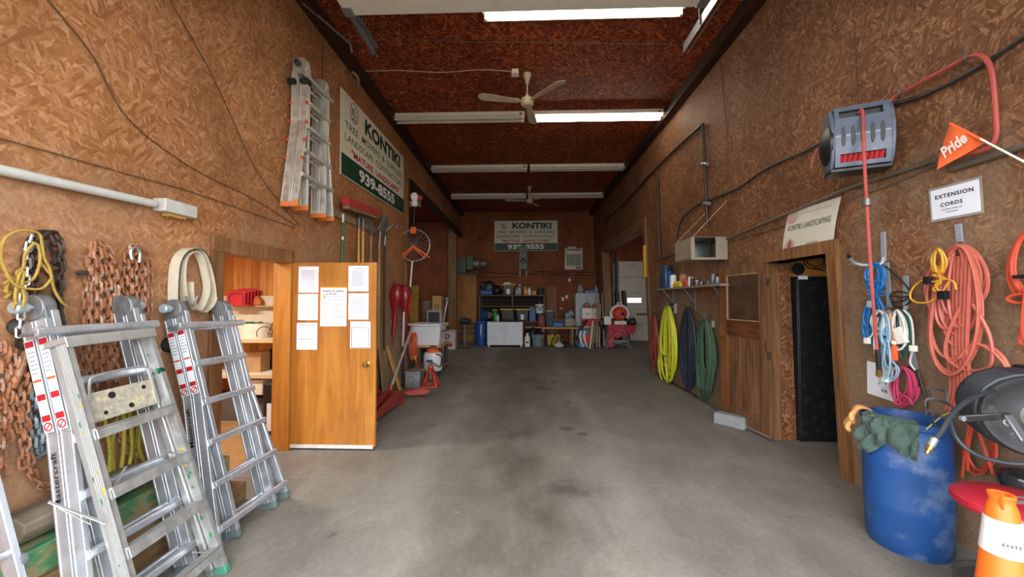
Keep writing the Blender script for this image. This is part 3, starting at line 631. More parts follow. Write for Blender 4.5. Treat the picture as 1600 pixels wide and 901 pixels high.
t = T('file_sorter', 'red wire file sorter with upright red dividers on the pegboard ledge', 'file sorter', ((x0 + x1) / 2, 5.4, lz))
for k in range(5): P('divider', MB(Matrix.Translation((0, 5.29 + k * .05, 0))).box(x0 + .012 * k, x1 + .012 * k, 0, .006, lz + .01, lz + .2 + .012 * k), REDP, t, bev=.003)
P('base', MB().box(x0, x1 + .06, 5.28, 5.51, lz, lz + .012), REDP, t)
P('wire_frame', MB().tube(cr([(x0 + .05, 5.283, lz + .02), (x0 + .05, 5.283, lz + .14), (x0 + .09, 5.283, lz + .17), (x1 - .07, 5.283, lz + .17), (x1 - .03, 5.283, lz + .14), (x1 - .03, 5.283, lz + .02)], 4), .005, 5), DGREY, t)
x0 = onY(370, 515, 5.15).x; x1 = onY(412, 515, 5.15).x
t = T('parts_tray', 'white rounded tray of green parts on the worktop shelf', 'tray', ((x0 + x1) / 2, 5.2, zc))
P('tray', MB().lathe([(.36, 0), (.4, .03), (.42, .20), (.40, .20), (.38, .04), (0, .03)], ((x0 + x1) / 2, 5.25, zc), 24, .52, .42), CREAM, t)
m = MB()
for k in range(16): m.sphere(((x0 + x1) / 2 + R.uniform(-.16, .16), 5.25 + R.uniform(-.1, .1), zc + .17 + R.uniform(0, .03)), R.uniform(.025, .05), 5, (1, 1, .6))
P('small_parts', m, GRN, t, kind='stuff')
rope('cable', 'thin black cable looped beside the white tray', 'cable', [[(x1 - .02, 5.05, zc + .03), (x1 + .02, 5.0, zc + .12), (x1 + .12, 5.0, zc + .17), (x1 + .2, 5.05, zc + .1), (x1 + .13, 5.05, zc + .06), (x1 + .2, 5.05, zc + .22)]], .005, BLK)
z2 = onY(430, 585, 5.0).z
x0, x1 = onY(388, 560, 5.2).x, onY(411, 560, 5.2).x
S('carton', MB().box(x0, x1, 5.15, 5.35, z2, z2 + .27), plain('tan_cardboard', '#b98f63', .8), 'tan cardboard carton standing on the lower shelf', 'carton', bev=.004)
t = T('black_case', 'black upright case standing on the shop floor beside the door jamb', 'case', (-3.05, 4.9, 0))
x0, x1 = onY(409, 650, 4.55).x, onY(430, 650, 4.55).x
P('body', MB().box(x0, x1 + .3, 4.55, 4.85, 0, onY(418, 598, 4.55).z), BLK, t, bev=.03)
P('paper_label', MB().box(onY(417, 650, 4.55).x, onY(424, 650, 4.55).x, 4.545, 4.551, onY(418, 673, 4.55).z, onY(418, 630, 4.55).z), WHITE_LABEL, t)
P('handle', MB().tube([(x0 + .05, 4.7, .83), (x0 + .05, 4.7, .88), (x0 + .2, 4.7, .88), (x0 + .2, 4.7, .83)], .012, 6), BLK, t)
for k, (px, lab, mt, rr) in enumerate(((372, 'white round tub on the lower shelf', CREAM, .07), (384, 'small white lid on the lower shelf beside the carton', CREAM, .06))):
    c = onY(px, 575, 5.2); S('tub', MB().lathe([(rr * .9, 0), (rr, .01), (rr, .05), (rr * .9, .06), (0, .06)], (c.x, 5.08 - .05 * k, z2)), mt, lab, 'tub')
S('black_bin', MB().box(onY(414, 560, 5.3).x, onY(429, 560, 5.3).x, 5.37, 5.5, z2, z2 + .3), BLK, 'black bin standing on the lower shelf beside the tan carton', 'bin', bev=.03)
S('drawer_unit', MB().box(onY(350, 580, 4.8).x, onY(394, 580, 4.8).x, 5.0, 5.4, onY(370, 620, 4.9).z, onY(370, 596, 4.9).z), CREAM, 'white drawer unit under the lower shelf', 'drawer', bev=.01)
S('floor_plinth', MB().box(-4.6, -3.0, 5.1, 5.55, 0, onY(370, 622, 5.0).z - .02), plain('grey_plinth', '#5c5650', .8), 'grey base cabinet below the white drawer unit', 'cabinet', bev=.01)
# ------------------------------------------------------------------ open shop door with its papers
DY = 4.15; DX0 = onY(454.5, 560, DY).x; DX1 = onY(587, 560, DY).x; DZ1 = onY(520, 410, DY).z; DZ0 = .035
d = T('door_1', None, None, (DX0, DY, 0)); d['kind'] = 'structure'
P('door_leaf', MB().box(DX0, DX1, DY, DY + .042, DZ0, DZ1), DOORW, d, bev=.003)
P('door_sweep', MB().box(DX0, DX1 - .02, DY - .008, DY, DZ0 - .015, DZ0 + .022), plain('white_sweep', '#dcdcd8', .5), d)
BRASS = plain('worn_brass', '#b08a45', .3, .9, .15)
c = onY(574, 568, DY)
def knob(y0, sg): return MB(frame((c.x, y0, c.z), (1, 0, 0), (0, 0, 1))).lathe([(.0, 0), (.032, 0), (.032, .006), (.012, .012), (.012, .035), (.026, .045), (.03, .06), (.022, .072), (0, .074)], n=18)
kb = P('door_knob', knob(DY, 1), BRASS, d)
P('door_knob', MB(frame((c.x, DY + .042, c.z), (-1, 0, 0), (0, 0, 1))).lathe([(.0, 0), (.032, 0), (.012, .012), (.012, .035), (.026, .045), (.03, .06), (0, .074)], n=14), BRASS, d)
P('latch_plate', MB().box(DX1 - .001, DX1 + .003, DY + .01, DY + .033, c.z - .04, c.z + .04), BRASS, d)
for py in (438, 560, 672):
    z = onY(452, py, DY).z; P('hinge', MB().cyl((DX0 - .01, DY - .006, z - .05), (DX0 - .01, DY - .006, z + .05), .009), plain('dark_hinge', '#4a3c2c', .5, .6), d)
for px, py in ((506, 445), (540, 445), (505, 524), (539, 524)):
    q = onY(px, py, DY); P('bolt', MB(frame((q.x, DY - .0, q.z), (1, 0, 0), (0, 0, 1))).lathe([(0, .0), (.011, 0), (.009, .006), (0, .008)], n=10), GALV, d)
PAPER = plain('white_paper', '#e8eaf4', .8, 0, .03); 
def sheet_on_door(label, x0, y0, x1, y1, kind, off=.0025):
    a = onY(x0, y1, DY - off); b = onY(x1, y0, DY - off); w = b.x - a.x; h = b.z - a.z
    t = T('notice_sheet' if kind < 9 else 'safety_poster', label, 'paper' if kind < 9 else 'poster', (a.x + w / 2, DY - off, a.z), 'notices on the open door' if kind < 9 else None)
    P('paper', MB().box(a.x, b.x, DY - off, DY - off + .0012, a.z, b.z), PAPER, t)
    F = lambda u, v: (a.x + u * w, b.z - v * h)
    def strip(m, u0, u1, v, th): x0, z1 = F(u0, v); x1, z0 = F(u1, v + th); m.box(x0, x1, DY - off - .0006, DY - off, z0, z1)
    m = MB()
    if kind == 0:
        for i in range(17): strip(m, .15, .82 - (.12 * R.random() if i % 4 == 3 else 0), .15 + i * .04, .013)
    if kind == 1:
        strip(m, .3, .72, .1, .02)
        for i in range(15): strip(m, .17, .8 - (.2 * R.random() if i % 3 == 2 else 0), .2 + i * .042, .013)
    if kind == 2:
        for i in range(11): strip(m, .18, .86 - .25 * R.random() * (i % 2), .14 + i * .055, .012)
        strip(m, .5, .65, .81, .03)
    if kind == 3:
        strip(m, .1, .9, .07, .03); strip(m, .1, .75, .16, .02); strip(m, .1, .75, .6, .015)
        for i in range(7): strip(m, .2 + .04 * (i % 2), .7, .24 + i * .09, .008)
    if kind == 4:
        for i in range(3): strip(m, .3, .8, .06 + i * .04, .012)
        for i in range(5): strip(m, .2, .8, .38 + i * .08, .006)
        P('printed_text', m, GREY_INK, t); m = MB()
        strip(m, .06, .93, .23, .018); strip(m, .08, .93, .96, .018); strip(m, .06, .085, .23, .74); strip(m, .905, .93, .23, .74)
        P('printed_frame', m, plain('navy_ink', '#3a3f63', .7), t); return
    if kind == 9:
        M = frame((0, DY - off - .0001, 0), (1, 0, 0), (0, 0, 1))
        P('top_band', MB().box(a.x, b.x, DY - off - .0006, DY - off, b.z - h * .035, b.z), plain('yellow_band', '#e0a51e', .6), t)
        DG = plain('dark_green_ink', '#1d5a44', .6)
        def tx(s, u, v, ww, hh, mt, bold): x, z = F(u, v); text(s, frame((x, DY - off - .0001, z), (1, 0, 0), (0, 0, 1)), ww * w, hh * h, mt, t, bold, th=.0006)
        tx('Health & Safety', .48, .115, .82, .062, DG, .02); tx('at Work', .42, .185, .40, .05, DG, .02); tx('Prevention Starts Here', .55, .25, .62, .03, DG, .0)
        x, z = F(.14, .25); P('arrow_mark', MB(frame((x, DY - off - .0001, z), (1, 0, 0), (0, 0, 1))).prism([(-.02, -.025), (0, -.025), (.022, 0), (0, .025), (-.02, .025), (.0, 0)], 0, .0006), plain('yellow_ink', '#d8a92a', .6), t)
        for i in range(15): strip(m, .1, .38 - .1 * (i % 3 == 2), .32 + i * .033, .01); strip(m, .46, .9 - .12 * (i % 4 == 3), .32 + i * .036, .01)
        strip(m, .06, .94, .93, .008)
    P('printed_text', m, GREY_INK, t)
sheet_on_door('typed white sheet at the top of the door near its hinges', 466, 416, 498, 457, 0)
sheet_on_door('typed white sheet with a small signature mark, middle of the column near the hinges', 465, 459, 497, 500, 2)
sheet_on_door('white form sheet, lowest in the column near the door hinges', 463, 504, 496, 546, 3)
sheet_on_door('typed white sheet at the top of the door near its free edge', 544, 415, 576, 455, 1)
sheet_on_door('typed white sheet, middle of the column above the door knob', 544, 458, 576, 499, 0)
sheet_on_door('white sheet with a dark printed frame above the door knob', 547, 502, 579, 543.5, 4)
sheet_on_door('Health & Safety at Work poster with a yellow top band', 500, 447.5, 542, 509.5, 9, .0035)
# ------------------------------------------------------------------ company signs
SIGN = plain('cream_sign_board', '#e3d9c2', .5, 0, .05); SGREEN = plain('sign_dark_green', '#0d3a26', .5, 0, .08); SRED = plain('sign_red', '#b3182a', .5, 0, .05); SLG = plain('sign_leaf_green', '#2c6a33', .5, 0, .05); SWHITE = plain('sign_white', '#e9e6dc', .5, 0, .05)
def company_sign(label, F, w, h, edge):
    t = T('company_sign', label, 'sign', F.translation, 'company signs with the phone number', F)
    P('board', MB(F).box(-w / 2, w / 2, -h / 2, h / 2, -.02, 0), edge, t)
    P('face', MB(F).box(-w / 2 + .012, w / 2 - .012, -h * .24, h / 2 - .012, 0, .002), SIGN, t)
    P('phone_band', MB(F).box(-w / 2 + .012, w / 2 - .012, -h / 2 + .012, -h * .24, 0, .002), SGREEN, t)
    A = lambda x, y: F @ Matrix.Translation((x * w, y * h, .0022))
    text('KONTIKI', A(.095, .335), .62 * w, .205 * h, SGREEN, t, .045)
    text('TREE  MOVERS  &  SUPPLIERS', A(0, .125), .92 * w, .088 * h, SLG, t, .012)
    text('LANDSCAPE  CONTRACTORS', A(-.01, -.02), .90 * w, .088 * h, SLG, t, .012)
    text('"MATURE  LANDSCAPES"', A(0.0, -.165), .77 * w, .088 * h, SRED, t, .03)
    text('939-8555', A(0, -.365), .58 * w, .165 * h, SWHITE, t, .04)
    g = A(-.355, .345); m = MB(g); q = .075 * h * 1.25
    m.tube([(q * cos(a) * 1.05, q * sin(a) * 1.3, 0) for a in [2 * pi * i / 28 for i in range(28)]], .006, 4, closed=True)
    P('logo_ring', m, GREY_INK if False else SGREEN, t)
    text('KL', g @ Matrix.Translation((0, .01, 0)), q * 1.2, q * 1.15, SGREEN, t, .02, name='logo')
    P('logo_bar', MB(g).box(-q * .6, q * .6, -q * .95, -q * .75, 0, .001), SGREEN, t)
    return t
tl, tr, br, bl = onL(530.5, 138), onL(629, 245), onL(629, 336), onL(530.5, 271)
y0, y1 = tl.y, tr.y; zt, zb = (tl.z + tr.z) / 2, (bl.z + br.z) / 2
slope = (tr.z - tl.z + br.z - bl.z) / 2 / (y1 - y0)
company_sign('cream and green company sign on the wall above the push broom', frame((XL + .03, (y0 + y1) / 2, (zt + zb) / 2), (0, 1, slope), (0, 0, 1)), y1 - y0, zt - zb, SIGN)
a, b = onB(772.5, 392, .02), onB(871, 344.5, .02)
company_sign('cream and green company sign on the back wall behind the electric box', frame(((a.x + b.x) / 2, YB - .03, (a.z + b.z) / 2), (1, 0, 0), (0, 0, 1)), b.x - a.x, b.z - a.z, SIGN)
# ------------------------------------------------------------------ tools hung on the wall behind the door
ASH = wood('ash_handle', ('#b07a3e', '#cf9a57', '#dcae6e', '#9c6a35'), along=2, obj=False, stain=.2); OLDH = wood('old_grey_handle', ('#7a6348', '#9a8262', '#b39b78', '#5f4c36'), along=2, obj=False)
STEEL_D = plain('dull_tool_steel', '#77746e', .45, .6, .25, obj=False)
LP = lambda x, y, off=.08: onL(x, y, off)
p = LP(536, 334, .055); t = T('green_pole', 'green pole with a white grip hung beside the push broom', 'pole', p)
P('pole', MB().cyl(p - Vector((0, 0, .12)), p - Vector((0, 0, 1.75)), .015), plain('green_paint', '#0f6b3a', .4), t); P('grip', MB().cyl(p, p - Vector((0, 0, .12)), .017), plain('white_grip', '#dedad0', .5), t); P('ring', MB().cyl(p - Vector((0, 0, .32)), p - Vector((0, 0, .36)), .0165), SWHITE, t)
S('tool_rail', MB().box(XL, XL + .04, LP(520, 330).y, LP(612, 345).y, 2.75, 2.84), OLDH, 'weathered board rail the long tools hang from', 'rail')
c0, c1 = LP(540, 322, .13), LP(586, 339, .13)
t = T('push_broom', 'push broom with a long red bristle head turned upwards', 'broom', (c0 + c1) / 2)
ax = (c1 - c0).normalized(); mid = (c0 + c1) / 2
m = MB(frame(mid, ax, (0, 0, 1))); hl = (c1 - c0).length / 2
P('head', m.box(-hl, hl, -.035, .01, -.045, .045), OLDW, t, bev=.008)
REDB = plain('red_bristle', '#b83a34', .8, 0, .25, 60)
P('bristles', MB(frame(mid, ax, (0, 0, 1))).hexa([(-hl, .01, -.045), (hl, .01, -.045), (hl, .01, .045), (-hl, .01, .045), (-hl - .02, .12, -.06), (hl + .02, .12, -.06), (hl + .02, .12, .06), (-hl - .02, .12, .06)]), REDB, t)
q = LP(561, 343); P('handle', MB().cyl(q + Vector((0, 0, -.0)), q - Vector((0, 0, 1.7)), .017), ASH, t); P('socket', MB().cyl(q + Vector((0, 0, .02)), q - Vector((0, 0, .13)), .022), STEEL_D, t)
q = LP(567.5, 345, .12); t = T('scraper', 'long handled scraper hung against the push broom', 'scraper', q)
P('handle', MB().cyl(q, q - Vector((0, 0, 1.7)), .017), ASH, t); P('socket', MB().cyl(q + Vector((0, 0, .03)), q - Vector((0, 0, .16)), .021), STEEL_D, t); P('blade', MB().box(q.x - .008, q.x + .002, q.y - .13, q.y + .13, q.z + .02, q.z + .07), STEEL_D, t)
q = LP(580, 352); t = T('spade_fork', 'grey handled tool with a narrow forked steel head', 'fork', q)
P('handle', MB().cyl(q - Vector((0, 0, .15)), q - Vector((0, 0, 1.6)), .018), OLDH, t)
for s in (1, -1): P('tine', MB().tube(cr([q + Vector((0, 0, -.18)), q + Vector((0, .045 * s, -.1)), q + Vector((0, .05 * s, .0)), q + Vector((0, .03 * s, .06))], 4), [.016] * 13, 6), STEEL_D, t)
def shovel(label, px, py, ln, mat, tilt):
    q = LP(px, py, .09); t = T('shovel', label, 'shovel', q)
    rows = []
    for i in range(7):
        v = i / 6; hw = .105 * (1 - .25 * v ** 3); rows.append([q + Vector((.05 * (1 - (2 * k / 6 - 1) ** 2) * (1 - .3 * v) - .02 + tilt * v * .1, (2 * k / 6 - 1) * hw + .12 * tilt * v, v * .3)) for k in range(7)])
    P('blade', MB().sheet(rows, .004), STEEL_D, t)
    P('socket', MB().tube([q + Vector((.03, 0, .08)), q + Vector((.012, 0, -.02)), q - Vector((0, 0, .25))], [.012, .021, .02], 8), STEEL_D, t)
    P('handle', MB().cyl(q - Vector((0, 0, .24)), q - Vector((.0, 0, ln)), .019), mat, t); return t
shovel('shovel with a dusty square steel blade up and pale handle', 593, 341 + 20, 2.0, OLDH, 1.)
t = shovel('dark steel rake shovel curled over beside the square bladed shovel', 601.5, 362, 2.1, plain('dark_stained_handle', '#3c2b1d', .7), .2)
p0, p1, p2 = LP(603, 362, .12), LP(607, 354, .2), LP(620, 352, .3)
S('hay_hook', MB().tube(cr([LP(602, 368, .1), LP(604, 360, .14), LP(610, 354, .2), LP(618, 351, .26), LP(620, 356, .28)], 5), .016, 7), STEEL_D, 'curved steel hook jutting from the wall beside the shovels', 'hook')
PLY = wood('faded_plywood', ('#7d6548', '#9c8261', '#b39a77', '#665139'), along=2, obj=False, fine=7)
def leaner(name, label, cat, px0, px1, ybase, ytop, D, thick, mat, group=None, lean=.12):
    a = onY(px0, 468, D).x; b = onY(px1, 468, D).x; z0 = 0 if ybase is None else onY(px0, ybase, D).z; z1 = onY((px0 + px1) / 2, ytop, D).z
    return S(name, MB().hexa([(a, D, z0), (b, D, z0), (b, D + thick, z0), (a, D + thick, z0), (a - lean * .2, D + lean, z1), (b - lean * .2, D + lean, z1), (b - lean * .2, D + lean + thick, z1), (a - lean * .2, D + lean + thick, z1)]), mat, label, cat, group, bev=.004)
def wallboard(label, px0, px1, ytop, off, mat, name='plank', cat='board', group='boards leaning on the wall behind the door'):
    a = onL(px0, 500, off); b = onL(px1, 500, off); z1 = onL((px0 + px1) / 2, ytop, .05).z
    return S(name, MB().hexa([(XL + off + .14, a.y, 0), (XL + off + .165, a.y, 0), (XL + off + .165, b.y, 0), (XL + off + .14, b.y, 0), (XL + .01 + off * .3, a.y, z1), (XL + .035 + off * .3, a.y, z1), (XL + .035 + off * .3, b.y, z1), (XL + .01 + off * .3, b.y, z1)]), mat, label, cat, group, bev=.003)
wallboard('wide faded plywood sheet leaning on the wall just behind the open door', 586, 607, 506, .0, PLY, 'plywood_sheet', 'plywood')
wallboard('tall narrow grey board leaning beside the plywood sheet', 608, 616, 500, .0, OLDH)
wallboard('short pale strip of wood leaning between the boards', 611.5, 615, 536, .17, ASH)
wallboard('wide weathered board leaning near the wall corner', 617.5, 627, 502, .0, OLDW)
wallboard('thin dark board leaning next to the red scoops', 629, 634, 508, .0, plain('dark_board', '#4b3f33', .8))
# ------------------------------------------------------------------ ceiling: raised door, tube lights, fans
LAMPW = plain('white_lamp_enamel', '#f4efe0', .4, 0, .06, dirt='#9b9078', dirt_amt=.2, obj=False); DOORP = plain('white_door_panel', '#dfdbd0', .45, 0, .05, dirt='#b4ad9c', dirt_amt=.25, obj=False)
TUBE_ON = emit('lit_tube', '#fff7ea', 12.); TUBE_OFF = plain('unlit_tube', '#d8d0c0', .3, 0, .04)
oh = T('door_3', None, None, (0, 2.2, 4.6)); oh['kind'] = 'structure'
for k in range(6):
    y1 = 3.81 - k * .61
    P('panel', MB().box(-1.83, 1.80, y1 - .60, y1, 4.55, 4.60).box(-1.83, 1.80, y1 - .6, y1 - .56, 4.545, 4.55), DOORP, oh, bev=.006)
for x in (-1.79, 1.76): P('bracket', MB().box(x - .05, x + .05, 3.70, 3.82, 4.54, 4.63), GALV, oh, bev=.004); 
P('bracket_bolt', MB().cyl((-1.7, 3.81, 4.58), (-1.7, 3.86, 4.58), .02), BLK, oh)
P('top_strut', MB().box(-1.78, 1.76, 3.74, 3.8, 4.6, 4.66), GALV, oh)
TE = {-1: onZ(588, 82, 4.77), 1: onZ(1071, 76, 4.77)}
for x in (TE[-1].x, TE[1].x):
    P('track', MB().box(x - .03, x - .024, .3, TE[-1 if x < 0 else 1].y, 4.71, 4.83).box(x - .03, x + .03, .3, TE[-1 if x < 0 else 1].y, 4.825, 4.831).box(x + .012, x + .03, .3, TE[-1 if x < 0 else 1].y, 4.705, 4.712), GALV, oh)
    for y in (4.3, 2.2): P('hanger', MB().bar((x - .03, y, 4.72), (x - .03, y, ZC), .04, .006, (0, 1, 0)), GALV, oh)
    P('track_bolt', MB().sphere((x - .04, 4.3, 4.76), .018, 5), GALV, oh)
p, q = onZ(472, 3, 5.0), onZ(547, 68, 5.0)
S('bent_rod', MB().tube([p, q, q + Vector((0.0, .05, -.09))], .014, 8), GALV, 'grey bent steel rod hanging under the ceiling beside the door track', 'rod')
def tube_light(label, xa, xb, y, on, z=ZC):
    t = T('ceiling_light', label, 'light', ((xa + xb) / 2, y, z - .12), 'fluorescent fixtures across the ceiling')
    P('housing', MB().hexa([(xa, y - .045, z - .1), (xb, y - .045, z - .1), (xb, y + .045, z - .1), (xa, y + .045, z - .1), (xa, y - .05, z), (xb, y - .05, z), (xb, y + .05, z), (xa, y + .05, z)]), LAMPW, t, bev=.004)
    P('reflector', MB().sheet([[(x, y - .15, z - .115), (x, y - .05, z - .075), (x, y + .05, z - .075), (x, y + .15, z - .115)] for x in (xa + .01, xb - .01)], .004), LAMPW, t)
    for s in (-1, 1):
        P('tube', MB().cyl((xa + .05, y + s * .075, z - .135), (xb - .05, y + s * .075, z - .135), .019, n=10), TUBE_ON if on else TUBE_OFF, t)
        for xx in (xa + .02, xb - .05): P('lamp_holder', MB().box(xx, xx + .03, y + s * .075 - .02, y + s * .075 + .02, z - .16, z - .085), LAMPW, t)
    P('knockout', MB().cyl((xb - .08, y - .051, z - .05), (xb - .08, y - .046, z - .05), .02), BLK, t)
def lx(px, y): return onY(px, 200, y).x
rows = ((4.44, 31, ((753, 1075, True, 'lit tube light nearest the raised garage door'),)), (7.12, 182, ((612, 820, False, 'unlit tube light beside the lit one in the second row'), (833, 1036, True, 'lit tube light in the second row beyond the first fan'))),
        (9.95, 0, ((672, 824, False, 'unlit tube light in the third row on the sign side'), (828, 979, False, 'unlit tube light in the third row on the hose reel side'))), (12.65, 0, ((704, 822, False, 'unlit tube light in the last row on the sign side, behind the far fan'), (825, 943, False, 'unlit tube light in the last row on the heater side'))))
for y, _, ls in rows:
    for a, b, on, lab in ls: tube_light(lab, lx(a, y), lx(b, y), y, on)
tube_light('unlit tube light in the neighbouring bay beyond the wall opening', -4.6, -3.3, 12.0, False, 4.75)
FANW = plain('aged_cream_enamel', '#cdbf9f', .45, 0, .08, dirt='#8d7c5a', dirt_amt=.3)
def fan(label, x, y, drop, rot):
    t = T('ceiling_fan', label, 'fan', (x, y, ZC), 'ceiling fans')
    z = ZC - drop
    P('canopy', MB().lathe([(0, -.16), (.028, -.16), (.035, -.1), (.065, -.03), (.066, 0), (0, 0)], (x, y, ZC), 18), FANW, t)
    P('downrod', MB().cyl((x, y, ZC - .15), (x, y, z + .09), .012), FANW, t)
    P('motor', MB().lathe([(0, -.075), (.07, -.07), (.098, -.04), (.098, -.012), (.106, -.01), (.106, .012), (.098, .014), (.098, .04), (.05, .052), (.035, .06), (.028, .11), (0, .112)], (x, y, z), 24), FANW, t)
    for k in range(3):
        A = Matrix.Translation((x, y, z)) @ Matrix.Rotation(radians(rot[k]), 4, 'Z') @ Matrix.Rotation(radians(11), 4, 'X')
        P('blade', MB(A).prism([(.13, -.045), (.3, -.062), (.6, -.085), (.7, -.085), (.755, -.05), (.77, 0), (.755, .04), (.7, .066), (.6, .068), (.3, .05), (.13, .045)], -.003, .003), FANW, t, bev=.002)
        P('blade_arm', MB(A).box(.07, .19, -.022, .022, -.01, -.002), FANW, t)
fan('cream ceiling fan between the first and second rows of tube lights', .04, 5.9, .44, (195, 313, 82))
fan('cream ceiling fan far back before the last row of tube lights', .15, 11.9, .44, (187, 318, 68))
q = onZ(805, 113, ZC - .03); t = T('junction_box', 'small pale junction box on the ceiling beside the near fan', 'junction box', q)
P('box', MB().cbox(q, (.1, .1, .06)), LAMPW, t, bev=.004); P('cover', MB().cbox(q - Vector((0, 0, .035)), (.115, .115, .008)), LAMPW, t)
rope('ceiling_cable', 'pale cable stapled across the ceiling to the near fan', 'cable', [[onZ(x, y, ZC - .01) for x, y in ((553, 112), (620, 110), (690, 113), (750, 109), (803, 112))]], .006, FANW, 5)
rope('ceiling_cable', 'thin dark cable running across the ceiling before the near fan', 'cable', [[onZ(x, y, ZC - .01) for x, y in ((505, 54), (590, 57), (700, 64), (800, 66), (950, 68), (1060, 70), (1120, 75))]], .005, plain('grey_brown_cable', '#6a5442', .6, obj=False), 5)
q = onL(557, 118, .1); t = T('conduit_elbow', 'grey pipe elbow where the pale cable meets the wall', 'pipe', q); P('elbow', MB().tube(cr([q + Vector((-.05, -.05, .03)), q, q + Vector((.0, .06, -.03)), q + Vector((-.02, .1, -.09))], 5), .026, 10), plain('dull_grey_pipe', '#7d7466', .6, .2), t)
rope('wall_wire', 'thin wire down the wall behind the hanging ladder', 'wire', [L(.012, (505, 58), (504, 90), (503, 130), (502, 200))], .004, WIRE, 4)
rope('post_wire', 'orange brown wire hanging down the wall corner beside the sign', 'wire', [L(.02, (641, 240), (642, 260), (638, 280), (637, 330), (636, 345))], .006, plain('tan_wire', '#a6713f', .6), 4)

# ------------------------------------------------------------------ wall corner on the left: measuring wheel, red scoops, cart, jacks
ORG = plain('bright_orange_paint', '#e8622a', .45, 0, .1, obj=False); ORC = plain('orange_cord', '#e0582c', .6, 0, .12, obj=False)
wc = onY(647, 383, 8.05); rad = 25 / 600 * 8.05
t = T('spoked_wheel', 'spoked wheel in a bright orange frame hung at the wall corner', 'wheel', wc - Vector((0, 0, rad)))
F = frame(wc, (1, 0, 0), (0, 0, 1))
P('rim', MB(F).tube([(rad * cos(a), rad * sin(a), 0) for a in [2 * pi * i / 40 for i in range(40)]], .013, 8, closed=True), plain('grey_rim', '#a9a6a0', .4, .5), t)
P('hub', MB(F).lathe([(0, -.05), (.03, -.05), (.04, -.02), (.04, .02), (.03, .05), (0, .05)], n=14), STEEL_D, t)
for i in range(20):
    a = 2 * pi * i / 20; P('spoke', MB(F).cyl((.035 * cos(a + .5), .035 * sin(a + .5), 0), ((rad - .01) * cos(a), (rad - .01) * sin(a), 0), .0045, n=4), STEEL_D, t)
for s in (-1, 1): P('frame_arm', MB(F).bar((0, -.02, .05), (s * .33, -.30, .05), .03, .02, (0, 0, 1)).bar((0, -.05, .05), (s * .24, -.30, .05), .02, .02, (0, 0, 1)) if s < 0 else MB(F).bar((0, -.02, .05), (.35, -.27, .05), .03, .02, (0, 0, 1)).bar((0, -.05, .05), (.26, -.29, .05), .02, .02, (0, 0, 1)), ORG, t)
P('frame_bar', MB(F).bar((-.3, -.28, .05), (-.3, .27, .05), .045, .02, (0, 0, 1)), ORG, t)
P('counter', MB(F).box(-.06, .06, rad - .1, rad + .04, .03, .09), ORG, t, bev=.01)
P('stem', MB(F).cyl((0, rad - .1, .04), (0.0, .0, .04), .014), BLK, t)
sx = wc.x
t = T('pole_tool', 'long pole tool with a white and red head hung upside down above the spoked wheel', 'pole tool', (sx, 8.0, .9))
hz = onY(648, 308, 8.0)
P('motor_head', MB(frame(hz, (1, 0, 0), (0, 0, 1))).lathe([(0, -.07), (.07, -.06), (.085, 0), (.07, .06), (0, .08)], n=16, sy=1.2), SWHITE, t)
P('motor_base', MB().cbox(hz - Vector((0, 0, .14)), (.11, .1, .12)), SWHITE, t, bev=.02)
P('red_cap', MB(frame(hz + Vector((.12, 0, -.02)), (0, 1, 0), (0, 0, 1))).lathe([(0, -.03), (.05, -.03), (.06, .01), (.04, .04), (0, .045)], n=14), REDP, t, 'red cap on the head')
P('shaft', MB().cyl(hz - Vector((0, 0, .18)), (sx, 8.0, wc.z + rad), .016), BLK, t)
P('shaft', MB().cyl((sx - .02, 8.0, wc.z - rad), onY(641, 448, 8.0), .017), SWHITE, t, 'white lower shaft')
g = onY(641, 450, 8.0); P('grip', MB().cyl(g, g - Vector((0, 0, .13)), .026), BLK, t)
P('cord_wrap', MB().tube([g + Vector((.05 * cos(i * .9) + .01 * sin(i * .37), .05 * sin(i * .9), -.13 - i * .0095)) for i in range(46)], .012, 5), ORC, t, 'orange cord wound round the shaft')
REDS = plain('glossy_red_plastic', '#8e1a20', .3, 0, .15)  # red set darker, the corner's shade is put into the colour
def scoop(label, px, py, tilt):
    q = onY(px, py, 7.2 if px < 625 else 7.4); t = T('red_scoop', label, 'scoop', q - Vector((0, 0, .9)), 'red scoops standing at the wall corner'); M = Matrix.Translation(q) @ Matrix.Rotation(tilt, 4, 'Y'); rows = []
    for i in range(12):
        v = i / 11; hw = .13 * sin(pi * min(.5, .16 + v * 1.5)) if v < .24 else .13 - .085 * min(1, (v - .24) / .3) ** .8; rows.append([(hw * sin(pi * (k / 8 - .5)), -.1 * cos(pi * (k / 8 - .5)) * (hw / .14), -v * 1.0) for k in range(9)])
    P('shell', MB(M).sheet(rows, .012), REDS, t)
    P('handle', MB(M).cyl((0, -.03, -.85), (0, -.02, -q.z), .018), REDS, t)
    P('lip', MB(M).tube([(.075 * cos(a), -.03 + .05 * sin(a), .0) for a in [2 * pi * i / 14 for i in range(14)]], .012, 6, closed=True), REDS, t); return t
scoop('dusty red plastic scoop standing nearest the boards', 620, 444, .06); scoop('glossy red plastic scoop standing beside the orange wound cord', 632, 446, .0)
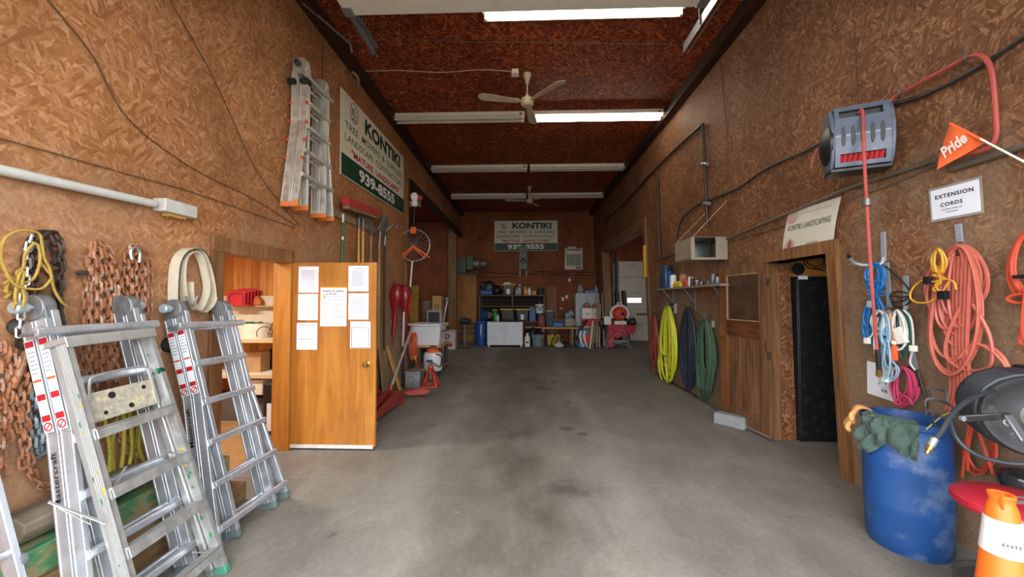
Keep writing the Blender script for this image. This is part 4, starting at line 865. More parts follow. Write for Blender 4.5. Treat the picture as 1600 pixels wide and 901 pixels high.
# cart with the white cooler
CY0, CY1 = 8.25, 8.9; cz = onY(668, 540, CY0).z; cx0, cx1 = onY(640, 540, CY0).x, onY(689, 540, CY0).x
t = T('cart_table', 'low wooden topped table carrying the white cooler', 'table', ((cx0 + cx1) / 2, 8.5, 0))
P('tabletop', MB().box(cx0, cx1, CY0 - .02, CY1 + .3, cz - .035, cz), ASH, t, bev=.004)
for x in (cx0 + .05, cx1 - .05):
    for y in (CY0 + .04, CY1 + .2): P('leg', MB().box(x - .025, x + .025, y - .025, y + .025, 0, cz - .035), plain('dark_steel_leg', '#2d2b2c', .5) if x < cx0 + .1 and y < 8.4 else bpy.data.materials['dark_steel_leg'], t)
P('shelf', MB().box(cx0 + .02, cx1 - .02, CY0 - .32, CY1 + .2, .11, .14), OLDW, t)
kz = .42
t = T('cool_box', 'white lidded cooler on the low table', 'cooler', ((cx0 + cx1) / 2, 8.5, cz)); COOL = plain('white_cooler_plastic', '#d7d9dc', .45, 0, .05)
P('body', MB().hexa([(cx0 + .05, CY0 + .03, cz), (cx1 - .05, CY0 + .03, cz), (cx1 - .05, CY1, cz), (cx0 + .05, CY1, cz), (cx0 + .02, CY0, cz + kz), (cx1 - .02, CY0, cz + kz), (cx1 - .02, CY1 + .02, cz + kz), (cx0 + .02, CY1 + .02, cz + kz)]), COOL, t, bev=.02)
P('lid', MB().box(cx0, cx1 - .02, CY0 - .02, CY1 + .03, cz + kz + .002, cz + kz + .05), COOL, t, bev=.012); P('handle', MB().tube([(cx1 - .04, CY0 + .2, cz + .3), (cx1 + .01, CY0 + .2, cz + .3), (cx1 + .01, CY0 + .45, cz + .3), (cx1 - .04, CY0 + .45, cz + .3)], .013, 6), DGREY, t)
q = onY(690, 506, 9.4); t = T('folding_stand', 'dark folding stand with a yellow top rail behind the cooler', 'stand', (q.x, 9.45, 0))
P('top_rail', MB().box(q.x - .14, q.x + .16, 9.40, 9.50, q.z - .04, q.z + .04), plain('dull_yellow_rail', '#b79f3e', .5), t, bev=.008)
for s in (-1, 1): P('leg', MB().bar((q.x + .03 * s, 9.45, q.z - .04), (q.x + .1 * s, 9.45, 0), .03, .03), BLK, t)
q = onY(680, 500, 9.2)
t = T('steel_pipe', 'grey pipe leaning behind the cooler towards the post', 'pipe', (q.x, 9.2, 0)); P('pipe', MB().cyl(Vector((onY(679, 520, 9.3).x, 9.3, 0)), onY(699, 468, 9.6), .03), GALV, t); P('coupling', MB().cyl(onY(698, 470, 9.58), onY(699.5, 466, 9.62), .045), GALV, t)
# things behind the cooler
zz = onY(670, 508, 9.3)
t = T('picture_frame', 'dark screened monitor with a pale frame behind the cooler', 'monitor', (zz.x, 8.95, cz)); a, b = onY(666, 507, 8.95), onY(690, 484, 8.95)
P('bezel', MB().box(a.x, b.x, 8.96, 9.14, cz, b.z), plain('pale_bezel', '#8f8a80', .5), t, bev=.02); P('screen', MB().box(a.x + .05, b.x - .05, 8.95, 8.96, a.z + .02, b.z - .05), BLK, t)
a, b = onY(676, 484, 9.6), onY(690, 462, 9.6); t = T('cardboard_box', 'tan carton standing behind the dark screened monitor', 'box', (a.x, 9.7, 0)); P('carton', MB().box(a.x, b.x, 9.55, 9.8, 0, b.z), plain('dull_cardboard', '#a88a4e', .8), t, bev=.004); P('hand_hole', MB().box(a.x + .07, a.x + .09, 9.546, 9.551, a.z + .05, a.z + .14).box(a.x + .14, a.x + .16, 9.546, 9.551, a.z + .05, a.z + .14), BLK, t, kind='stuff')
leaner('grey_board', 'grey board leaning behind the cooler beside the carton', 'board', 660, 672, None, 470, 9.75, .03, plain('grey_board_face', '#6d655c', .8), None)
leaner('yellow_board', 'ochre stained triangular board behind the red scoops', 'board', 640, 653, None, 446, 9.3, .02, plain('ochre_board', '#9a7a2e', .8, 0, .3), None)
# orange extension cord hanging in loops over the table corner
cp = []
for i in range(7):
    x = 634 + i * 2.6; cp += [onY(x, 522, 8.21), onY(x - 2 + R.uniform(-2, 2), 545, 8.19), onY(x + R.uniform(-1, 1), 556 + R.uniform(-6, 16), 8.18), onY(x + 3, 545, 8.19), onY(x + 1.5, 522, 8.22)]
t = T('extension_cord', 'orange extension cord hung in loops beside the white cooler', 'cord', onY(642, 520, 8.2)); P('cord', MB().tube(cr(cp, 5), .010, 5), ORC, t); P('cord', MB().tube(cr([onY(652, 545, 8.18), onY(651, 565, 8.14), onY(655, 580, 8.1)], 5), .010, 5), ORC, t); P('plug', MB().cbox(onY(648.5, 558, 8.16), (.05, .05, .08)), plain('yellow_plug', '#d8b23c', .5), t, bev=.01); P('plug', MB().cbox(onY(637, 575, 8.16), (.05, .05, .1)), ORC, t, bev=.01)
q = onY(664, 578, 8.05)
t = T('hand_sprayer', 'white tank sprayer with an orange collar under the cooler table', 'sprayer', (q.x + .12, 8.1, .14)); bx = onY(676, 560, 8.1).x
P('tank', MB().lathe([(.17, 0), (.185, .03), (.19, .3), (.17, .37), (.08, .41), (0, .41)], (bx, 8.12, .14), 20, 1.05, .8), COOL, t); P('cap', MB().lathe([(.13, 0), (.13, .05), (.05, .08), (0, .08)], (bx, 8.12, .52), 16), ORG, t); P('hose', MB().tube(cr([(bx + .1, 7.98, .5), (bx + .22, 7.95, .45), (bx + .2, 7.93, .25), (bx + .08, 7.93, .3)], 5), .012, 6), BLK, t); P('pump_handle', MB().tube([(bx - .05, 8.1, .6), (bx - .05, 8.1, .64), (bx + .07, 8.1, .64)], .012, 6), BLK, t)
P('printed_band', MB().box(bx - .1, bx + .03, 7.955, 7.962, .34, .38), plain('navy_print', '#2d3350', .5), t)
# hydraulic floor jack
JR = plain('worn_red_jack_paint', '#a3342c', .5, .2, .25, 10, '#5d4a3e', .6)
jb = onZ(590, 656); t = T('floor_jack', 'worn red floor jack on the concrete behind the open door', 'jack', (jb.x, jb.y, 0))
jx, jy = jb.x - .02, jb.y; JM = frame((jx, jy, 0), onZ(650, 606) - jb, (0, 1, 0)); JM = lean_frame((jx, jy, 0), (jx, jy, 1), (onZ(647, 607) - jb))
for s in (-1, 1):
    P('side_plate', MB(JM @ Matrix.Rotation(pi / 2, 4, 'X')).prism([(-.45, .12), (.1, .1), (.75, .06), (.82, .09), (.8, .17), (.45, .29), (.15, .27), (-.4, .20)], s * .13 - .008, s * .13 + .008), JR, t, bev=.004)
P('lift_arm', MB(JM).bar((-.3, 0, .22), (.55, 0, .25), .09, .06), JR, t); P('saddle', MB(JM).lathe([(0, .24), (.07, .24), (.075, .29), (.06, .29), (.05, .27), (0, .27)], (-.35, 0, 0), 18), JR, t)
for px_, s in ((-.4, 1), (-.4, -1)): P('front_wheel', MB(JM @ Matrix.Translation((px_, s * .15, .06)) @ Matrix.Rotation(pi / 2, 4, 'X')).lathe([(0, -.025), (.055, -.025), (.06, 0), (.055, .025), (0, .025)], n=16), STEEL_D, t)
for s in (1, -1): P('caster', MB(JM @ Matrix.Translation((.76, s * .12, .05)) @ Matrix.Rotation(pi / 2, 4, 'X')).lathe([(0, -.02), (.045, -.02), (.05, 0), (.045, .02), (0, .02)], n=14), JR, t)
P('cross_plate', MB(JM).box(.3, .75, -.13, .13, .1, .13), JR, t)
P('handle_socket', MB(JM).cyl((.55, 0, .12), (.60, 0, .34), .035), JR, t)
h0 = JM @ Vector((.60, 0, .3)); h1 = onY(645, 508, 7.4)
P('handle', MB().cyl(h0, h1, .021), plain('bare_steel_handle', '#c9c5be', .4, .4), t); dd = (h1 - h0).normalized(); P('handle_bar', MB().cyl(h1 + Vector((-.1, 0, .02)), h1 + Vector((.11, 0, .02)), .014), plain('pink_cross_bar', '#cbaaa2', .5), t)
t = T('white_pipe', 'upright white plastic pipe with a dark foot in front of the red scoops', 'pipe', onZ(629, 600)); _p = onY(629.5, 541, 7.1); P('pipe', MB().cyl(_p, onY(631, 487, 7.12), .018), plain('white_pipe_plastic', '#cfcac2', .5), t); P('foot', MB().cyl(_p, Vector((_p.x, _p.y, 0)), .022), BLK, t)
q = onZ(650, 622); t = T('bottle_jack', 'small red trolley jack in front of the grey metal box', 'jack', (q.x, q.y + .1, 0)); KM = frame((q.x - .02, q.y + .12, 0), (1, .25, 0), (-.25, 1, 0))
for s in (-1, 1): P('side_plate', MB(KM @ Matrix.Rotation(pi / 2, 4, 'X')).prism([(-.2, .04), (.2, .04), (.22, .09), (.08, .14), (-.2, .1)], s * .06 - .006, s * .06 + .006), JR, t)
for x in (-.18, .18):
    for s in (-1, 1): P('wheel', MB(KM @ Matrix.Translation((x, s * .075, .035)) @ Matrix.Rotation(pi / 2, 4, 'X')).lathe([(0, -.012), (.032, -.012), (.035, 0), (.032, .012), (0, .012)], n=12), BLK, t)
P('saddle', MB(KM).lathe([(0, .1), (.04, .1), (.04, .13), (0, .13)], (-.12, 0, 0), 12), JR, t); P('body', MB(KM).box(-.2, .2, -.05, .05, .045, .095), JR, t, bev=.01)
q = onZ(645, 606); t = T('metal_box', 'grey galvanized metal box standing behind the small red jack', 'box', (q.x, q.y, 0)); a, b = onY(633, 606, q.y).x, onY(656, 606, q.y).x; zt = onY(645, 582, q.y).z
P('body', MB().box(a, b, q.y, q.y + .3, 0, zt), GALV, t, bev=.006); P('knockout', MB(frame(((a + b) / 2 - .02, q.y, zt * .5), (1, 0, 0), (0, 0, 1))).tube([(.07 * cos(i * .35), .07 * sin(i * .35), 0) for i in range(18)], .006, 5, closed=True), STEEL_D, t); P('lid', MB().box(a - .01, b + .01, q.y - .01, q.y + .31, zt, zt + .02), GALV, t)
q = onZ(671, 605); zt = onY(671, 567, q.y).z; t = T('jack_stand', 'red jack stand with splayed legs beside the grey metal box', 'jack stand', (q.x, q.y + .1, 0)); c = Vector((q.x, q.y + .1, 0)); JO = plain('orange_red_stand_paint', '#c2452f', .5, .1, .2, 12, '#6a4a3c', .4, obj=False)
for sx_ in (-1, 1):
    for sy_ in (-1, 1): P('leg', MB().bar(c + Vector((sx_ * .13, sy_ * .12, 0)), c + Vector((sx_ * .035, sy_ * .03, zt * .72)), .045, .02), JO, t)
P('foot_frame', MB().box(c.x - .15, c.x + .15, c.y - .14, c.y - .11, 0, .03).box(c.x - .15, c.x + .15, c.y + .11, c.y + .14, 0, .03).box(c.x - .15, c.x - .12, c.y - .11, c.y + .11, 0, .03).box(c.x + .12, c.x + .15, c.y - .11, c.y + .11, 0, .03), JO, t)
P('collar', MB().lathe([(.06, 0), (.05, .1), (.045, .1), (.0, .1)], (c.x, c.y, zt * .66), 16), JO, t); P('post', MB().box(c.x - .02, c.x + .02, c.y - .02, c.y + .02, zt * .3, zt * .95), STEEL_D, t); P('saddle', MB().box(c.x - .06, c.x + .06, c.y - .03, c.y + .03, zt * .93, zt), STEEL_D, t, bev=.006)
P('lever', MB().bar(c + Vector((0, -.06, zt * .75)), c + Vector((.15, -.12, zt * .6)), .02, .012), BLK, t)
# ------------------------------------------------------------------ back wall and the clutter in front of it
NAVY = plain('blue_plastic', '#1e4f96', .45, 0, .12); SKYB = plain('light_blue_plastic', '#4f86b8', .5); GREYP = plain('grey_plastic', '#8b9196', .5); YEL = plain('yellow_plastic', '#d8b62f', .5); WHT = plain('white_enamel_paint', '#d3d8dd', .45, 0, .05, dirt='#9aa0a0', dirt_amt=.2)
DWOOD = wood('dark_shelf_timber', ('#3a2a1c', '#57402b', '#6d5238', '#2d2016'), along=0, obj=False)
def bx(px0, px1, py0, py1, D):
    a = onY(px0, py1, D); b = onY(px1, py0, D); return a.x, b.x, a.z, b.z
def block(name, label, cat, px, py, D, dep, mat, group=None, bev=.01, base=None):
    a, b, z0, z1 = bx(px[0], px[1], py[0], py[1], D)
    if base is not None: z0 = base
    return S(name, MB().box(a, b, D, D + dep, z0, z1), mat, label, cat, group, bev=bev)
# electric box, heater, blower, conduits, switches on the wall
a, b, z0, z1 = bx(811, 824, 384, 421, 15.1)
t = T('electric_box', 'tall grey electric meter box with a round dial over the company sign', 'electric box', ((a + b) / 2, 15.2, z0)); EB = plain('grey_green_box_paint', '#63675e', .5, .2, .08)
P('body', MB().box(a, b, 15.12, YB, z0, z1), EB, t, bev=.012); mx = (a + b) / 2
P('dial', MB(frame((mx, 15.12, z0 + (z1 - z0) * .36), (1, 0, 0), (0, 0, 1))).lathe([(0, 0), (.115, 0), (.115, .02), (.08, .03), (0, .03)], n=20), BLK, t); P('door', MB().box(a + .03, b - .03, 15.11, 15.12, z0 + (z1 - z0) * .66, z1 - .05), EB, t, bev=.004); P('window', MB().box(mx - .05, mx + .05, 15.105, 15.11, z0 + (z1 - z0) * .68, z0 + (z1 - z0) * .74), BLK, t)
for k, px in enumerate((812.5, 822.5)):
    q = onY(px, 432, 15.2); S('conduit_pipe', MB().cyl((q.x, 15.2, q.z), (q.x, 15.2, z0), .03), GALV, ('pale conduit stub below the electric box on the blower side', 'pale conduit stub below the electric box on the heater side')[k], 'conduit')
a, b, z0, z1 = bx(883, 911, 387, 421, 15.0)
t = T('wall_heater', 'cream gas heater with a grid front on the back wall', 'heater', ((a + b) / 2, 15.1, z0)); HC = plain('cream_heater_enamel', '#cfc6ad', .5)
P('body', MB().box(a, b, 15.05, YB, z0, z1), HC, t, bev=.02); P('top_vent', MB().box(a + .12, b - .25, 15.1, YB, z1, z1 + .06), HC, t); P('grille_recess', MB().box(a + .07, b - .06, 15.035, 15.05, z0 + .16, z1 - .24), BLK, t); P('top_slot', MB().box(a + .05, b - .05, 15.035, 15.05, z1 - .1, z1 - .05), BLK, t); P('badge', MB().box(b - .28, b - .06, 15.035, 15.05, z0 + .05, z0 + .11), DGREY, t)
for i in range(6): x = a + .15 + i * (b - a - .26) / 5; P('grille_bar', MB().box(x - .012, x + .012, 15.02, 15.035, z0 + .16, z1 - .24), HC, t)
for i in range(5): z = z0 + .22 + i * (z1 - z0 - .5) / 4; P('grille_bar', MB().box(a + .07, b - .06, 15.02, 15.035, z - .01, z + .01), HC, t)
a, b, z0, z1 = bx(715, 760, 400, 427, 15.0); GRP = plain('machine_green', '#4d5a45', .6, .1, .12)
t = T('blower_unit', 'green fan blower with a round duct high beside the back post', 'blower', (a + .3, 15.0, z0)); w = b - a
P('motor_box', MB().box(a, a + w * .32, 14.75, YB, z0, z1 - .06), GRP, t, bev=.02); P('housing', MB().box(a + w * .32, a + w * .56, 14.8, YB, z0 + .12, z1), GRP, t, bev=.02)
P('duct', MB(frame((a + w * .56, 15.0, (z0 + z1) / 2 + .04), (0, 1, 0), (0, 0, 1))).lathe([(.2, 0), (.22, .1), (.2, .14), (.22, .25), (.17, .3), (.17, w * .44), (.14, w * .44), (.14, .3)], n=20), plain('dull_duct', '#7b7466', .45, .5), t); P('bracket', MB().box(a - .05, a + w * .6, 14.8, YB, z0 - .05, z0), DWOOD, t)
for k, (pts, lab) in enumerate((([(745, 424), (790, 427), (850, 428), (930, 430)], 'dark cable run along the back wall below the electric box'), ([(720, 424), (735, 426), (760, 433), (800, 432)], 'dark cable sagging below the green blower'), ([(835, 424), (880, 425), (928, 425)], 'dark cable run below the wall heater'))):
    rope('wall_wire', lab, 'wire', [[onB(x, y, .015) for x, y in pts]], .012, BLK, 5)
for k, px in enumerate((880.5, 905)):
    rope('hanging_wire', ('thin wire from the ceiling to the sign end of the heater', 'thin wire from the ceiling to the heater top')[k], 'wire', [[onB(px, 318, .03), onB(px, 385, .03)]], .007, plain('dark_wire', '#3a2a20', .6) if k == 0 else bpy.data.materials['dark_wire'], 4)
q = onB(890, 437.5, .1); t = T('light_bulb', 'round white bulb on the back wall with a cord below', 'bulb', q); P('globe', MB().sphere(q, .075, 8), SWHITE, t); P('holder', MB().cyl(q, onB(890, 437.5, 0), .03), BLK, t); P('cord', MB().tube([q - Vector((.1, -.08, .05)), onB(885.5, 462, .02)], .008, 4), BLK, t)
for px, py, lab in ((879.5, 467, 'white wall outlet on the bin side'), (885.5, 463.5, 'white wall outlet at the end of the bulb cord'), (876.5, 481.5, 'small white switch low on the back wall')):
    a, b, z0, z1 = bx(px - 1.9, px + 1.9, py - 2.8 + (1.8 if 'switch' in lab else 0), py + 2.8 - (1.8 if 'switch' in lab else 0), 15.25); t = T('wall_outlet', lab, 'outlet', (a, 15.25, z0)); P('plate', MB().box(a, b, YB - .03, YB, z0, z1), SWHITE, t, bev=.005); P('socket', MB().box(a + .03, b - .03, YB - .035, YB - .03, z0 + .02, z1 - .02), CREAM, t)
# upright boards
leaner('strand_board_panel', 'tall strand board panel standing below the green blower', 'board', 711, 745, None, 428, 14.75, .02, osb('strand_board_loose', ('#7a4a24', '#9c6634', '#b07a44', '#cf9a62', '#5a3518'), 1), lean=.2)
leaner('brown_board', 'brown board leaning on the back wall between the shelf rack and the cabinet', 'board', 855.5, 872, None, 448, 15.0, .025, wood('red_brown_board', ('#6a3e22', '#85522f', '#9c663e', '#55321c'), obj=False), lean=.2)
# shelf rack
D = 14.5; xa, xb = onY(748, 460, D).x, onY(852, 460, D).x
t = T('shelf_rack', 'dark timber shelf rack with three boards on the back wall', 'shelf rack', ((xa + xb) / 2, 14.8, 0)); zs = [onY(800, y, D).z for y in (460.5, 477.5, 501.5)]
for i, z in enumerate(zs): P('shelf', MB().box(xa, xb + (.1 if i == 0 else 0), D, YB - .02, z - .05, z), DWOOD, t, bev=.004)
for x in (xa + .03, (xa + xb) / 2 + .02, xb - .03): P('upright', MB().box(x - .03, x + .03, D + .02, D + .08, 0, zs[0] - .05).box(x - .03, x + .03, YB - .1, YB - .04, 0, zs[0] - .05), DWOOD, t)
P('back_panel', MB().box(xa, xb, YB - .03, YB - .01, zs[2], zs[0]), plain('dark_back_panel', '#2c211a', .8), t)
Z0, Z1, Z2 = zs
def tote(label, px0, px1, pytop, base, D, label_px=None):
    a, b, z0, z1 = bx(px0, px1, pytop, 500, D); t = T('storage_tote', label, 'tote', ((a + b) / 2, D + .2, base), 'black totes with yellow lids'); h = z1 - base
    P('bin', MB().hexa([(a + .06, D + .03, base), (b - .06, D + .03, base), (b - .06, D + .37, base), (a + .06, D + .37, base), (a + .02, D, base + h * .9), (b - .02, D, base + h * .9), (b - .02, D + .4, base + h * .9), (a + .02, D + .4, base + h * .9)]), BLK, t, bev=.015)
    for i in range(4): x = a + .1 + i * (b - a - .2) / 3; P('rib', MB().box(x - .012, x + .012, D - .008, D + .02, base + .05, base + h * .86), DGREY, t)
    P('lid', MB().box(a - .02, b + .02, D - .02, D + .42, base + h * .88, base + h), YEL, t, bev=.012)
    if label_px: x0, x1, q0, q1 = bx(label_px[0], label_px[1], label_px[2], label_px[3], D - .01); P('label', MB().box(x0, x1, D - .012, D - .006, q0, q1), WHITE_LABEL, t)
tote('black tote with yellow lid on the top shelf of the rack', 785, 804, 443.5, Z0, 14.6, (791.5, 796.5, 451, 459)); tote('black tote with yellow lid on the middle shelf without a label', 782.5, 803, 482, Z2, 14.55); tote('black tote with yellow lid and white label on the middle shelf', 806, 827, 482, Z2, 14.55, (813.5, 818.5, 491, 499))
block('tool_tray', 'pale flat tray on the lid of the top tote', 'tray', (787.5, 798), (441, 443.4), 14.65, .25, SWHITE)
def lump(name, label, cat, c, r, mat, group=None, seed=0):
    m = MB(); m.sphere(c, 1, 9, r); rr = random.Random(seed); o = [(rr.uniform(2, 5), rr.uniform(0, 6)) for _ in range(3)]
    m.v = [Vector(c) + Vector([(v[i] - c[i]) * (1 + .13 * sin(o[0][0] * (v.x / r[0]) + o[0][1]) + .11 * sin(o[1][0] * v.z / r[2] + o[1][1]) + .08 * sin(7 * v.x / r[0] + o[2][1])) for i in range(3)]) for v in m.v]
    zb = c[2] - r[2] * .8
    for v in m.v: v.z = max(v.z, zb)
    return S(name, m, mat, label, cat, group)
q = onY(760, 455, 14.7); block('tool_case', 'blue flat case on the top shelf beside the black bags', 'case', (750, 770), (453, 460), 14.55, .4, NAVY, base=Z0, bev=.04)
lump('black_bag', 'slumped black bag on the top shelf behind the blue case', 'bag', (onY(763, 450, 15).x, 15.02, Z0 + .24), (.36, .1, .3), BLK, None, 1); lump('black_bag', 'smaller black bag on the top shelf next to the tote', 'bag', (onY(778, 453, 14.8).x, 14.8, Z0 + .16), (.17, .17, .2), BLK, None, 2)
def bottle(name, label, cat, px, pytop, base, D, r, mat, capmat, group=None, neck=.4):
    c = onY(px, pytop, D); h = c.z - base; t = T(name, label, cat, (c.x, D, base), group)
    P('body', MB().lathe([(r * .9, 0), (r, .02), (r, h * .62), (r * .85, h * .74), (r * neck, h * .84), (r * neck, h * .9), (0, h * .9)], (c.x, D, base), 14), mat, t); P('cap', MB().lathe([(r * neck * 1.2, 0), (r * neck * 1.2, h * .1), (0, h * .1)], (c.x, D, base + h * .89), 12), capmat, t); return t
SILP = plain('silver_bottle', '#a9aaa8', .35, .3)
bottle('spray_bottle', 'silver bottle on the top shelf, taller of the pair', 'bottle', 812, 444, Z0, 14.65, .085, SILP, SWHITE); bottle('spray_bottle', 'silver bottle on the top shelf, shorter of the pair', 'bottle', 808, 449.5, Z0, 14.6, .07, SILP, GREYP); bottle('oil_jug', 'white bottle on the top shelf beside the orange carton', 'bottle', 827, 448.5, Z0, 14.65, .075, SWHITE, YEL)
t = T('orange_carton', 'orange carton standing on the top shelf', 'carton', (onY(821, 459, 14.6).x, 14.6, Z0)); a, b, z0, z1 = bx(818.3, 823.6, 448, 460, 14.6); P('box', MB().box(a, b, 14.6, 14.78, Z0, z1), plain('orange_carton_card', '#d78a24', .6), t, bev=.006); P('panel', MB().box(a + .03, b - .03, 14.597, 14.6, Z0 + .08, Z0 + .2), plain('yellow_card', '#e0bb45', .6), t)
block('yellow_case', 'small yellow case on the top shelf', 'case', (831, 838), (454, 459), 14.6, .2, plain('dull_yellow_case', '#b89b3c', .6), base=Z0)
t = T('grey_bucket', 'dark grey bucket at the end of the top shelf', 'bucket', (onY(845, 459, 14.7).x, 14.75, Z0)); cx = onY(845, 459, 14.75).x; P('pail', MB().lathe([(.11, 0), (.135, .26), (.14, .27), (.125, .27), (.1, .02), (0, .02)], (cx, 14.75, Z0), 18), DGREY, t); P('bail', MB().tube([(cx + .135 * cos(a), 14.75 - .03, Z0 + .24 - .1 * sin(a)) for a in [pi * i / 8 for i in range(9)]], .006, 5), GALV, t)
lump('blue_bag', 'blue cloth bag on the middle shelf at the board end', 'bag', (onY(757, 490, 14.8).x, 14.8, Z2 + .2), (.26, .2, .26), plain('blue_cloth', '#27436e', .85), None, 4)
lump('mottled_bag', 'mottled brown and pink bag of rags on the middle shelf', 'bag', (onY(765.5, 489, 14.62).x, 14.62, Z2 + .22), (.1, .06, .14), plain('mottled_cloth', '#7d6a58', .9, 0, .5, 26), None, 5)
t = T('green_sprayer', 'bright green trigger sprayer bottle on the middle shelf', 'sprayer', (onY(774, 500, 14.6).x, 14.65, Z2)); cx = onY(774.5, 490, 14.65).x; P('bottle', MB().lathe([(.085, 0), (.09, .02), (.09, .24), (.04, .33), (.035, .38), (0, .38)], (cx, 14.65, Z2), 16), plain('bright_green', '#2f9a3f', .45), t); P('trigger_head', MB().box(cx - .13, cx + .07, 14.62, 14.68, Z2 + .38, Z2 + .44).box(cx - .1, cx - .07, 14.63, 14.67, Z2 + .26, Z2 + .38), bpy.data.materials['bright_green'], t, bev=.008)
bottle('white_bottle', 'small white bottle in front of the green sprayer', 'bottle', 778, 491, Z2, 14.55, .05, SWHITE, SWHITE)
t = T('blue_box', 'light blue box with a darker panel on the middle shelf beside the totes', 'box', (onY(831, 491, 14.6).x, 14.7, Z2)); a, b, z0, z1 = bx(827.8, 836.3, 480, 491, 14.65); P('carton', MB().box(a, b, 14.65, 14.95, Z2 + .24, z1), SKYB, t, bev=.008); P('panel', MB().box(a + .04, b - .04, 14.645, 14.65, Z2 + .3, z1 - .06), NAVY, t); P('base_carton', MB().box(a - .02, b + .02, 14.62, 14.95, Z2, Z2 + .24), NAVY, t, bev=.006)
t = T('white_pail', 'white pail with a blue square on the shelf above the red can', 'bucket', (onY(843.5, 490, 14.6).x, 14.65, Z2)); cx = onY(843.5, 490, 14.65).x; zb = onY(843, 489, 14.65).z; P('pail', MB().lathe([(.14, 0), (.165, .3), (.175, .3), (.175, .34), (0, .34)], (cx, 14.65, zb), 20), SWHITE, t); P('label', MB().box(cx - .06, cx + .06, 14.485, 14.50, zb + .1, zb + .23), SKYB, t); P('stand', MB().lathe([(.18, 0), (.18, zb - Z2), (0, zb - Z2)], (cx, 14.66, Z2), 14), BLK, t); P('cap_knob', MB().lathe([(.08, 0), (.09, .1), (0, .12)], (cx, 14.65, zb + .34), 14), DGREY, t)
# things on the floor in front of the rack
D = 13.2; a, b, z0, z1 = bx(761, 817, 503, 541, D); t = T('white_cabinet', 'low white two door cabinet on casters before the shelf rack', 'cabinet', ((a + b) / 2, D + .3, 0))
P('carcass', MB().box(a, b, D + .02, D + .55, .07, z1), WHT, t, bev=.008)
md = a + (b - a) * .475
for x0, x1, hx in ((a + .004, md - .003, md - .07), (md + .003, b - .004, md + .07)): d = P('door', MB().box(x0, x1, D, D + .02, .075, z1 - .01), WHT, t, bev=.006); P('handle', MB().box(hx - .035, hx + .035, D - .02, D, z1 - .3, z1 - .27), GALV, d)
P('door_seam', MB().box(md + .055, md + .062, D - .001, D, .08, z1 - .02), GREYP, t)
for x in (a + .06, b - .06): P('caster', MB().lathe([(0, 0), (.03, 0), (.035, .035), (.03, .07), (0, .07)], (x, D + .08, 0), 10), SWHITE, t)
top = z1; lump('cloth_heap', 'flattened dark cloth lying on the white cabinet', 'cloth', ((a + b) / 2 + .15, D + .3, top + .02), (.4, .16, .035), DGREY, None, 8)
def drum(name, label, cx, D, r, h, mat, group=None, cat='drum'):
    t = T(name, label, cat, (cx, D, 0), group); P('body', MB().lathe([(r * .93, 0), (r * .97, .03), (r, .1), (r, h * .3), (r * 1.03, h * .33), (r, h * .36), (r, h * .66), (r * 1.03, h * .69), (r, h * .72), (r * .98, h * .95), (r * 1.02, h * .97), (r * 1.02, h), (r * .9, h), (r * .9, h * .96), (0, h * .96)], (cx, D, 0), 28), mat, t); return t
t = drum('blue_drum', 'blue plastic drum standing beside the white cabinet at the back', onY(752, 520, 13.9).x, 13.9, .21, .85, NAVY)
P('strap', MB().tube(cr([onY(752, 508, 13.9) + Vector((0, -.1, .02)), onY(752, 508, 13.7) + Vector((0, -.02, 0)), onY(751, 522, 13.66)], 4), .02, 5), SWHITE, t, 'white strap hanging down the front')
t = T('metal_rack', 'dark tubular metal frame standing before the strand board panel', 'rack', (onY(730, 540, 13.8).x, 13.9, 0)); a, b, z0, z1 = bx(718, 741, 507, 541, 13.6)
for x in (a, b):
    for y in (13.6, 14.1): P('post', MB().cyl((x, y, 0), (x, y, z1), .017, n=8), DGREY, t)
for z in (.12, z1 * .55, z1 * .8, z1): P('rail', MB().tube([(a, 13.6, z), (b, 13.6, z), (b, 14.1, z), (a, 14.1, z)], .014, 6, closed=True), DGREY, t)
P('middle_post', MB().cyl((a + .2, 13.6, 0), (a + .2, 13.6, z1), .03, n=8), plain('pale_tube', '#8c857a', .5), t)
lump('dark_bundle', 'dark bundle of gear lying on the metal frame', 'bundle', (onY(727, 500, 13.85).x, 13.85, z1 + .1), (.2, .18, .14), DGREY, None, 9)
t = T('white_carton', 'white carton printed in red standing beside the cooler table', 'carton', (onY(701, 545, 12.6).x, 12.7, 0)); D = 12.6; a, b, z0, z1 = bx(689.5, 711, 516, 545, D)
P('box', MB().box(a, b, D, D + .3, 0, z1), plain('white_card', '#d3ccc8', .7), t, bev=.006); P('flap', MB().box(a, b, D - .003, D, z1 - .05, z1 - .01), GREYP, t)
text('D', frame((a + (b - a) * .45, D - .001, z1 * .68), (1, 0, 0), (0, 0, 1)), .17, .18, SRED, t, .05); text('Club', frame((a + (b - a) * .48, D - .001, z1 * .26), (1, 0, 0), (0, 0, 1)), .3, .15, SRED, t, .06)
# bench with its load
D = 14.0; a, b, z0, z1 = bx(820, 900, 510.5, 540, D); t = T('work_bench', 'long timber work bench along the back wall', 'bench', ((a + b) / 2, 14.4, 0)); zt = z1
P('benchtop', MB().box(a, b + .4, D, 14.48, zt - .05, zt), OLDH, t, bev=.006); P('benchtop', MB().box(onY(846, 510, D).x, b + .4, D - .25, D, zt - .055, zt - .005), ASH, t, bev=.006)
for px in (848, 894): x = onY(px, 530, D).x; P('leg', MB().box(x - .04, x + .04, D - .1, D - .02, 0, zt - .055), OLDW, t); P('leg', MB().box(x - .04, x + .04, 14.38, 14.46, 0, zt - .05), OLDW, t)
P('low_shelf', MB().box(onY(848, 500, D).x + .05, b - .3, D + .06, 14.4, zt - .3, zt - .27), DWOOD, t)
bottle('red_can', 'dull red can on the bench below the white pail', 'can', 846, 491, zt, 14.15, .14, plain('dull_red_can', '#8e4244', .5), DGREY, neck=.8)
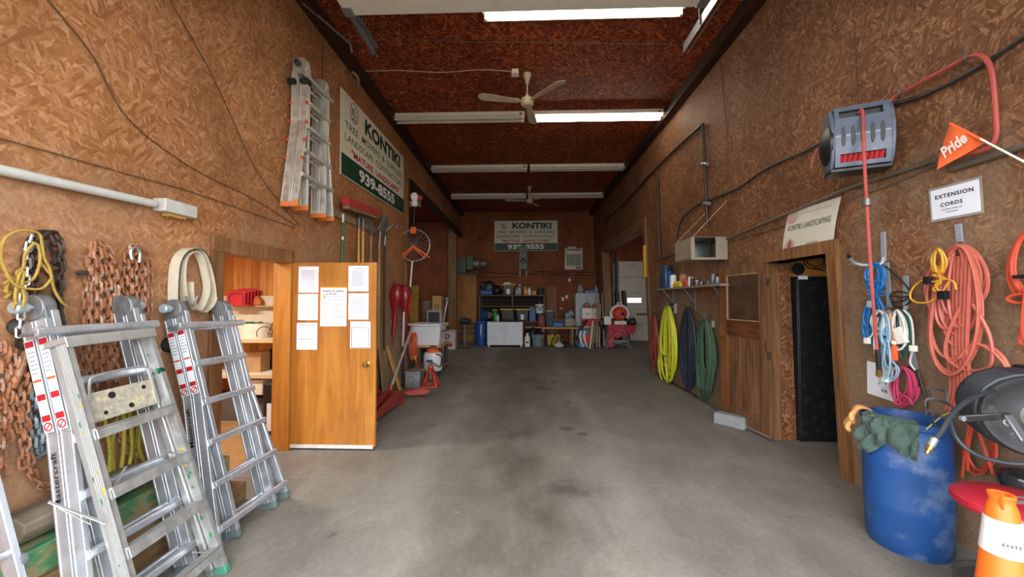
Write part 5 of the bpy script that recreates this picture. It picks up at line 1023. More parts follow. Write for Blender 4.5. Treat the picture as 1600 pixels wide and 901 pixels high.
t = T('square_bin', 'dark grey bin with a pale rim on the bench', 'bin', (onY(858.5, 508, 14.1).x, 14.2, zt)); a, b, z0, z1 = bx(852.5, 865.5, 487, 508, 14.1); P('bin', MB().hexa([(a + .03, 14.1, zt), (b - .03, 14.1, zt), (b - .03, 14.36, zt), (a + .03, 14.36, zt), (a, 14.06, z1), (b, 14.06, z1), (b, 14.4, z1), (a, 14.4, z1)]), plain('blue_grey_bin', '#3c4a52', .6), t, bev=.02); P('liner', MB().lathe([(.15, -.02), (.17, .03), (.12, .06), (.1, .05)], ((a + b) / 2, 14.22, z1), 14, 1.05, .9), plain('yellowed_liner', '#b3ab7e', .8), t)
block('blue_tray', 'bright blue tray on the bench beside the bin', 'tray', (864.5, 880), (503.5, 508.5), 14.0, .3, plain('bright_blue', '#2d62b5', .45), base=zt, bev=.015); block('brown_case', 'dark brown case on the bench behind the blue tray', 'case', (864, 882), (497, 505), 14.34, .12, DWOOD, base=zt)
q = onY(889.5, 491, 14.1); t = T('tilted_pail', 'blue grey pail lying tilted on the heap of rags', 'bucket', q); P('pail', MB(Matrix.Translation(q) @ Matrix.Rotation(radians(62), 4, 'Y')).lathe([(.1, -.15), (.125, .15), (.135, .15), (.115, .14), (.09, -.13), (0, -.13)], n=18), plain('blue_grey_pail', '#7f97a8', .5), t)
lump('rag_heap', 'heap of pale rags on the bench under the tilted pail', 'rags', (onY(891, 501, 14.1).x, 14.12, zt + .15), (.22, .14, .19), plain('pale_rags', '#a29f98', .9, 0, .4, 18), None, 11)
ysack = lump('yellow_sack', 'yellow sack with dark straps on the floor under the bench', 'bag', (onY(861, 533, 13.55).x, 13.55, .2), (.155, .16, .22), plain('ochre_sack', '#b0963c', .85), None, 12); ybag = lump('yellow_bag', 'rounded yellow bag on the floor nearest the white rags', 'bag', (onY(873, 532, 13.5).x, 13.6, .2), (.135, .15, .22), plain('ochre_bag', '#a98f39', .85), None, 13)
for px, w in ((864, 3), (872, 4), (877, 3)): q = onY(px, 530, 13.35); P('strap', MB().tube(cr([onY(px - 1, 541, 13.34), onY(px - 2, 534, 13.33), onY(px + 1, 526.5, 13.38)], 5), .02, 5), BLK, ysack if px < 870 else ybag, 'black strap')
lump('white_rags', 'white crumpled rags on the floor before the yellow bags', 'rags', (onY(874, 540, 13.2).x, 13.2, .08), (.16, .12, .1), plain('white_rag', '#c9c9cc', .9, 0, .3, 18), None, 14)
t = T('grey_tub', 'grey blue bucket on the floor under the bench end', 'bucket', (onY(840, 541, 13.5).x, 13.6, 0)); cx = onY(840, 530, 13.55).x; P('pail', MB().lathe([(.18, 0), (.215, .42), (.225, .43), (.2, .42), (.17, .03), (0, .03)], (cx, 13.55, 0), 22), plain('blue_grey_tub', '#6d7d85', .5), t); P('bail', MB().tube([(cx + .22 * cos(a), 13.4, .4 - .08 * sin(a)) for a in [pi * i / 8 for i in range(9)]], .008, 5), GALV, t)
lump('tool_bundle', 'black bundle of tools standing in the grey blue bucket', 'bundle', (cx + .02, 13.55, .46), (.16, .14, .1), BLK, None, 15)
t = bottle('white_jug', 'white jug with a handle on the floor beside the white cabinet', 'jug', 824, 520, 0, 13.45, .1, SWHITE, SWHITE); P('dark_label', MB().box(onY(824, 530, 13.34).x - .04, onY(824, 530, 13.34).x + .04, 13.343, 13.35, .12, .19), BLK, t)
lump('black_sack', 'black sack on the floor between the white jug and the bucket', 'bag', (onY(830, 520, 13.9).x, 13.9, .3), (.2, .14, .3), BLK, None, 16)
# tall metal cabinet with its load and the tank blowers
D = 14.55; a, b, z0, z1 = bx(899.5, 941, 457.5, 540, D); b = min(b, 2.80); t = T('metal_cabinet', 'tall grey metal two door cabinet against the back wall', 'cabinet', ((a + b) / 2, D + .3, 0)); MC = plain('grey_cabinet_enamel', '#a9b0b4', .45, .1, .05)
P('carcass', MB().box(a, b, D + .02, D + .6, 0, z1), MC, t, bev=.006); md = a + (b - a) * .48
for x0, x1 in ((a, md - .004), (md + .004, b)): d = P('door', MB().box(x0 + .004, x1 - .004, D, D + .02, .05, z1 - .02), MC, t, bev=.004); P('handle', MB().box((x1 - .06) if x1 < b - .1 else x0 + .04, (x1 - .03) if x1 < b - .1 else x0 + .07, D - .02, D, 1.0, 1.15), GALV, d)
zc_ = z1; t = T('propane_tank', 'white propane tank on the tall metal cabinet', 'tank', (onY(907, 457, D + .2).x, D + .25, zc_)); cx = onY(907, 457, D + .25).x; P('tank', MB().lathe([(.1, 0), (.125, .03), (.135, .08), (.135, .18), (.11, .23), (.04, .25), (0, .25)], (cx, D + .25, zc_), 20), plain('tank_enamel', '#9c9c98', .5), t); P('collar', MB().lathe([(.085, .22), (.085, .31), (.078, .31), (.078, .22)], (cx, D + .25, zc_), 16), bpy.data.materials['tank_enamel'], t)
block('blue_tool_box', 'blue flat box on the tall metal cabinet', 'box', (914, 930), (453.5, 457.5), D + .1, .3, SKYB, base=zc_); bottle('grey_bottle', 'grey bottle on the tall metal cabinet beside the blue box', 'bottle', 931.5, 446, zc_, D + .2, .09, GREYP, GREYP)
def tank_blower(label, px, pytop, base, D, w, tint, group):
    c = onY(px, pytop, D); h = c.z - base; cx = c.x; t = T('backpack_sprayer', label, 'sprayer', (cx, D, base), group)
    P('tank', MB().box(cx - w, cx + w, D - .1, D + .12, base + h * .32, base + h * .8), SWHITE, t, bev=.05); P('motor_cover', MB().box(cx - w * .95, cx + w * .95, D - .12, D + .12, base + .02, base + h * .33), tint, t, bev=.04); P('base', MB().box(cx - w * .7, cx + w * .7, D - .1, D + .1, base, base + .03), SWHITE, t)
    P('lid', MB().lathe([(w * .5, 0), (w * .5, h * .1), (w * .3, h * .13), (0, h * .13)], (cx, D, base + h * .78), 14), tint, t); P('hoop', MB().tube([(cx + w * .8 * cos(a), D, base + h * .72 + h * .28 * sin(a)) for a in [pi * i / 10 for i in range(11)]], .014, 6), DGREY, t); P('badge', MB().box(cx - w * .35, cx + w * .35, D - .106, D - .1, base + h * .52, base + h * .57), GREYP, t); return t
RO = plain('orange_red_plastic', '#cf3f22', .4, 0, .08)
tank_blower('white tank sprayer with orange base on the bench before the metal cabinet', 917, 473, zt, 14.0, .19, RO, None); tank_blower('white tank sprayer half hidden behind the leaning lumber', 930, 474, zt, 14.28, .16, RO, None)
# blower on the floor with its black tube
D = 13.1; c = onY(912, 540, D); t = T('backpack_blower', 'white and orange backpack blower on the floor with a black tube', 'blower', (c.x, D, 0))
P('frame_plate', MB().box(c.x - .16, c.x + .16, D, D + .04, .02, .6), SKYB, t, bev=.03); P('fan_housing', MB(frame((c.x + .1, D + .03, .3), (1, 0, 0), (0, 0, 1))).lathe([(0, -.18), (.16, -.16), (.19, -.05), (.19, .02), (.1, .06), (0, .06)], n=18), RO, t); P('harness', MB().tube(cr([(c.x - .1, D - .02, .58), (c.x - .14, D - .1, .4), (c.x - .08, D - .12, .15), (c.x - .02, D - .05, .04)], 5), .03, 6), SWHITE, t); P('harness', MB().tube(cr([(c.x + .04, D - .02, .58), (c.x - .0, D - .1, .4), (c.x + .06, D - .12, .15), (c.x + .12, D - .05, .04)], 5), .03, 6), SWHITE, t); P('harness', MB().tube(cr([(c.x - .22, D - .02, .4), (c.x - .28, D - .08, .25), (c.x - .2, D - .1, .08)], 5), .035, 6), BLK, t)
P('blower_tube', MB().tube([onY(902, 535, D - .02), onY(906, 515, D + .02), onY(917, 500, D + .1)], [.06, .055, .05], 10), BLK, t)
LUM = 'lumber and trim leaning at the metal cabinet'
for k, (xb_, xt, yt, D, w, mat, lab) in enumerate(((932.5, 933, 458, 13.4, .05, OLDH, 'tall pale stick of lumber leaning tallest of the group'), (936, 936.5, 468, 13.5, .055, OLDW, 'weathered stick leaning behind the tallest lumber'), (921.5, 926.5, 501, 12.9, .055, plain('cream_trim', '#cfc4a6', .6), 'short cream trim stick leaning out at the bottom'), (926, 928.5, 506, 13.0, .045, OLDW, 'short brown stick between the cream trim and the tall lumber'), (936.5, 938, 475, 13.3, .035, ASH, 'slim honey coloured stick in the leaning lumber'), (943.5, 941, 457, 13.7, .045, plain('grey_trim', '#8d939a', .6), 'grey painted trim leaning at the timber post'))):
    p0 = onY(xb_, 540, D); p0.z = 0; p1 = onY(xt, yt, D + .25); S('lumber_stick', MB().bar(p0, p1, w, .025, (0, 1, 0)), mat, lab, 'stick', LUM)
lump('black_gear', 'black gear hanging among the leaning lumber', 'gear', (onY(942, 506, 13.25).x, 13.25, 1.63 - 38 * 13.25 / 600), (.14, .06, .2), BLK, None, 18)
# step stool with the red cloth and the blower
D = 13.0; a, b, z0, z1 = bx(951, 982, 517, 543, D); t = T('work_stool', 'grey folding work stand under the red cloth', 'stand', ((a + b) / 2, D + .2, 0)); WG = plain('grey_green_stand', '#7d8a8c', .5); zt2 = z1
P('top', MB().box(a - .0, b, D, D + .4, zt2 - .05, zt2), WG, t, bev=.01)
for y in (D + .02, D + .36):
    for s, x in ((-1, a + .06), (1, b - .06)): P('leg', MB().bar((x + s * .12, y, 0), (x, y, zt2 - .05), .06, .03), WG, t)
    P('cross_bar', MB().bar((a - .0, y, .22), (b + .0, y, .22), .03, .05), WG, t); P('brace', MB().tube(cr([(a - .02, y, .06), ((a + b) / 2, y, .17), (b + .02, y, .06)], 5), .015, 5), WG, t)
P('step', MB().box(a + .02, b - .02, D + .04, D + .34, .24, .27), WG, t)
CLR = plain('red_patterned_cloth', '#b23a48', .85, 0, .35, 22, '#d9a0a6', .5)
xs0, xs1, _, _ = bx(949, 993, 517, 543, D); rows = []
for i in range(17):
    u = i / 16; x = xs0 + (xs1 - xs0) * u; drop = .18 + .13 * sin(3 * u + .4) + .03 * sin(23 * u) + (.28 if u < .22 else 0); r = []
    for k in range(9):
        v = k / 8
        if v < .5: r.append((x, D + .42 - v * 2 * .46, zt2 + .19 + .006 * sin(9 * u)))
        else: r.append((x + .015 * sin(26 * u + 3 * v), D - .045 - .02 * sin(15 * u) - .02 * (v - .5), zt2 + .19 - (v - .5) * 2 * drop * 1.3))
    rows.append(r)
S('board_slab', MB().box(xs0 + .02, xs1 - .02, D - .02, D + .42, zt2, zt2 + .18), OLDW, 'timber slab lying on the work stand under the red cloth', 'slab'); S('red_cloth', MB().sheet(rows, .008), CLR, 'red patterned cloth draped over the work stand', 'cloth')
bz = zt2 + .20; a, b, z0, z1 = bx(956, 983, 474, 500, D + .1); cx = (a + b) / 2
t = T('leaf_blower', 'white and orange leaf blower sitting on the red cloth', 'blower', (cx, D + .2, bz)); hh = z1 - bz
P('base', MB().box(cx - .2, cx + .2, D + .05, D + .32, bz, bz + .13), SWHITE, t, bev=.03); P('housing', MB(frame((cx, D + .22, bz + hh * .52), (1, 0, 0), (0, 0, 1))).lathe([(0, .14), (.17, .13), (.24, .05), (.25, -.05), (0, -.1)], n=22), RO, t)
P('hoop', MB(frame((cx, D + .24, bz + hh * .5), (1, 0, 0), (0, 0, 1))).tube([(.29 * cos(a_), .27 * sin(a_) + .02, 0) for a_ in [radians(-35 + 250 * i / 22) for i in range(23)]], .045, 8), SWHITE, t); P('air_filter', MB().box(cx + .02, cx + .12, D + .02, D + .1, bz + hh * .4, bz + hh * .58), BLK, t, bev=.02); P('fuel_cap', MB(frame((cx + .06, D + .07, bz + hh * .42), (1, 0, 0), (0, 0, 1))).lathe([(0, .04), (.04, .04), (.045, 0), (0, 0)], n=12), SWHITE, t); P('carry_handle', MB().tube(cr([(cx - .08, D + .22, z1 - .06), (cx - .06, D + .22, z1 + .02), (cx + .06, D + .22, z1 + .02), (cx + .08, D + .22, z1 - .06)], 4), .022, 6), SWHITE, t)
lump('black_harness', 'black harness lying beside the leaf blower', 'harness', (onY(989, 495, D + .15).x, D + .2, bz + .1), (.13, .12, .13), BLK, None, 20); block('white_card', 'white flat box lying at the lumber end of the red cloth', 'box', (944, 955), (494, 501), D + .15, .2, SWHITE, base=bz)
for k, (xb_, xt, yt, D2) in enumerate(((969, 963.5, 456, 14.7), (980, 974, 454, 14.9))): S('blower_pipe', MB().cyl(onY(xb_, 505, D2 - .1), onY(xt, yt, D2 + .1), .07, .085), BLK, ('black flexible blower pipe nearest the timber post', 'black flexible blower pipe nearest the sectional door')[k], 'pipe') if False else S('blower_pipe', MB().cyl(Vector((onY(xb_, 505, D2).x, D2 - .1, 0)), onY(xt, yt, D2 + .1), .075, .085), BLK, ('black blower pipe standing nearest the timber post', 'black blower pipe standing nearest the sectional door')[k], 'pipe')
S('door_rail', MB().box(onY(958.5, 500, 15.1).x, onY(961, 500, 15.1).x, 15.1, 15.16, 0, onY(960, 412, 15.1).z), plain('pale_rail', '#8f8f88', .5), 'pale upright steel rail beside the sectional door', 'rail'); S('upright_pipe', MB().cyl((onY(962.5, 500, 14.9).x, 14.95, 0), (onY(962.5, 395, 14.95).x, 14.95, onY(962, 396, 14.95).z), .04), plain('dark_pipe', '#33302c', .5), 'dark upright pipe beside the pale rail', 'pipe')
S('yellow_rail', MB().box(xr(2.5) - .09, xr(2.5) - .02, 8.86, 8.98, onR(1009, 428).z - .1, onR(1009, 383).z), plain('yellow_bumper', '#d39a28', .5), 'yellow bumper strip fixed on the frame of the wide opening', 'bumper', bev=.02)
# ------------------------------------------------------------------ right wall
Q = lambda off, *p: [onR(x, y, off) for x, y in p]
def fq(o, x, y):
    x = Vector(x).normalized(); y = Vector(y).normalized(); n = x.cross(y).normalized(); M = Matrix((x, y, n)).transposed().to_4x4(); M.translation = Vector(o); return M
OLDDOOR = wood('weathered_door_timber', ('#4a301e', '#6f4c31', '#8f6b4b', '#3a281a'), along=2, obj=False, stain=.6); VARN = wood('dark_varnished_rail', ('#3b2010', '#5d351b', '#7a4b28', '#2c190d'), along=1, obj=False); REDST = wood('reddish_varnish_stile', ('#54301a', '#7a4828', '#936039', '#46301e'), along=2, obj=False, stain=.7)
h = onZ(1207, 686, .03); u = onZ(1129, 649, .03) - h; DW = u.length; F = frame(h, u, (0, 0, 1))
d = T('door_4', None, None, h); d['kind'] = 'structure'
HT = 2.04
for a, b, mt in ((0, .14, OLDDOOR), (DW - .15, DW, REDST)): P('stile', MB(F).box(a, b, 0, HT, -.02, .02), mt, d, bev=.003)
P('rail', MB(F).box(.14, DW - .15, HT - .11, HT, -.019, .019), OLDDOOR, d, bev=.003); P('rail', MB(F).box(.14, DW - .15, 1.13, 1.33, -.023, .019), VARN, d, 'dark cracked middle rail', bev=.003); P('rail', MB(F).box(.14, DW - .15, 0, .2, -.019, .019), OLDDOOR, d, bev=.003)
g = NT('dirty_door_glass'); g.fin(g.ramp(g.noise(g.pos((6, 6, 6)), 1., 6, .6), [(.3, srgb('#3d2a1d')), (.7, srgb('#5b4331'))]), .28, 0, .5); P('pane', MB(F).box(.14, DW - .15, 1.33, HT - .11, -.004, .004), g.m, d)
bd = MB(F)
for x0, x1, y0, y1 in ((.14, .155, 1.33, HT - .11), (DW - .165, DW - .15, 1.33, HT - .11), (.14, DW - .15, 1.33, 1.345), (.14, DW - .15, HT - .125, HT - .11)): bd.box(x0, x1, y0, y1, -.017, -.004)
P('glazing_bead', bd, OLDH, d, kind='stuff')
pw = (DW - .29) / 3
for i in range(3):
    x0 = .14 + i * pw
    P('panel', MB(F).box(x0 + .0, x0 + pw, .2, 1.13, -.002, .006), OLDDOOR, d)
    if i: P('mullion', MB(F).box(x0 - .04, x0 + .04, .2, 1.13, -.019, .016), OLDDOOR, d, bev=.003)
P('sill_strip', MB(F).box(.0, DW, 0, .025, -.022, .0), plain('grey_dust_strip', '#7a7268', .8), d)
P('door_knob', MB(F @ Matrix.Translation((DW - .07, 1.08, -.02)) @ Matrix.Rotation(pi, 4, 'X')).lathe([(0, 0), (.03, 0), (.012, .01), (.012, .035), (.026, .045), (.028, .06), (0, .068)], n=16), BRASS, d)
for z in (1.80, .95): P('hinge', MB(F).box(-.03, .035, z - .045, z + .045, -.024, -.02), plain('rusty_hinge', '#55483a', .6, .4) if z > 1 else bpy.data.materials['rusty_hinge'], d, bev=.003)
P('latch', MB(F).box(.03, .045, 1.0, 1.12, -.028, -.02), BRASS, d)
S('trim_13', MB().box(onY(1207, 687, RD1 - .045).x, onY(1223, 687, RD1 - .045).x, RD1 - .045, RD1 + .03, 0, RDZ), TRIM, kind='structure', bev=.004)
# block of concrete
S('concrete_block', MB(frame((2.67, 5.1, 0), onZ(1157, 664) - onZ(1120, 655), (0, 0, 1))).prism([(-.2, 0), (.17, 0), (.19, .03), (.18, .13), (.15, .15), (-.18, .15), (-.2, .12)], -.07, .07), plain('pale_concrete_block', '#8f9294', .9, 0, .15, 16, '#5e5b56', .4, .3), 'weathered concrete block holding the old door open', 'block', bev=.01)
# store room: black cabinet with carton
t = T('black_cabinet', 'scuffed black metal cabinet inside the dark doorway', 'cabinet', (3.42, 4.8, 0)); sc_ = plain('scuffed_black_paint', '#17181b', .5, 0, .3, 30, '#5d5e60', .18, obj=False)
P('body', MB().box(3.16, 3.66, 4.57, 5.1, 0.02, 1.90), sc_, t, bev=.008); P('door', MB().box(3.165, 3.655, 4.55, 4.57, .05, 1.88), sc_, t, bev=.006); P('white_tag', MB().box(3.165, 3.27, 4.545, 4.55, 1.865, 1.905), WHITE_LABEL, t); P('foot', MB().box(3.17, 3.65, 4.58, 5.08, 0, .02), BLK, t)
t = T('tan_carton', 'tan carton with a dark curved mark on the black cabinet', 'carton', (3.38, 4.75, 1.90)); TC = plain('tan_carton_card', '#b57b2f', .75); P('box', MB().box(3.17, 3.60, 4.6, 5.0, 1.90, 2.28), TC, t, bev=.004)
cx, cz_ = 3.40, 2.07; mk = MB()
for k, (rx, rz) in enumerate(((.13, .085), (.10, .06))): mk.tube([(cx + rx * cos(a), 4.598, cz_ + rz * sin(a) + .01 * k) for a in [radians(150 + 250 * i / 20) for i in range(21)]], .007, 4)
P('printed_mark', mk, BLACK_INK, t, kind='stuff'); P('printed_tail', MB().tube(cr([(cx - .02, 4.598, cz_ - .06), (cx + .04, 4.598, cz_ - .09), (cx + .1, 4.598, cz_ - .1)], 4), .008, 4), BLACK_INK, t); P('dark_corner', MB(frame((3.2, 4.598, 1.99), (1, 0, 0), (0, 0, 1))).lathe([(0, 0), (.075, 0), (.075, .002), (0, .002)], n=18), BLACK_INK, t)
x0, x1 = onY(1291, 480, 5.3).x, onY(1330, 480, 5.3).x
t = T('old_radio', 'cream boxed appliance deep in the dark doorway', 'appliance', (x0, 5.3, 1.4)); P('case', MB().box(x0, x1, 5.3, 5.6, onY(1300, 491, 5.3).z, onY(1300, 472, 5.3).z), plain('yellowed_case', '#8f8764', .6), t, bev=.01); P('screen', MB().box(x0 + .05, x1 - .2, 5.29, 5.3, onY(1300, 486, 5.3).z, onY(1300, 477, 5.3).z), BLK, t)
S('store_shelf', MB().box(x0 - .2, 5.2, 5.2, 5.7, onY(1300, 491, 5.3).z - .04, onY(1300, 491, 5.3).z), DWOOD, 'dark shelf under the cream boxed appliance', 'shelf')
block('grey_radio', 'small grey box on top of the cream boxed appliance', 'box', (1295, 1306), (459, 472), 5.35, .2, plain('grey_case', '#6e6b58', .6))
# banner of the sponsor
tl, tr, br, bl = Q(.012, (1233, 332), (1315, 306.5)) + Q(.02, (1302, 383), (1222.5, 395)); rows = []
B4 = lambda a, b, off=0.: (tl.lerp(tr, a)).lerp(bl.lerp(br, a), b) + Vector((-.012 * sin(pi * b) - off, 0, 0))
t = T('sponsor_banner', 'cream sponsor banner hanging over the dark doorway', 'banner', bl); P('vinyl', MB().sheet([[B4(i / 8, j / 6) for j in range(7)] for i in range(9)], .003), plain('cream_vinyl', '#d9d3c4', .5, 0, .05), t)
ux = (tr - tl); uy = (tl - bl); wU, hU = ux.length, uy.length
def bt(s, a, b, w, h_, mt, bold=0.): text(s, fq(B4(a, b, .006), ux, uy), w * wU, h_ * hU, mt, t, bold, spacing=1.12)
bt('THIS HOLE SPONSORED BY', .57, .13, .60, .05, GREY_INK); bt('KONTIKI LANDSCAPING', .5, .42, .84, .135, plain('charcoal_ink', '#3b3a3a', .6), .004); bt('greenTree', .62, .86, .22, .06, plain('charcoal_ink_small', '#4a4a48', .6), .02)
PKI = plain('faded_pink_print', '#c9a79c', .6); P('round_emblem', MB(fq(B4(.13, .16, .006), ux, uy)).lathe([(0, 0), (.075, 0), (.075, .001), (0, .001)], n=22), PKI, t); P('house_emblem', MB(fq(B4(.16, .84, .006), ux, uy)).prism([(-.075, -.07), (.075, -.07), (.075, .01), (.0, .1), (-.075, .01)], 0, .001), PKI, t, 'pink house shaped emblem'); P('emblem_figure', MB(fq(B4(.16, .84, .0075), ux, uy)).prism([(-.03, -.07), (.02, -.07), (.03, .02), (.0, .06), (-.025, .02)], 0, .001), plain('dark_pink_print', '#8d5d55', .6), t)
# extension cords notice
def notice(label, c4, frame_mat, name='notice_sheet'):
    a, b, c, e = c4; o = (a + b + c + e) / 4; M = fq(o, ((b - a) + (c - e)), ((a - e) + (b - c))); w = (b - a).length; hh = (a - e).length; t = T(name, label, 'notice', o, None, M)
    if frame_mat: P('laminate', MB(M).box(-w / 2 - .014, w / 2 + .014, -hh / 2 - .016, hh / 2 + .016, -.004, -.001), frame_mat, t)
    P('paper', MB(M).box(-w / 2, w / 2, -hh / 2, hh / 2, -.001, .001), PAPER, t); return t, M, w, hh
t, M, w, hh = notice('laminated white notice reading EXTENSION CORDS', Q(.012, (1454, 299), (1529, 280), (1533, 329), (1456.5, 344)), plain('clear_laminate_edge', '#9b948b', .25))
for s, x, y, a, b, bo in (('EXTENSION', -.0, .235, .80, .135, .03), ('CORDS', -.06, -.055, .47, .13, .03), ('RETURN AFTER USE', -.05, -.225, .42, .045, .02), ('THANKS BUDDY', -.06, -.32, .28, .04, .02)): text(s, M @ Matrix.Translation((x * w, y * hh, .0012)), a * w, b * hh, BLACK_INK, t, bo, spacing=1.18)
t, M, w, hh = notice('white notice half hidden behind the hanging cords above the blue barrel', Q(.006, (1354, 563), (1400, 578), (1400, 625), (1357, 614)), None)
for s, x, y, a in (('FL', -.12, .14, .13), ('C   T', .07, -.09, .32), ('N R', .12, -.27, .2)): text(s, M @ Matrix.Translation((x * w, y * hh, .0012)), a * w, .1 * hh, BLACK_INK, t, .04)
# cables and conduits
CAB = plain('black_cable', '#2c2a28', .45, 0, .15, obj=False); CON = plain('grey_brown_conduit', '#6f655a', .5, .3, .15, obj=False)
rope('wall_cable', 'thick black cable climbing the wall behind the hose reel', 'cable', [Q(.03, (1660, 20), (1600, 57), (1520, 110), (1440, 150), (1380, 166), (1340, 180), (1300, 212), (1260, 235), (1225, 250), (1190, 268), (1155, 293), (1120, 308), (1095, 318), (1075, 332), (1064, 346), (1060, 360), (1059, 370))], .014, CAB, 7)
S('conduit', MB().tube(Q(.03, (1460, 250), (1318, 297), (1220, 338), (1140, 371), (1026, 405)), .016, 8), CON, 'grey conduit running along the wall above the sponsor banner', 'conduit'); S('conduit', MB().tube(Q(.03, (1487, 263), (1540, 247), (1600, 228), (1660, 210)), .02, 8), CON, 'short grey conduit near the open garage door', 'conduit')
rope('wall_cable', 'thin cable just below the long conduit', 'cable', [Q(.012, (1470, 255), (1400, 285), (1320, 315), (1220, 354), (1140, 377))], .006, CON, 5)
PIPE = plain('dark_iron_pipe', '#4a3d32', .5, .5, .15, obj=False)
S('wall_pipe', MB().tube(Q(.04, (1098, 195), (1103, 300), (1105, 355)), .022, 8), PIPE, 'dark vertical pipe on the wall above the open metal box', 'pipe'); S('wall_pipe', MB().tube(Q(.04, (1098, 194), (1068, 221), (1020, 268), (975, 318), (945, 345)), .022, 8), PIPE, 'dark pipe slanting up along the wall to the vertical pipe', 'pipe')
for k, (x, y) in enumerate(((1101.5, 256), (1104, 318))): S('pipe_clip', MB().tube(Q(.045, (x - 4, y), (x + 4, y)), .03, 8), GALV, ('upper clip on the vertical pipe', 'lower clip on the vertical pipe')[k], 'clip')
S('wall_pipe', MB().tube(Q(.035, (1027, 271), (1029, 330), (1031, 400)), .02, 8), PIPE, 'dark vertical pipe down to the blue can', 'pipe')
for pts, lab in (([(1124, 75), (1130, 140), (1137, 220), (1137, 290), (1135, 370)], 'thin double wire dropping from the ceiling to the open metal box'), ([(1017, 280), (1024, 325), (1030, 345)], 'thin wire bowed beside the pipe above the blue can'), ([(1335, 50), (1338, 100), (1342, 165)], 'thin wire from the ceiling to the hose reel'), ([(1300, 225), (1280, 232), (1272, 245), (1268, 262)], 'faded pink hose end hanging beside the hose reel')):
    pk = 'pink' in lab; rope('wall_wire' if not pk else 'hose_end', lab, 'wire' if not pk else 'hose', [Q(.02 if not pk else .25, *pts)], .006 if not pk else .012, WIRE if not pk else plain('faded_pink_hose', '#b9675a', .6), 5)
# open metal box on straps and shelf
c = onR(1140, 402); ya = c.y; zb = onY(1100, 402, ya).z; zt = onY(1100, 370, ya).z; xa = onY(1083, 400, ya).x; xw = xr(zb) - .03; yb = ya + .62
t = T('metal_hood', 'open fronted galvanized metal box held to the wall by straps', 'box', ((xa + xw) / 2, (ya + yb) / 2, zb)); SH = plain('dusty_galvanized_sheet', '#a89c88', .5, .3, .1, 8); INS = plain('bright_inner_sheet', '#8a8d8c', .25, .9, .1)
P('side', MB().box(xa - .006, xa, ya, yb, zb, zt), SH, t); P('side', MB().box(xw, xw + .006, ya, yb, zb, zt), SH, t); P('bottom', MB().box(xa, xw, ya, yb, zb - .006, zb), SH, t); P('top', MB().box(xa, xw, ya + .02, yb, zt, zt + .006), SH, t); P('back', MB().box(xa, xw, yb - .006, yb, zb, zt), INS, t, 'shiny back sheet'); P('liner', MB().box(xa + .001, xa + .006, ya, yb - .01, zb, zt), INS, t); P('liner', MB().box(xw - .18, xw - .174, ya + .12, yb - .01, zb, zt), INS, t)
P('flange', MB().box(xw - .16, xw, ya - .006, ya, zb - .02, zt), SH, t); P('flange', MB().box(xa - .03, xa + .02, ya - .006, ya, zb, zt), SH, t); P('front_lip', MB().box(xa - .03, xw, ya - .008, ya, zb - .03, zb), SH, t)
for k, (p, q_) in enumerate((((xa, ya + .02, zt), onR(1137, 312, .01)), ((xa, yb - .03, zt), onR(1105, 330, .01)))): P('strap', MB().bar(p, q_, .02, .006), plain('pale_strap', '#b7a58b', .6), t)
sy0, sy1, sz = onX(1126, 444, 2.64).y, onX(1026, 448, 2.64).y, onX(1075, 447, 2.64).z; t = T('wall_shelf', 'thin board shelf along the wall below the open metal box', 'shelf', (2.75, 6.5, sz)); P('board', MB().hexa([(2.63, sy0, sz - .03), (2.85, sy0, sz - .03), (2.85, sy1, sz - .03), (2.63, sy1, sz - .03), (2.63, sy0, sz), (2.85, sy0, sz), (2.85, sy1, sz), (2.63, sy1, sz)]), plain('pale_board_edge', '#8f8069', .8, 0, .15), t)
for y in (sy0 + .25, (sy0 + sy1) / 2, sy1 - .3): P('bracket', MB().bar((2.66, y, sz - .03), (xr(1.5) - .005, y, sz - .3), .02, .008).bar((xr(1.6) - .012, y, sz - .03), (xr(1.5) - .012, y, 1.45), .02, .01), GALV, t)
S('shelf_batten', MB().box(2.80, 2.84, onX(1062, 440, 2.8).y - .07, onX(1062, 440, 2.8).y + .07, sz, 2.3), POST, 'upright timber batten behind the jars on the wall shelf', 'batten')
def jar(name, label, cat, px, top, r, mat, capm=None, x=2.73, cap_h=.03, sq=False, dy=0):
    pp = onX(px, top, x); D = pp.y; zt_ = pp.z; t = T(name, label, cat, (x, D, sz)); hh = zt_ - sz
    P('body', MB().lathe([(r * .95, 0), (r, .01), (r, hh * .86), (r * .8, hh * .92), (0, hh * .92)] if capm else [(r * .97, 0), (r, .01), (r, hh - .01), (r * .97, hh), (0, hh)], (x, D, sz), 16), mat, t)
    if capm: P('cap', MB().lathe([(r * .82, 0), (r * .82, hh * .12), (0, hh * .12)], (x, D, sz + hh * .9), 14), capm, t)
    return t
t = jar('paint_pail', 'dark blue pail at the far end of the wall shelf', 'pail', 1041, 415, .11, plain('dark_blue_steel', '#24405c', .35, .2), x=2.72); 
jar('blue_bottle', 'tall blue bottle beside the dark blue pail', 'bottle', 1046.5, 424, .05, NAVY, NAVY, x=2.68); jar('labelled_bottle', 'blue bottle with a white body beside the tall blue bottle', 'bottle', 1052, 428, .055, SWHITE, NAVY, x=2.68)
t = T('yellow_toy', 'small yellow plastic piece lying on the wall shelf', 'piece', (2.66, onX(1058, 442, 2.66).y, sz)); q = onX(1058, 442, 2.66).y; P('body', MB().box(2.64, 2.69, q - .16, q + .16, sz, sz + .07), YEL, t, bev=.015)
for k in range(3): P('knob', MB().cyl((2.665, q - .1 + .1 * k, sz + .07), (2.665, q - .1 + .1 * k, sz + .1), .022), YEL, t)
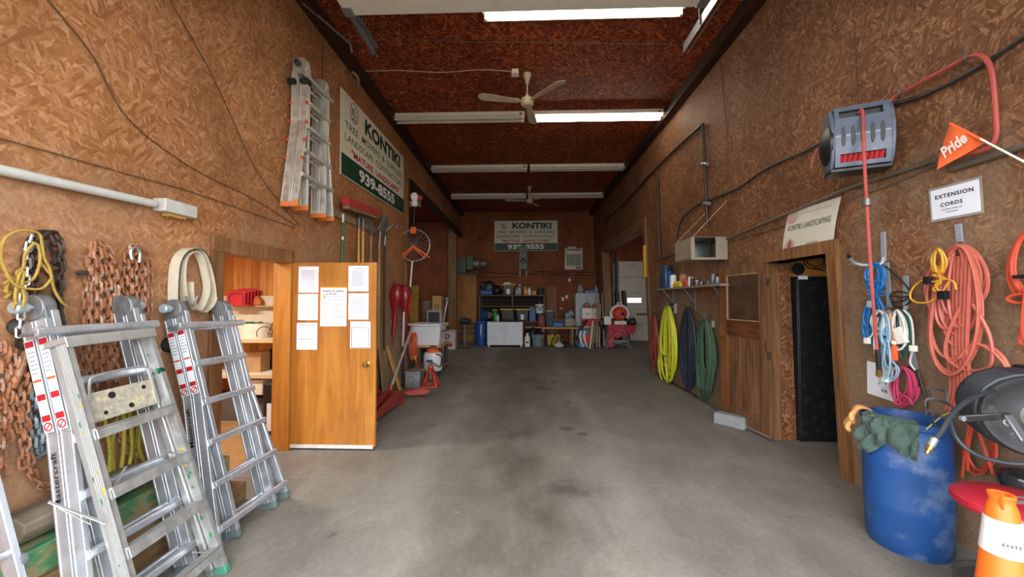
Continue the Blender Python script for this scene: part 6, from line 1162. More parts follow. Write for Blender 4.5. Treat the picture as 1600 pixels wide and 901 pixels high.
jar('beige_jar', 'beige jar with a lid in the middle of the wall shelf', 'jar', 1068, 428, .07, plain('beige_jar_clay', '#b0815a', .6), plain('tan_lid', '#9a7350', .6), x=2.76)
for px, lab, mt, tp, r in ((1070.5, 'small red bottle nearest the beige jar', REDP, 435, .025), (1073.5, 'small red bottle next to the white tube', REDP, 436, .025), (1077, 'slim white tube on the wall shelf', SWHITE, 432, .018), (1081.5, 'slim dark bottle with a pale base on the wall shelf', DGREY, 433, .022), (1089, 'squat dark tin with a bright lid on the wall shelf', STEEL_D, 438, .035), (1096, 'low dark tin on the wall shelf', STEEL_D, 440, .04), (1102, 'second low dark tin, next to the brown one', DGREY, 440, .03), (1107, 'low brown tin beside the glass jars', plain('brown_tin', '#6b5a3e', .5), 438, .04)):
    jar('small_jar', lab, 'jar', px, tp, r, mt, SWHITE if 'bright' in lab or 'pale' in lab else None, x=2.70)
gl = NT('jar_glass'); gl.b.inputs['Transmission Weight'].default_value = .6; gl.fin(srgb('#8f9698'), .12); 
jar('glass_jar', 'taller glass jar of screws with a metal lid on the wall shelf', 'jar', 1114, 429, .04, gl.m, GALV, x=2.70); jar('glass_jar', 'shorter glass jar at the near end of the wall shelf', 'jar', 1121, 433, .038, gl.m, GALV, x=2.70)
# hoses on hooks
def coil(name, label, cat, cx, top, w, bot, n, r, mat, off=.06, jit=1., narrow=.4, group=None, skew=0., spread=.35, tube_n=6, deep=.06, lean=0.):
    pts = []
    for i in range(n):
        wi = w * (1.12 - spread * R.random() ** .7); hi = (bot - top) * (1 - spread * .4 * R.random()); o = off + deep * (i / n) + .01 * R.random(); sx = R.uniform(-.12, .12) * w * jit; tp = top + R.uniform(0, 5) * jit
        for k in range(16):
            a = 2 * pi * k / 16; s = (1 - cos(a)) / 2
            pts.append(onR(cx + sx * s + skew * s + wi / 2 * sin(a) * (narrow + (1 - narrow) * s ** .8) + R.uniform(-.5, .5) * jit, tp + hi * s, o + .02 * sin(a) + lean * s))
    return S(name, MB().tube(cr(pts, 2), r, tube_n), mat, label, cat, group)
RB = lambda n, c: plain(n, c, .5, 0, .14, 16, obj=False)
coil('red_hose', 'faded red hose coil hung farthest along the wall', 'hose', 1022, 488, 16, 570, 10, .016, RB('faded_red_hose', '#8d3b36'), spread=.9)
coil('yellow_hose', 'bright yellow hose coil hung below the wall shelf', 'hose', 1043, 477, 30, 595, 12, .019, RB('bright_yellow_hose', '#c9cc32'), .08, narrow=.6, spread=.95)
coil('navy_hose', 'dark navy hose coil hung between the yellow and green hoses', 'hose', 1075, 478, 34, 607, 14, .017, RB('dark_navy_hose', '#2c3242'), .07, narrow=.5, spread=.95)
coil('green_hose', 'green garden hose coil hung nearest the old door', 'hose', 1101, 498, 33, 622, 18, .016, RB('green_hose_rubber', '#46604a'), .07, narrow=.75, spread=.85)
for x, y, lab in ((1043, 476, 'hook carrying the yellow hose'), (1075, 477, 'hook carrying the navy hose'), (1101, 497, 'hook carrying the green hose'), (1022, 487, 'hook carrying the faded red hose')): S('hose_hook', MB().tube(cr([onR(x, y + 6, 0), onR(x, y + 2, .1), onR(x, y + 1, .2), onR(x, y - 4, .22)], 4), .014, 6), GALV, lab, 'hook')
for (x0, x1, y0, y1), lab in (((1051, 1058, 474, 489), 'pale outlet box between the yellow and navy hoses'), ((1115, 1119, 501, 511), 'grey outlet box on the wall between the green hose and the door')):
    p = Q(0, (x0, y1), (x1, y0)); t = T('outlet_box', lab, 'outlet', p[0]); P('plate', MB().box(xr(1.6) - .05, xr(1.6), p[1].y, p[0].y, p[0].z, p[1].z), plain('outlet_grey', '#9a978c', .5) if x0 < 1100 else bpy.data.materials['outlet_grey'], t, bev=.005)
    for k in range(2): P('socket', MB().box(xr(1.6) - .054, xr(1.6) - .05, p[1].y + .03, p[0].y - .03, p[0].z + .04 + k * .1, p[0].z + .1 + k * .1), DGREY, t)
S('orange_tag', MB().cyl(onR(1057, 511, .05), onR(1057.5, 526, .05), .012), plain('orange_tag_plastic', '#cf7f3a', .5), 'small orange stick hanging between the yellow and navy hoses', 'stick')
rope('floor_cable', 'thin dark cable lying along the foot of the wall under the hoses', 'cable', [[onZ(1030, 583, .012) + Vector((-.05, 0, 0)), onZ(1048, 596, .012), onZ(1064, 606, .012), onZ(1078, 612, .012), onZ(1090, 622, .012)]], .008, BLK, 5)
# ---- hose reel box high on the wall
c = onR(1342, 214, .3); n = Vector((-.42, -.9, 0)).normalized(); M = frame(c, Vector((0, 0, 1)).cross(n), (0, 0, 1)); BXM = plain('blue_grey_plastic', '#5a6374', .4, 0, .12, dirt='#a9adb5', dirt_amt=.25); hw, hh = .17, .225
t = T('hose_reel', 'blue grey hose reel box fixed high on the wall', 'hose reel', c - Vector((0, 0, hh)))
out = [(-.15, -hh), (.02, -hh), (.06, -hh * .75), (.09, -.05), (.09, .05), (.06, hh * .75), (.02, hh), (-.15, hh)]
for s in (-1, 1): P('side_plate', MB(M @ Matrix(((0, 0, 1, 0), (0, 1, 0, 0), (1, 0, 0, 0), (0, 0, 0, 1)))).prism(out, s * hw - .012, s * hw + .012), BXM, t, bev=.006)
fr = lambda y: .055 + .03 * (1 - (y / hh) ** 2)
def faceplate(y0, y1, x0=-hw + .012, x1=hw - .012): return MB(M).hexa([(x0, y0, fr(y0) - .02), (x1, y0, fr(y0) - .02), (x1, y0, fr(y0)), (x0, y0, fr(y0)), (x0, y1, fr(y1) - .02), (x1, y1, fr(y1) - .02), (x1, y1, fr(y1)), (x0, y1, fr(y1))])
for y0, y1, x0, x1 in ((-hh, -hh + .03, -hw + .012, hw - .012), (-hh + .09, -.0, -hw + .012, hw - .012), (0, hh - .09, -hw + .012, hw - .012), (hh - .035, hh, -hw + .012, hw - .012), (-hh + .03, -hh + .09, -hw + .012, -hw + .04), (-hh + .03, -hh + .09, hw - .04, hw - .012), (hh - .09, hh - .035, -hw + .012, -hw + .04), (hh - .09, hh - .035, hw - .05, hw - .012)): P('face_panel', faceplate(y0, y1, x0, x1), BXM, t)
P('dark_core', MB(M).box(-hw + .012, hw - .012, -hh + .01, hh - .01, -.15, .03), BLK, t)
P('cross_rib', faceplate(-.006, .006).at(M @ Matrix.Translation((0, 0, .012))).add([], []), plain('pale_rib', '#8d99a6', .4), t)
for i in range(5):
    x = -.11 + i * .055; P('vent', MB(M @ Matrix.Translation((x, -.005, fr(0) + .0))).prism([(.013 * cos(a), .075 * sin(a)) for a in [2 * pi * k / 16 for k in range(16)]], -.01, .003), DGREY, t)
m = MB(M)
for i in range(9): m.tube([(-.12 + i * .03 - .012, -hh + .03, .035), (-.12 + i * .03 + .0, -hh + .09, .042)], .014, 6)
P('wound_hose', m, RB('red_air_hose', '#b3262e'), t, kind='stuff')
P('bottom_tray', MB(M).box(-hw - .01, hw + .01, -hh - .03, -hh, -.15, .03), BLK, t, bev=.006); P('side_hub', MB(M @ Matrix.Translation((-hw - .02, -.02, -.05)) @ Matrix.Rotation(pi / 2, 4, 'Y')).lathe([(0, -.03), (.10, -.02), (.15, 0), (.15, .02), (0, .02)], n=22), BLK, t)
P('wall_mount', MB().bar(M @ Vector((0, 0, -.12)), onR(1352, 214, 0), .18, .25), STEEL_D, t)
PKH = RB('pinkish_red_hose', '#b5504c')
dn = [M @ Vector((-.01, hh - .06, .04)), M @ Vector((.0, hh - .075, .09))] + Q(.42, (1350, 240)) + Q(.38, (1355, 330), (1362, 440)) + Q(.30, (1369, 530), (1371, 548))
t = T('air_hose', 'pinkish red air hose hanging straight down from the hose reel', 'hose', dn[-1]); P('hose', MB().tube(cr(dn, 8), .0105, 7), PKH, t)
e = Q(.30, (1371, 546), (1373.5, 577), (1374, 589)); P('strain_relief', MB().tube([e[0], e[1]], .016, 8), BLK, t); P('brass_fitting', MB().tube([e[1], e[1].lerp(e[2], .6), e[1].lerp(e[2], .62), e[2]], [.019, .019, .012, .012], 8), BRASS, t)
s_ = onR(1355, 316, .385); P('hose_stop', MB(frame(s_, (1, 0, 0), (0, 1, 0))).lathe([(.012, -.025), (.029, -.024), (.029, .024), (.012, .025)], n=14), STEEL_D, t)
rope('feed_hose', 'thick faded red hose looping from the hose reel past the black cable', 'hose', [[M @ Vector((hw, hh - .05, -.05))] + Q(.06, (1395, 154), (1440, 128), (1480, 106), (1505, 93)) + Q(.09, (1525, 86), (1540, 92), (1549, 110), (1553, 140), (1556, 180), (1557, 208), (1550, 226), (1536, 234), (1515, 239), (1500, 243))], .0135, RB('thick_red_hose', '#a84a40'), 8)
for k, (x, y) in enumerate(((1406, 146), (1508, 92))): S('hose_clip', MB().tube(cr(Q(.02, (x - 2, y + 7)) + Q(.1, (x, y)) + Q(.03, (x + 2, y - 9)), 4), .008, 6), GALV, ('metal clip on the thick red hose nearest the reel', 'metal clip on the thick red hose at its bend')[k], 'clip')
fe = Q(.09, (1502, 242), (1490, 246)); S('hose_coupling', MB().tube([fe[0], fe[1]], .016, 8), BRASS, 'threaded hose end below the orange flag', 'coupling')
# flag
a, b, c_ = onR(1485.5, 193, .12), onR(1538, 220, .14), onR(1469, 265, .14); m = []
for i in range(9):
    u_ = i / 8; r = []
    for j in range(9):
        v_ = j / 8; p = a.lerp(b, u_).lerp(c_, v_); r.append(p + Vector((-.02 * sin(5 * u_ * (1 - v_) + 2 * v_), 0, .03 * sin(pi * u_) * v_ * (1 - v_))))
    m.append(r)
t = T('safety_flag', 'orange triangular flag on a thin white stick', 'flag', c_); FLG = plain('orange_flag_cloth', '#ee6a35', .7, 0, .08); P('cloth', MB().sheet(m, .003), FLG, t); P('stick', MB().cyl(onR(1532, 217, .15), onR(1612, 259, .15), .0055, n=6), SWHITE, t); P('hem', MB().tube([a + Vector((-.004, 0, 0)), b + Vector((-.004, 0, 0))], .009, 6), FLG, t)
q0, q1 = onR(1476, 240, .17), onR(1512, 212, .17); text('Pride', fq((q0 + q1) / 2 + Vector((-.012, 0, 0)), q1 - q0, onR(1490, 222, .17) - onR(1496, 233, .17)), (q1 - q0).length, .075, SWHITE, t, .03)
# hooks
HKM = plain('pale_grey_hook', '#a7b0b8', .4, .3, .1, obj=False)
def hook(label, top, bot, arm=None):
    t = T('wall_hook', label, 'hook', onR(*bot, 0)); p, q = onR(*top, .015), onR(*bot, .015); P('bar', MB().bar(p, q, .035, .012, (1, 0, 0)), HKM, t)
    if arm: P('arm', MB().tube(cr([onR(*arm[0], .03)] + [onR(x, y, .05 + .07 * i) for i, (x, y) in enumerate(arm[1:])], 5), .013, 8), HKM, t); e = [onR(x, y, .05 + .07 * i) for i, (x, y) in enumerate(arm[1:])]; P('tip', MB().tube([e[-1], e[-1] + (e[-1] - e[-2]).normalized() * .03], .015, 8), BLK, t)
hook('pale grey hook with a long arm over the blue cord', (1380, 362), (1381, 408), ((1380, 402), (1376, 412), (1352, 414), (1334, 410), (1327, 401)))
hook('pale grey hook bar beside the white cords', (1416, 430), (1415, 482), ((1415, 478), (1412, 487), (1400, 490), (1390, 488), (1386, 482))); hook('pale grey hook bar above the salmon cord bundle', (1497, 350), (1500, 378)); hook('pale blue grey bar hanging below the white cords', (1425, 548), (1430, 577))
hook('pale blue grey bar behind the blue cord', (1385, 410), (1390, 480))
# cords
SAL = RB('salmon_cord', '#bf6453'); ORD = RB('orange_red_cord', '#c44d34'); YC = RB('yellow_cord', '#d09a2c'); BC = RB('blue_cord', '#1f74b8'); LB = RB('light_blue_cord', '#8fb6cc'); WC = RB('white_cord', '#d8d6cf'); GC = RB('dark_green_cord', '#3f6f63'); PC = RB('pink_cord', '#c23d63'); KC = RB('black_cord', '#232427')
def multi(name, label, mat, r, parts, cat='cord', extras=()):
    t = T(name, label, cat, parts[0][0])
    for p in parts: P('cord', MB().tube(cr(p, 6), r, 6), mat, t)
    for nm, mb, mt in extras: P(nm, mb, mt, t)
    return t
def loops(cx, top, w, bot, n, off=.06, narrow=.4, spread=.4, jit=1., skew=0., deep=.05):
    pts = []
    for i in range(n):
        wi = w * (1 - spread * R.random()); hi = (bot - top) * (1 - spread * .6 * R.random()); sx = R.uniform(-.1, .1) * w * jit
        for k in range(12):
            a = 2 * pi * k / 12; s = (1 - cos(a)) / 2; pts.append(onR(cx + (sx + skew) * s + wi / 2 * sin(a) * (narrow + (1 - narrow) * s ** .8), top + R.uniform(0, 3) * jit + hi * s, off + deep * i / n))
    return pts
multi('cord_bundle', 'big bundle of salmon extension cord hung below the EXTENSION CORDS notice', SAL, .0095,
      [loops(1502, 382, 118, 500, 12, .06, .62, .55, skew=-10), loops(1496, 382, 84, 540, 9, .09, .55, .6, skew=-6), loops(1500, 384, 118, 585, 4, .12, .6, .35, skew=-4)] +
      [Q(.10 + .01 * i, (1487 + 6 * i, 400), (1484 + 6 * i, 470), (1482 + 6 * i + R.uniform(-3, 3), 540), (1486 + 6 * i, 605), (1478 + 6 * i, 640)) for i in range(6)] +
      [Q(.15, (1500, 480), (1482, 520), (1478, 555), (1500, 575), (1530, 578), (1550, 565), (1545, 520), (1520, 475)), Q(.14, (1490, 565), (1520, 545), (1540, 540), (1560, 550), (1575, 570), (1582, 600)), Q(.15, (1498, 560), (1520, 538), (1545, 545), (1570, 570), (1578, 600))])
multi('cord_bundle', 'yellow extension cord tied on the front of the salmon bundle', YC, .006, [loops(1466, 388, 28, 425, 7, .17, .7, .5, deep=.03), Q(.19, (1455, 420), (1475, 424), (1458, 430), (1476, 434), (1460, 440)), Q(.19, (1458, 440), (1440, 438), (1425, 452), (1423, 466), (1436, 473), (1455, 470), (1468, 458), (1462, 445), (1475, 436), (1490, 440), (1494, 452)), Q(.19, (1466, 425), (1470, 440), (1458, 452), (1472, 455), (1482, 440))], extras=[('plug', MB().cbox(onR(1450, 438, .2), (.03, .035, .05)), BLK), ('socket_end', MB().cbox(onR(1474, 461, .2), (.035, .045, .055)), BLK)])
multi('cord_bundle', 'orange red cord coil nearest the open garage door', ORD, .009, [loops(1612, 358, 78, 470, 8, .06, .7, .25), Q(.12, (1600, 458), (1580, 462), (1574, 468), (1590, 473), (1615, 470)), Q(.1, (1600, 470), (1597, 510), (1594, 535), (1610, 540)), Q(.13, (1604, 445), (1598, 500), (1600, 530))], extras=[('band', MB().cbox(onR(1595, 432, .13), (.03, .05, .02)), BLK)])
multi('cord_bundle', 'bright blue cord tied in a bundle under the long armed hook', BC, .0065, [loops(1368, 410, 33, 462, 14, .12, .8, .85), Q(.2, (1356, 453), (1368, 459), (1382, 455)), Q(.2, (1356, 459), (1368, 464), (1382, 460)), loops(1366, 455, 50, 540, 12, .10, .25, .8, skew=0)], extras=[('plug', MB().cbox(onR(1360, 475, .2), (.03, .03, .05)), plain('grey_plug', '#9aa4ac', .5))])
multi('cord_bundle', 'thin black cord looping from the blue bundle to the next hook', KC, .005, [Q(.03, (1383, 415), (1400, 430), (1415, 445), (1424, 460), (1420, 473), (1405, 480), (1395, 475), (1392, 460), (1405, 455), (1418, 458)), Q(.04, (1390, 462), (1408, 464), (1422, 462), (1410, 470), (1394, 472))])
multi('cord_bundle', 'white extension cords looped on the second hook with a power strip', WC, .0065, [loops(1374, 484, 28, 525, 6, .17, .8, .6), loops(1402, 484, 34, 545, 7, .16, .6, .6), Q(.18, (1368, 490), (1364, 520), (1357, 528), (1354, 533)), Q(.17, (1372, 495), (1366, 530), (1368, 552), (1373, 568)), Q(.12, (1412, 484), (1424, 500), (1427, 540), (1422, 565), (1430, 578))], extras=[('power_strip', MB().bar(onR(1402, 512, .2), onR(1412, 536, .2), .055, .03, (1, 0, 0)), SWHITE), ('plug', MB().cbox(onR(1355, 532, .2), (.03, .03, .045)), SWHITE), ('plug', MB().cbox(onR(1427, 544, .16), (.03, .03, .04)), SWHITE)])
multi('cord_bundle', 'pale blue cord hanging in loose loops under the white cords', LB, .0048, [loops(1383, 488, 26, 540, 12, .18, .6, .8), loops(1386, 530, 22, 592, 5, .19, .5, .6), Q(.2, (1380, 520), (1376, 560), (1374, 590), (1386, 597), (1400, 590), (1404, 575), (1390, 560), (1382, 535)), Q(.2, (1386, 525), (1388, 550), (1400, 572), (1398, 588), (1380, 594)), Q(.2, (1376, 585), (1375, 600), (1382, 605), (1392, 592), (1395, 580))], extras=[('socket_end', MB().cbox(onR(1383, 592, .21), (.03, .035, .04)), SWHITE)])
multi('cord_bundle', 'short orange cord with a banded end among the white cords', RB('plain_orange_cord', '#c9703c'), .010, [Q(.2, (1380, 488), (1388, 486), (1394, 505), (1397, 530), (1398, 560))], extras=[('socket_end', MB().tube(Q(.2, (1398, 540), (1398, 562)), .02, 8), ORC), ('white_band', MB().tube(Q(.2, (1398, 532), (1398, 537)), .0205, 8), SWHITE)])
multi('cord_bundle', 'dark green cord coiled behind the white cords', GC, .0065, [loops(1412, 483, 30, 560, 14, .07, .8, .8)])
multi('cord_bundle', 'pink extension cord coil hung just above the blue barrel', PC, .0072, [loops(1411, 573, 46, 634, 17, .08, .75, .6), Q(.18, (1394, 628), (1410, 632), (1430, 625), (1436, 605)), Q(.18, (1398, 628), (1408, 618), (1420, 622), (1426, 632))])
multi('cord_bundle', 'thick black cord hanging behind the pink coil', KC, .008, [Q(.06, (1412, 572), (1432, 578), (1440, 600), (1447, 625), (1446, 645))])
multi('cord_bundle', 'orange red cord loops hanging low under the black hose reel', ORD, .008, [loops(1532, 655, 66, 742, 4, .06, .7, .4), Q(.12, (1516, 650), (1510, 700), (1503, 745)), Q(.13, (1522, 655), (1538, 700), (1552, 742)), Q(.12, (1526, 650), (1514, 690), (1512, 735))])
S('glove_clip', MB().cbox(onR(1598, 577, .05), (.04, .07, .05)), BLK, 'small black clamp on the wall above the black hose reel', 'clamp', bev=.01)
# ------------------------------------------------------------------ barrel, black hose reel, shop stool, cone
BARB = plain('scuffed_blue_barrel', '#1b4a88', .5, 0, .2, 7, '#8fa0b8', .45)
_c = onY(1413, 650, 2.70); bxx, byy, br_, bh = _c.x, 2.70, .222, .845; KB = .222 / .285; KH = .845 / .88
t = T('blue_barrel', 'scuffed open blue barrel standing under the hanging cords', 'barrel', (bxx, byy, 0))
P('body', MB().lathe([(a * KB, b * KH) for a, b in [(.255, 0), (.265, .02), (.272, .08), (.28, .28), (.285, .3), (.281, .32), (.283, .56), (.289, .585), (.283, .61), (.28, .78), (.272, .80), (.272, .83), (.288, .84), (.29, .88), (.268, .88), (.262, .80), (.262, .3), (.25, .06), (0, .05)]], (bxx, byy, 0), 40), BARB, t)
P('contents', MB().lathe([(.2, .58), (.15, .60), (0, .62)], (bxx, byy, 0), 20), plain('grey_rubbish', '#5a6266', .9, 0, .4, 14), t, kind='stuff')
# rag and glove over the rim
def drape(name, label, cat, ang0, ang1, out, inn, mat, seed, wav=.02):
    rr = random.Random(seed); rows = []; ph = [rr.uniform(0, 6) for _ in range(4)]
    for i in range(37):
        u_ = i / 36; a = ang0 + (ang1 - ang0) * u_; r = []; o = out * (1 + .22 * sin(5 * u_ + ph[0]) + .1 * sin(13 * u_ + ph[1]))
        for j in range(27):
            s = j / 26 * (o + inn + .05); w_ = wav * (sin(9 * u_ + ph[2] + 9 * s) + .7 * sin(17 * u_ - 21 * s + ph[3]) + .5 * sin(31 * u_ + 43 * s) * (s > inn)) 
            if s < inn: rad, z = br_ - .03 - abs(w_) * .6, bh + .012 - (inn - s)
            elif s < inn + .05: k = (s - inn) / .05; rad, z = br_ - .03 + .045 * k, bh + .014 + .01 * sin(pi * k)
            else: rad, z = br_ + .018 + abs(w_) * .9 + .01, bh + .012 - (s - inn - .05)
            aa = a + .06 * sin(7 * (s + u_)); r.append((bxx + rad * cos(aa), byy + rad * sin(aa), z))
        rows.append(r)
    return S(name, MB().sheet(rows, .006), mat, label, cat)
drape('green_rag', 'crumpled dark green rag hanging over the barrel rim', 'rag', radians(170), radians(236), .22, .06, plain('dark_green_cloth', '#465a52', .9, 0, .2, 20), 3, .028)
# orange glove folded over the rim: palm, four fingers, thumb
GL = plain('orange_leather', '#e0a263', .85, 0, .15, 30); ga = radians(146); gc = Vector((bxx + (br_ + .035) * cos(ga), byy + (br_ + .035) * sin(ga), bh)); rad_ = Vector((cos(ga), sin(ga), 0)); tn = Vector((-sin(ga), cos(ga), 0)); up = Vector((0, 0, 1))
t = T('work_glove', 'stiff orange work glove lying over the barrel rim', 'glove', gc); rows = []
for i in range(9):
    v_ = i / 8; c = gc - rad_ * (.09 * (1 - v_)) + rad_ * (.03 * sin(3 * v_)) + up * (.05 * sin(pi * .9 * (1 - v_)) - .09 * v_ ** 1.4); wd = .055 - .008 * v_; rows.append([c + tn * (wd * cos(a)) + (up * .6 + rad_ * .8).normalized() * (.017 * sin(a)) for a in [2 * pi * k / 12 for k in range(12)]])
P('palm', MB().sheet(rows, closed=True), GL, t)
base = gc + rad_ * .02 - up * .085
for k, (o, ln) in enumerate(((-.042, .06), (-.014, .075), (.014, .07), (.041, .055))): P('finger', MB().tube(cr([base + tn * o + up * .015, base + tn * (o * 1.2) - up * ln * .5 + rad_ * .02, base + tn * (o * 1.25) - up * ln + rad_ * .005], 4), [.0145] * 7 + [.012, .007], 8), GL, t)
P('thumb', MB().tube(cr([gc + tn * .05 + up * .0, gc + tn * .085 - up * .02 + rad_ * .02, gc + tn * .10 - up * .055 + rad_ * .02], 4), [.016] * 7 + [.013, .008], 8), GL, t)
rope('green_stalk', 'thin green plastic stalk sticking out of the barrel', 'stalk', [[(bxx - .08, byy - .22, .83), (bxx + .03, byy - .2, .9), (bxx + .10, byy - .19, .93)]], .004, GROPE, 5)
# ---- black hose reel
HB = RB('black_rubber_hose', '#2b3138'); FL = plain('worn_black_steel', '#333336', .4, .4, .25, 9, '#99938a', .7)
c0 = Vector((2.455, 1.93, 1.07)); c1 = Vector((2.60, 2.17, 1.07)); ax = (c1 - c0).normalized(); RM = frame(c0, Vector((0, 0, 1)).cross(-ax), (0, 0, 1)); Lr = (c1 - c0).length       # local +z looks back at the viewer
t = T('black_hose_reel', 'black steel reel wound with thick black hose on the wall', 'hose reel', c0 - Vector((0, 0, .2)))
for z in (0, -Lr): P('flange', MB(RM @ Matrix.Translation((0, 0, z))).lathe([(.052, -.004), (.13, -.02), (.165, -.004), (.19, -.006), (.197, 0), (.19, .008), (.165, .006), (.13, -.008), (.052, .008)], n=40), FL, t)
P('hub', MB(RM).lathe([(0, -Lr), (.09, -Lr), (.09, -.03), (.085, -.014), (.07, .0), (.04, .03), (0, .034)], n=24), plain('worn_bare_steel', '#a7a7a4', .4, .6, .2, 14, '#4a4a4a', .5), t)
for k in range(5): a = 2 * pi * k / 5; P('hub_bolt', MB(RM).cyl((.045 * cos(a), .045 * sin(a), .01), (.045 * cos(a), .045 * sin(a), .03), .008, n=6), GALV, t)
hp = []
for lay, (rr_, nt) in enumerate(((.14, 9), (.168, 9), (.192, 8))):
    for i in range(nt * 20 + 1):
        f = i / (nt * 20); z = -.035 - f * (Lr - .07) if lay % 2 == 0 else -Lr + .035 + f * (Lr - .07); a = 2 * pi * i / 20; hp.append(RM @ Vector((rr_ * cos(a), rr_ * sin(a), z)))
P('wound_hose', MB().tube(hp, .0145, 8), HB, t)
tp = lambda x, y, D: onY(x, y, D)
he = cr([tp(1560, 607, 2.02), tp(1530, 617, 1.96), tp(1503, 632, 1.92), tp(1484, 652, 1.88), tp(1472, 672, 1.86), tp(1460, 686, 1.85)], 6); P('hose_end', MB().tube(he, .0105, 8), HB, t); e0, e1 = tp(1460, 685, 1.85), tp(1447, 708, 1.84); P('steel_ferrule', MB().tube([e0, e0.lerp(e1, .5)], .0155, 10), GALV, t); P('brass_tip', MB().tube([e0.lerp(e1, .48), e0.lerp(e1, .75), e0.lerp(e1, .77), e1], [.013, .013, .009, .008], 8), BRASS, t)
P('feed_hose', MB().tube(cr([tp(1484, 655, 2.0), tp(1492, 680, 2.0), tp(1512, 702, 1.97), tp(1545, 717, 1.94), tp(1590, 724, 1.9), tp(1640, 722, 1.85)], 6), .0105, 8), HB, t)
for k, pts in enumerate((((1447, 648), (1445, 628), (1456, 622), (1480, 630), (1492, 642), (1488, 655), (1470, 650), (1450, 640)), ((1457, 622), (1454, 610), (1460, 606), (1478, 612), (1479, 628)), ((1456, 640), (1458, 660), (1470, 668), (1486, 658)))): P('hose_guide', MB().tube(cr([tp(x, y, 1.98 + .02 * k) for x, y in pts], 4), .0065, 6), FL, t)
P('crank_arm', MB().bar(tp(1499, 654, 1.86), tp(1578, 649, 1.80), .034, .012, (0, 1, .2)), FL, t, bev=.005); P('crank_arm', MB().bar(tp(1574, 648, 1.80), tp(1602, 690, 1.74), .036, .014, (0, 1, .2)), plain('worn_pale_arm', '#6f7176', .4, .5), t, bev=.005); P('arm_bolt', MB(frame(tp(1502, 653, 1.85), (1, 0, 0), (0, 0, 1))).lathe([(0, 0), (.012, 0), (.012, .012), (0, .014)], n=10), GALV, t); P('ring', MB(frame(tp(1577, 660, 1.79), (1, 0, 0), (0, .4, 1))).tube([(.022 * cos(a), .015 * sin(a), 0) for a in [2 * pi * i / 14 for i in range(14)]], .004, 5, closed=True), GALV, t)
P('wall_bracket', MB().bar(c1 + Vector((.0, .02, 0)), (xr(1.04) - .01, c1.y + .12, 1.04), .08, .05).box(xr(1.04) - .03, xr(1.04) - .005, c1.y - .05, c1.y + .28, .86, 1.22), FL, t)
# ---- round red shop stool
sx_, sy_ = 2.36, 1.95; t = T('shop_stool', 'low rolling stool with a round red padded seat beside the barrel', 'stool', (sx_, sy_, 0)); VR = plain('red_vinyl', '#b72236', .4, 0, .12, 8, '#8a5a5c', .3)
P('seat', MB().lathe([(0, .60), (.18, .60), (.21, .612), (.222, .634), (.218, .655), (.2, .668), (.12, .672), (0, .672)], (sx_, sy_, 0), 36), VR, t); P('grey_logo', MB(Matrix.Translation((sx_ - .02, sy_ - .0, .6726))).prism([(-.09, -.03), (.0, -.045), (.1, -.02), (.09, .0), (.02, -.012), (-.05, .0), (-.02, .02), (.08, .012), (.09, .03), (-.06, .04), (-.1, .01)], 0, .001), plain('grey_print', '#8d8588', .5), t, 'worn grey logo printed on the seat')
P('post', MB().cyl((sx_, sy_, .2), (sx_, sy_, .6), .028), GALV, t); P('tray', MB().lathe([(.0, .2), (.19, .2), (.215, .215), (.22, .245), (.21, .245), (.2, .225), (0, .215)], (sx_, sy_, 0), 30), plain('dusty_black_tray', '#3a3836', .5, .1, .2, 10, '#8d857a', .5), t)
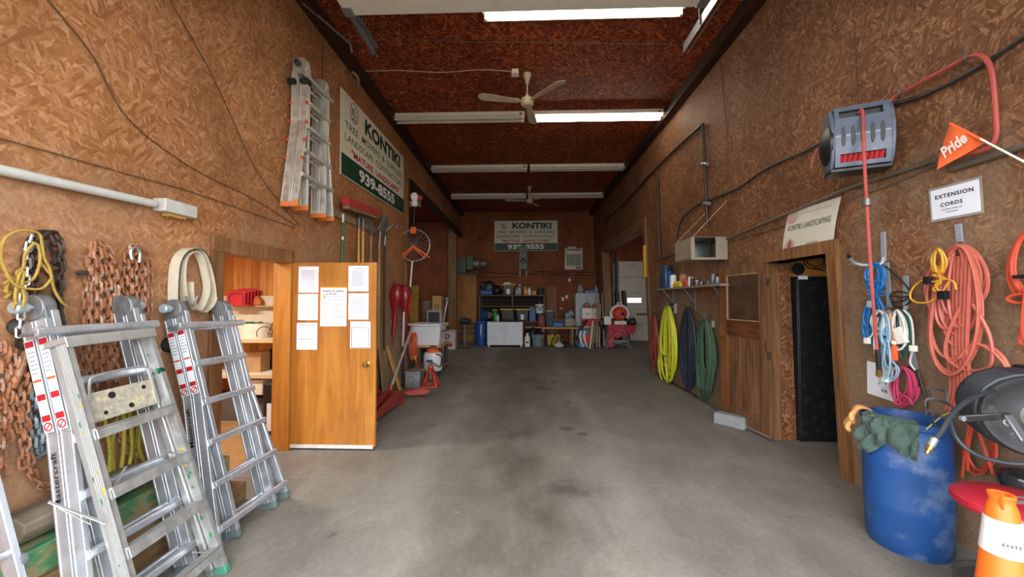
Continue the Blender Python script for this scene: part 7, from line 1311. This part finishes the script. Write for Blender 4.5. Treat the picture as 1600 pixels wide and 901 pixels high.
for k in range(5):
    a = 2 * pi * k / 5 + .5 * 2.3; p = Vector((sx_ + .2 * cos(a), sy_ + .2 * sin(a), 0)); P('spider_leg', MB().bar((sx_, sy_, .16), p + Vector((0, 0, .13)), .035, .025), BLK, t); cs = P('caster', MB(Matrix.Translation(p + Vector((0, 0, .045))) @ Matrix.Rotation(pi / 2, 4, 'X')).lathe([(0, -.014), (.04, -.014), (.045, 0), (.04, .014), (0, .014)], n=16), plain('pinkish_wheel', '#8d6a68', .6) if k == 0 else bpy.data.materials['pinkish_wheel'], t); P('caster_fork', MB().box(p.x - .02, p.x + .02, p.y - .02, p.y + .02, .085, .13), GALV, t)
lump('plastic_bag', 'crumpled black plastic bag hanging on the wall behind the red stool', 'bag', onR(1592, 756, .12), (.06, .10, .09), plain('shiny_black_bag', '#2d3136', .2), None, 33)
# ---- traffic cone
_c = onY(1564, 757, 1.50); kx, ky = _c.x, 1.50; print('cone top', _c.z); t = T('traffic_cone', 'orange traffic cone with a white collar in front of the red stool', 'cone', (kx, ky, 0)); CO = plain('orange_cone_plastic', '#ee6a1f', .45, 0, .06, 5, '#c9581f', .25); rz = lambda z: .135 - .110 * z
P('body', MB().lathe([(rz(.03), .03), (rz(.86), .86), (.037, .872), (.033, .885), (.033, .90), (.036, .905), (.035, .915), (.026, .915), (.024, .86), (.03, .7), (rz(.1) - .012, .1)], (kx, ky, 0), 36), CO, t)
P('collar', MB().lathe([(rz(.705) + .003, .705), (rz(.825) + .003, .825), (rz(.825) + .001, .827)], (kx, ky, 0), 36), plain('white_reflective_collar', '#dcdcda', .4, 0, .05, 8, '#a8a49c', .3), t); P('base', MB().box(kx - .17, kx + .17, ky - .17, ky + .17, 0, .035), BLK, t, bev=.01)
vd = Vector((-kx + .95, -ky, 0)).normalized(); zc2 = .752; text('ENTE', fq(Vector((kx, ky, zc2)) + vd * (rz(zc2) + .006), Vector((0, 0, 1)).cross(vd), Vector((0, 0, 1)) - vd * .18), .05, .011, BLACK_INK, t, .02); P('tab', MB().bar((kx - .028, ky - .02, .87), (kx - .03, ky - .02, .93), .02, .004), CO, t)
# ---- small litter
for k, (x, y) in enumerate(((993, 713), (1066, 786), (916, 672), (714, 800))): q = onZ(x, y); S('wood_chip', MB(Matrix.Translation(q) @ Matrix.Rotation(k, 4, 'Z')).box(-.014, .014, -.006, .006, .0, .005), OLDW, ('pale wood chip in the middle of the floor', 'pale wood chip towards the blue barrel', 'pale chip beyond the floor joint', 'pale chip on the near floor towards the ladders')[k], 'chip')
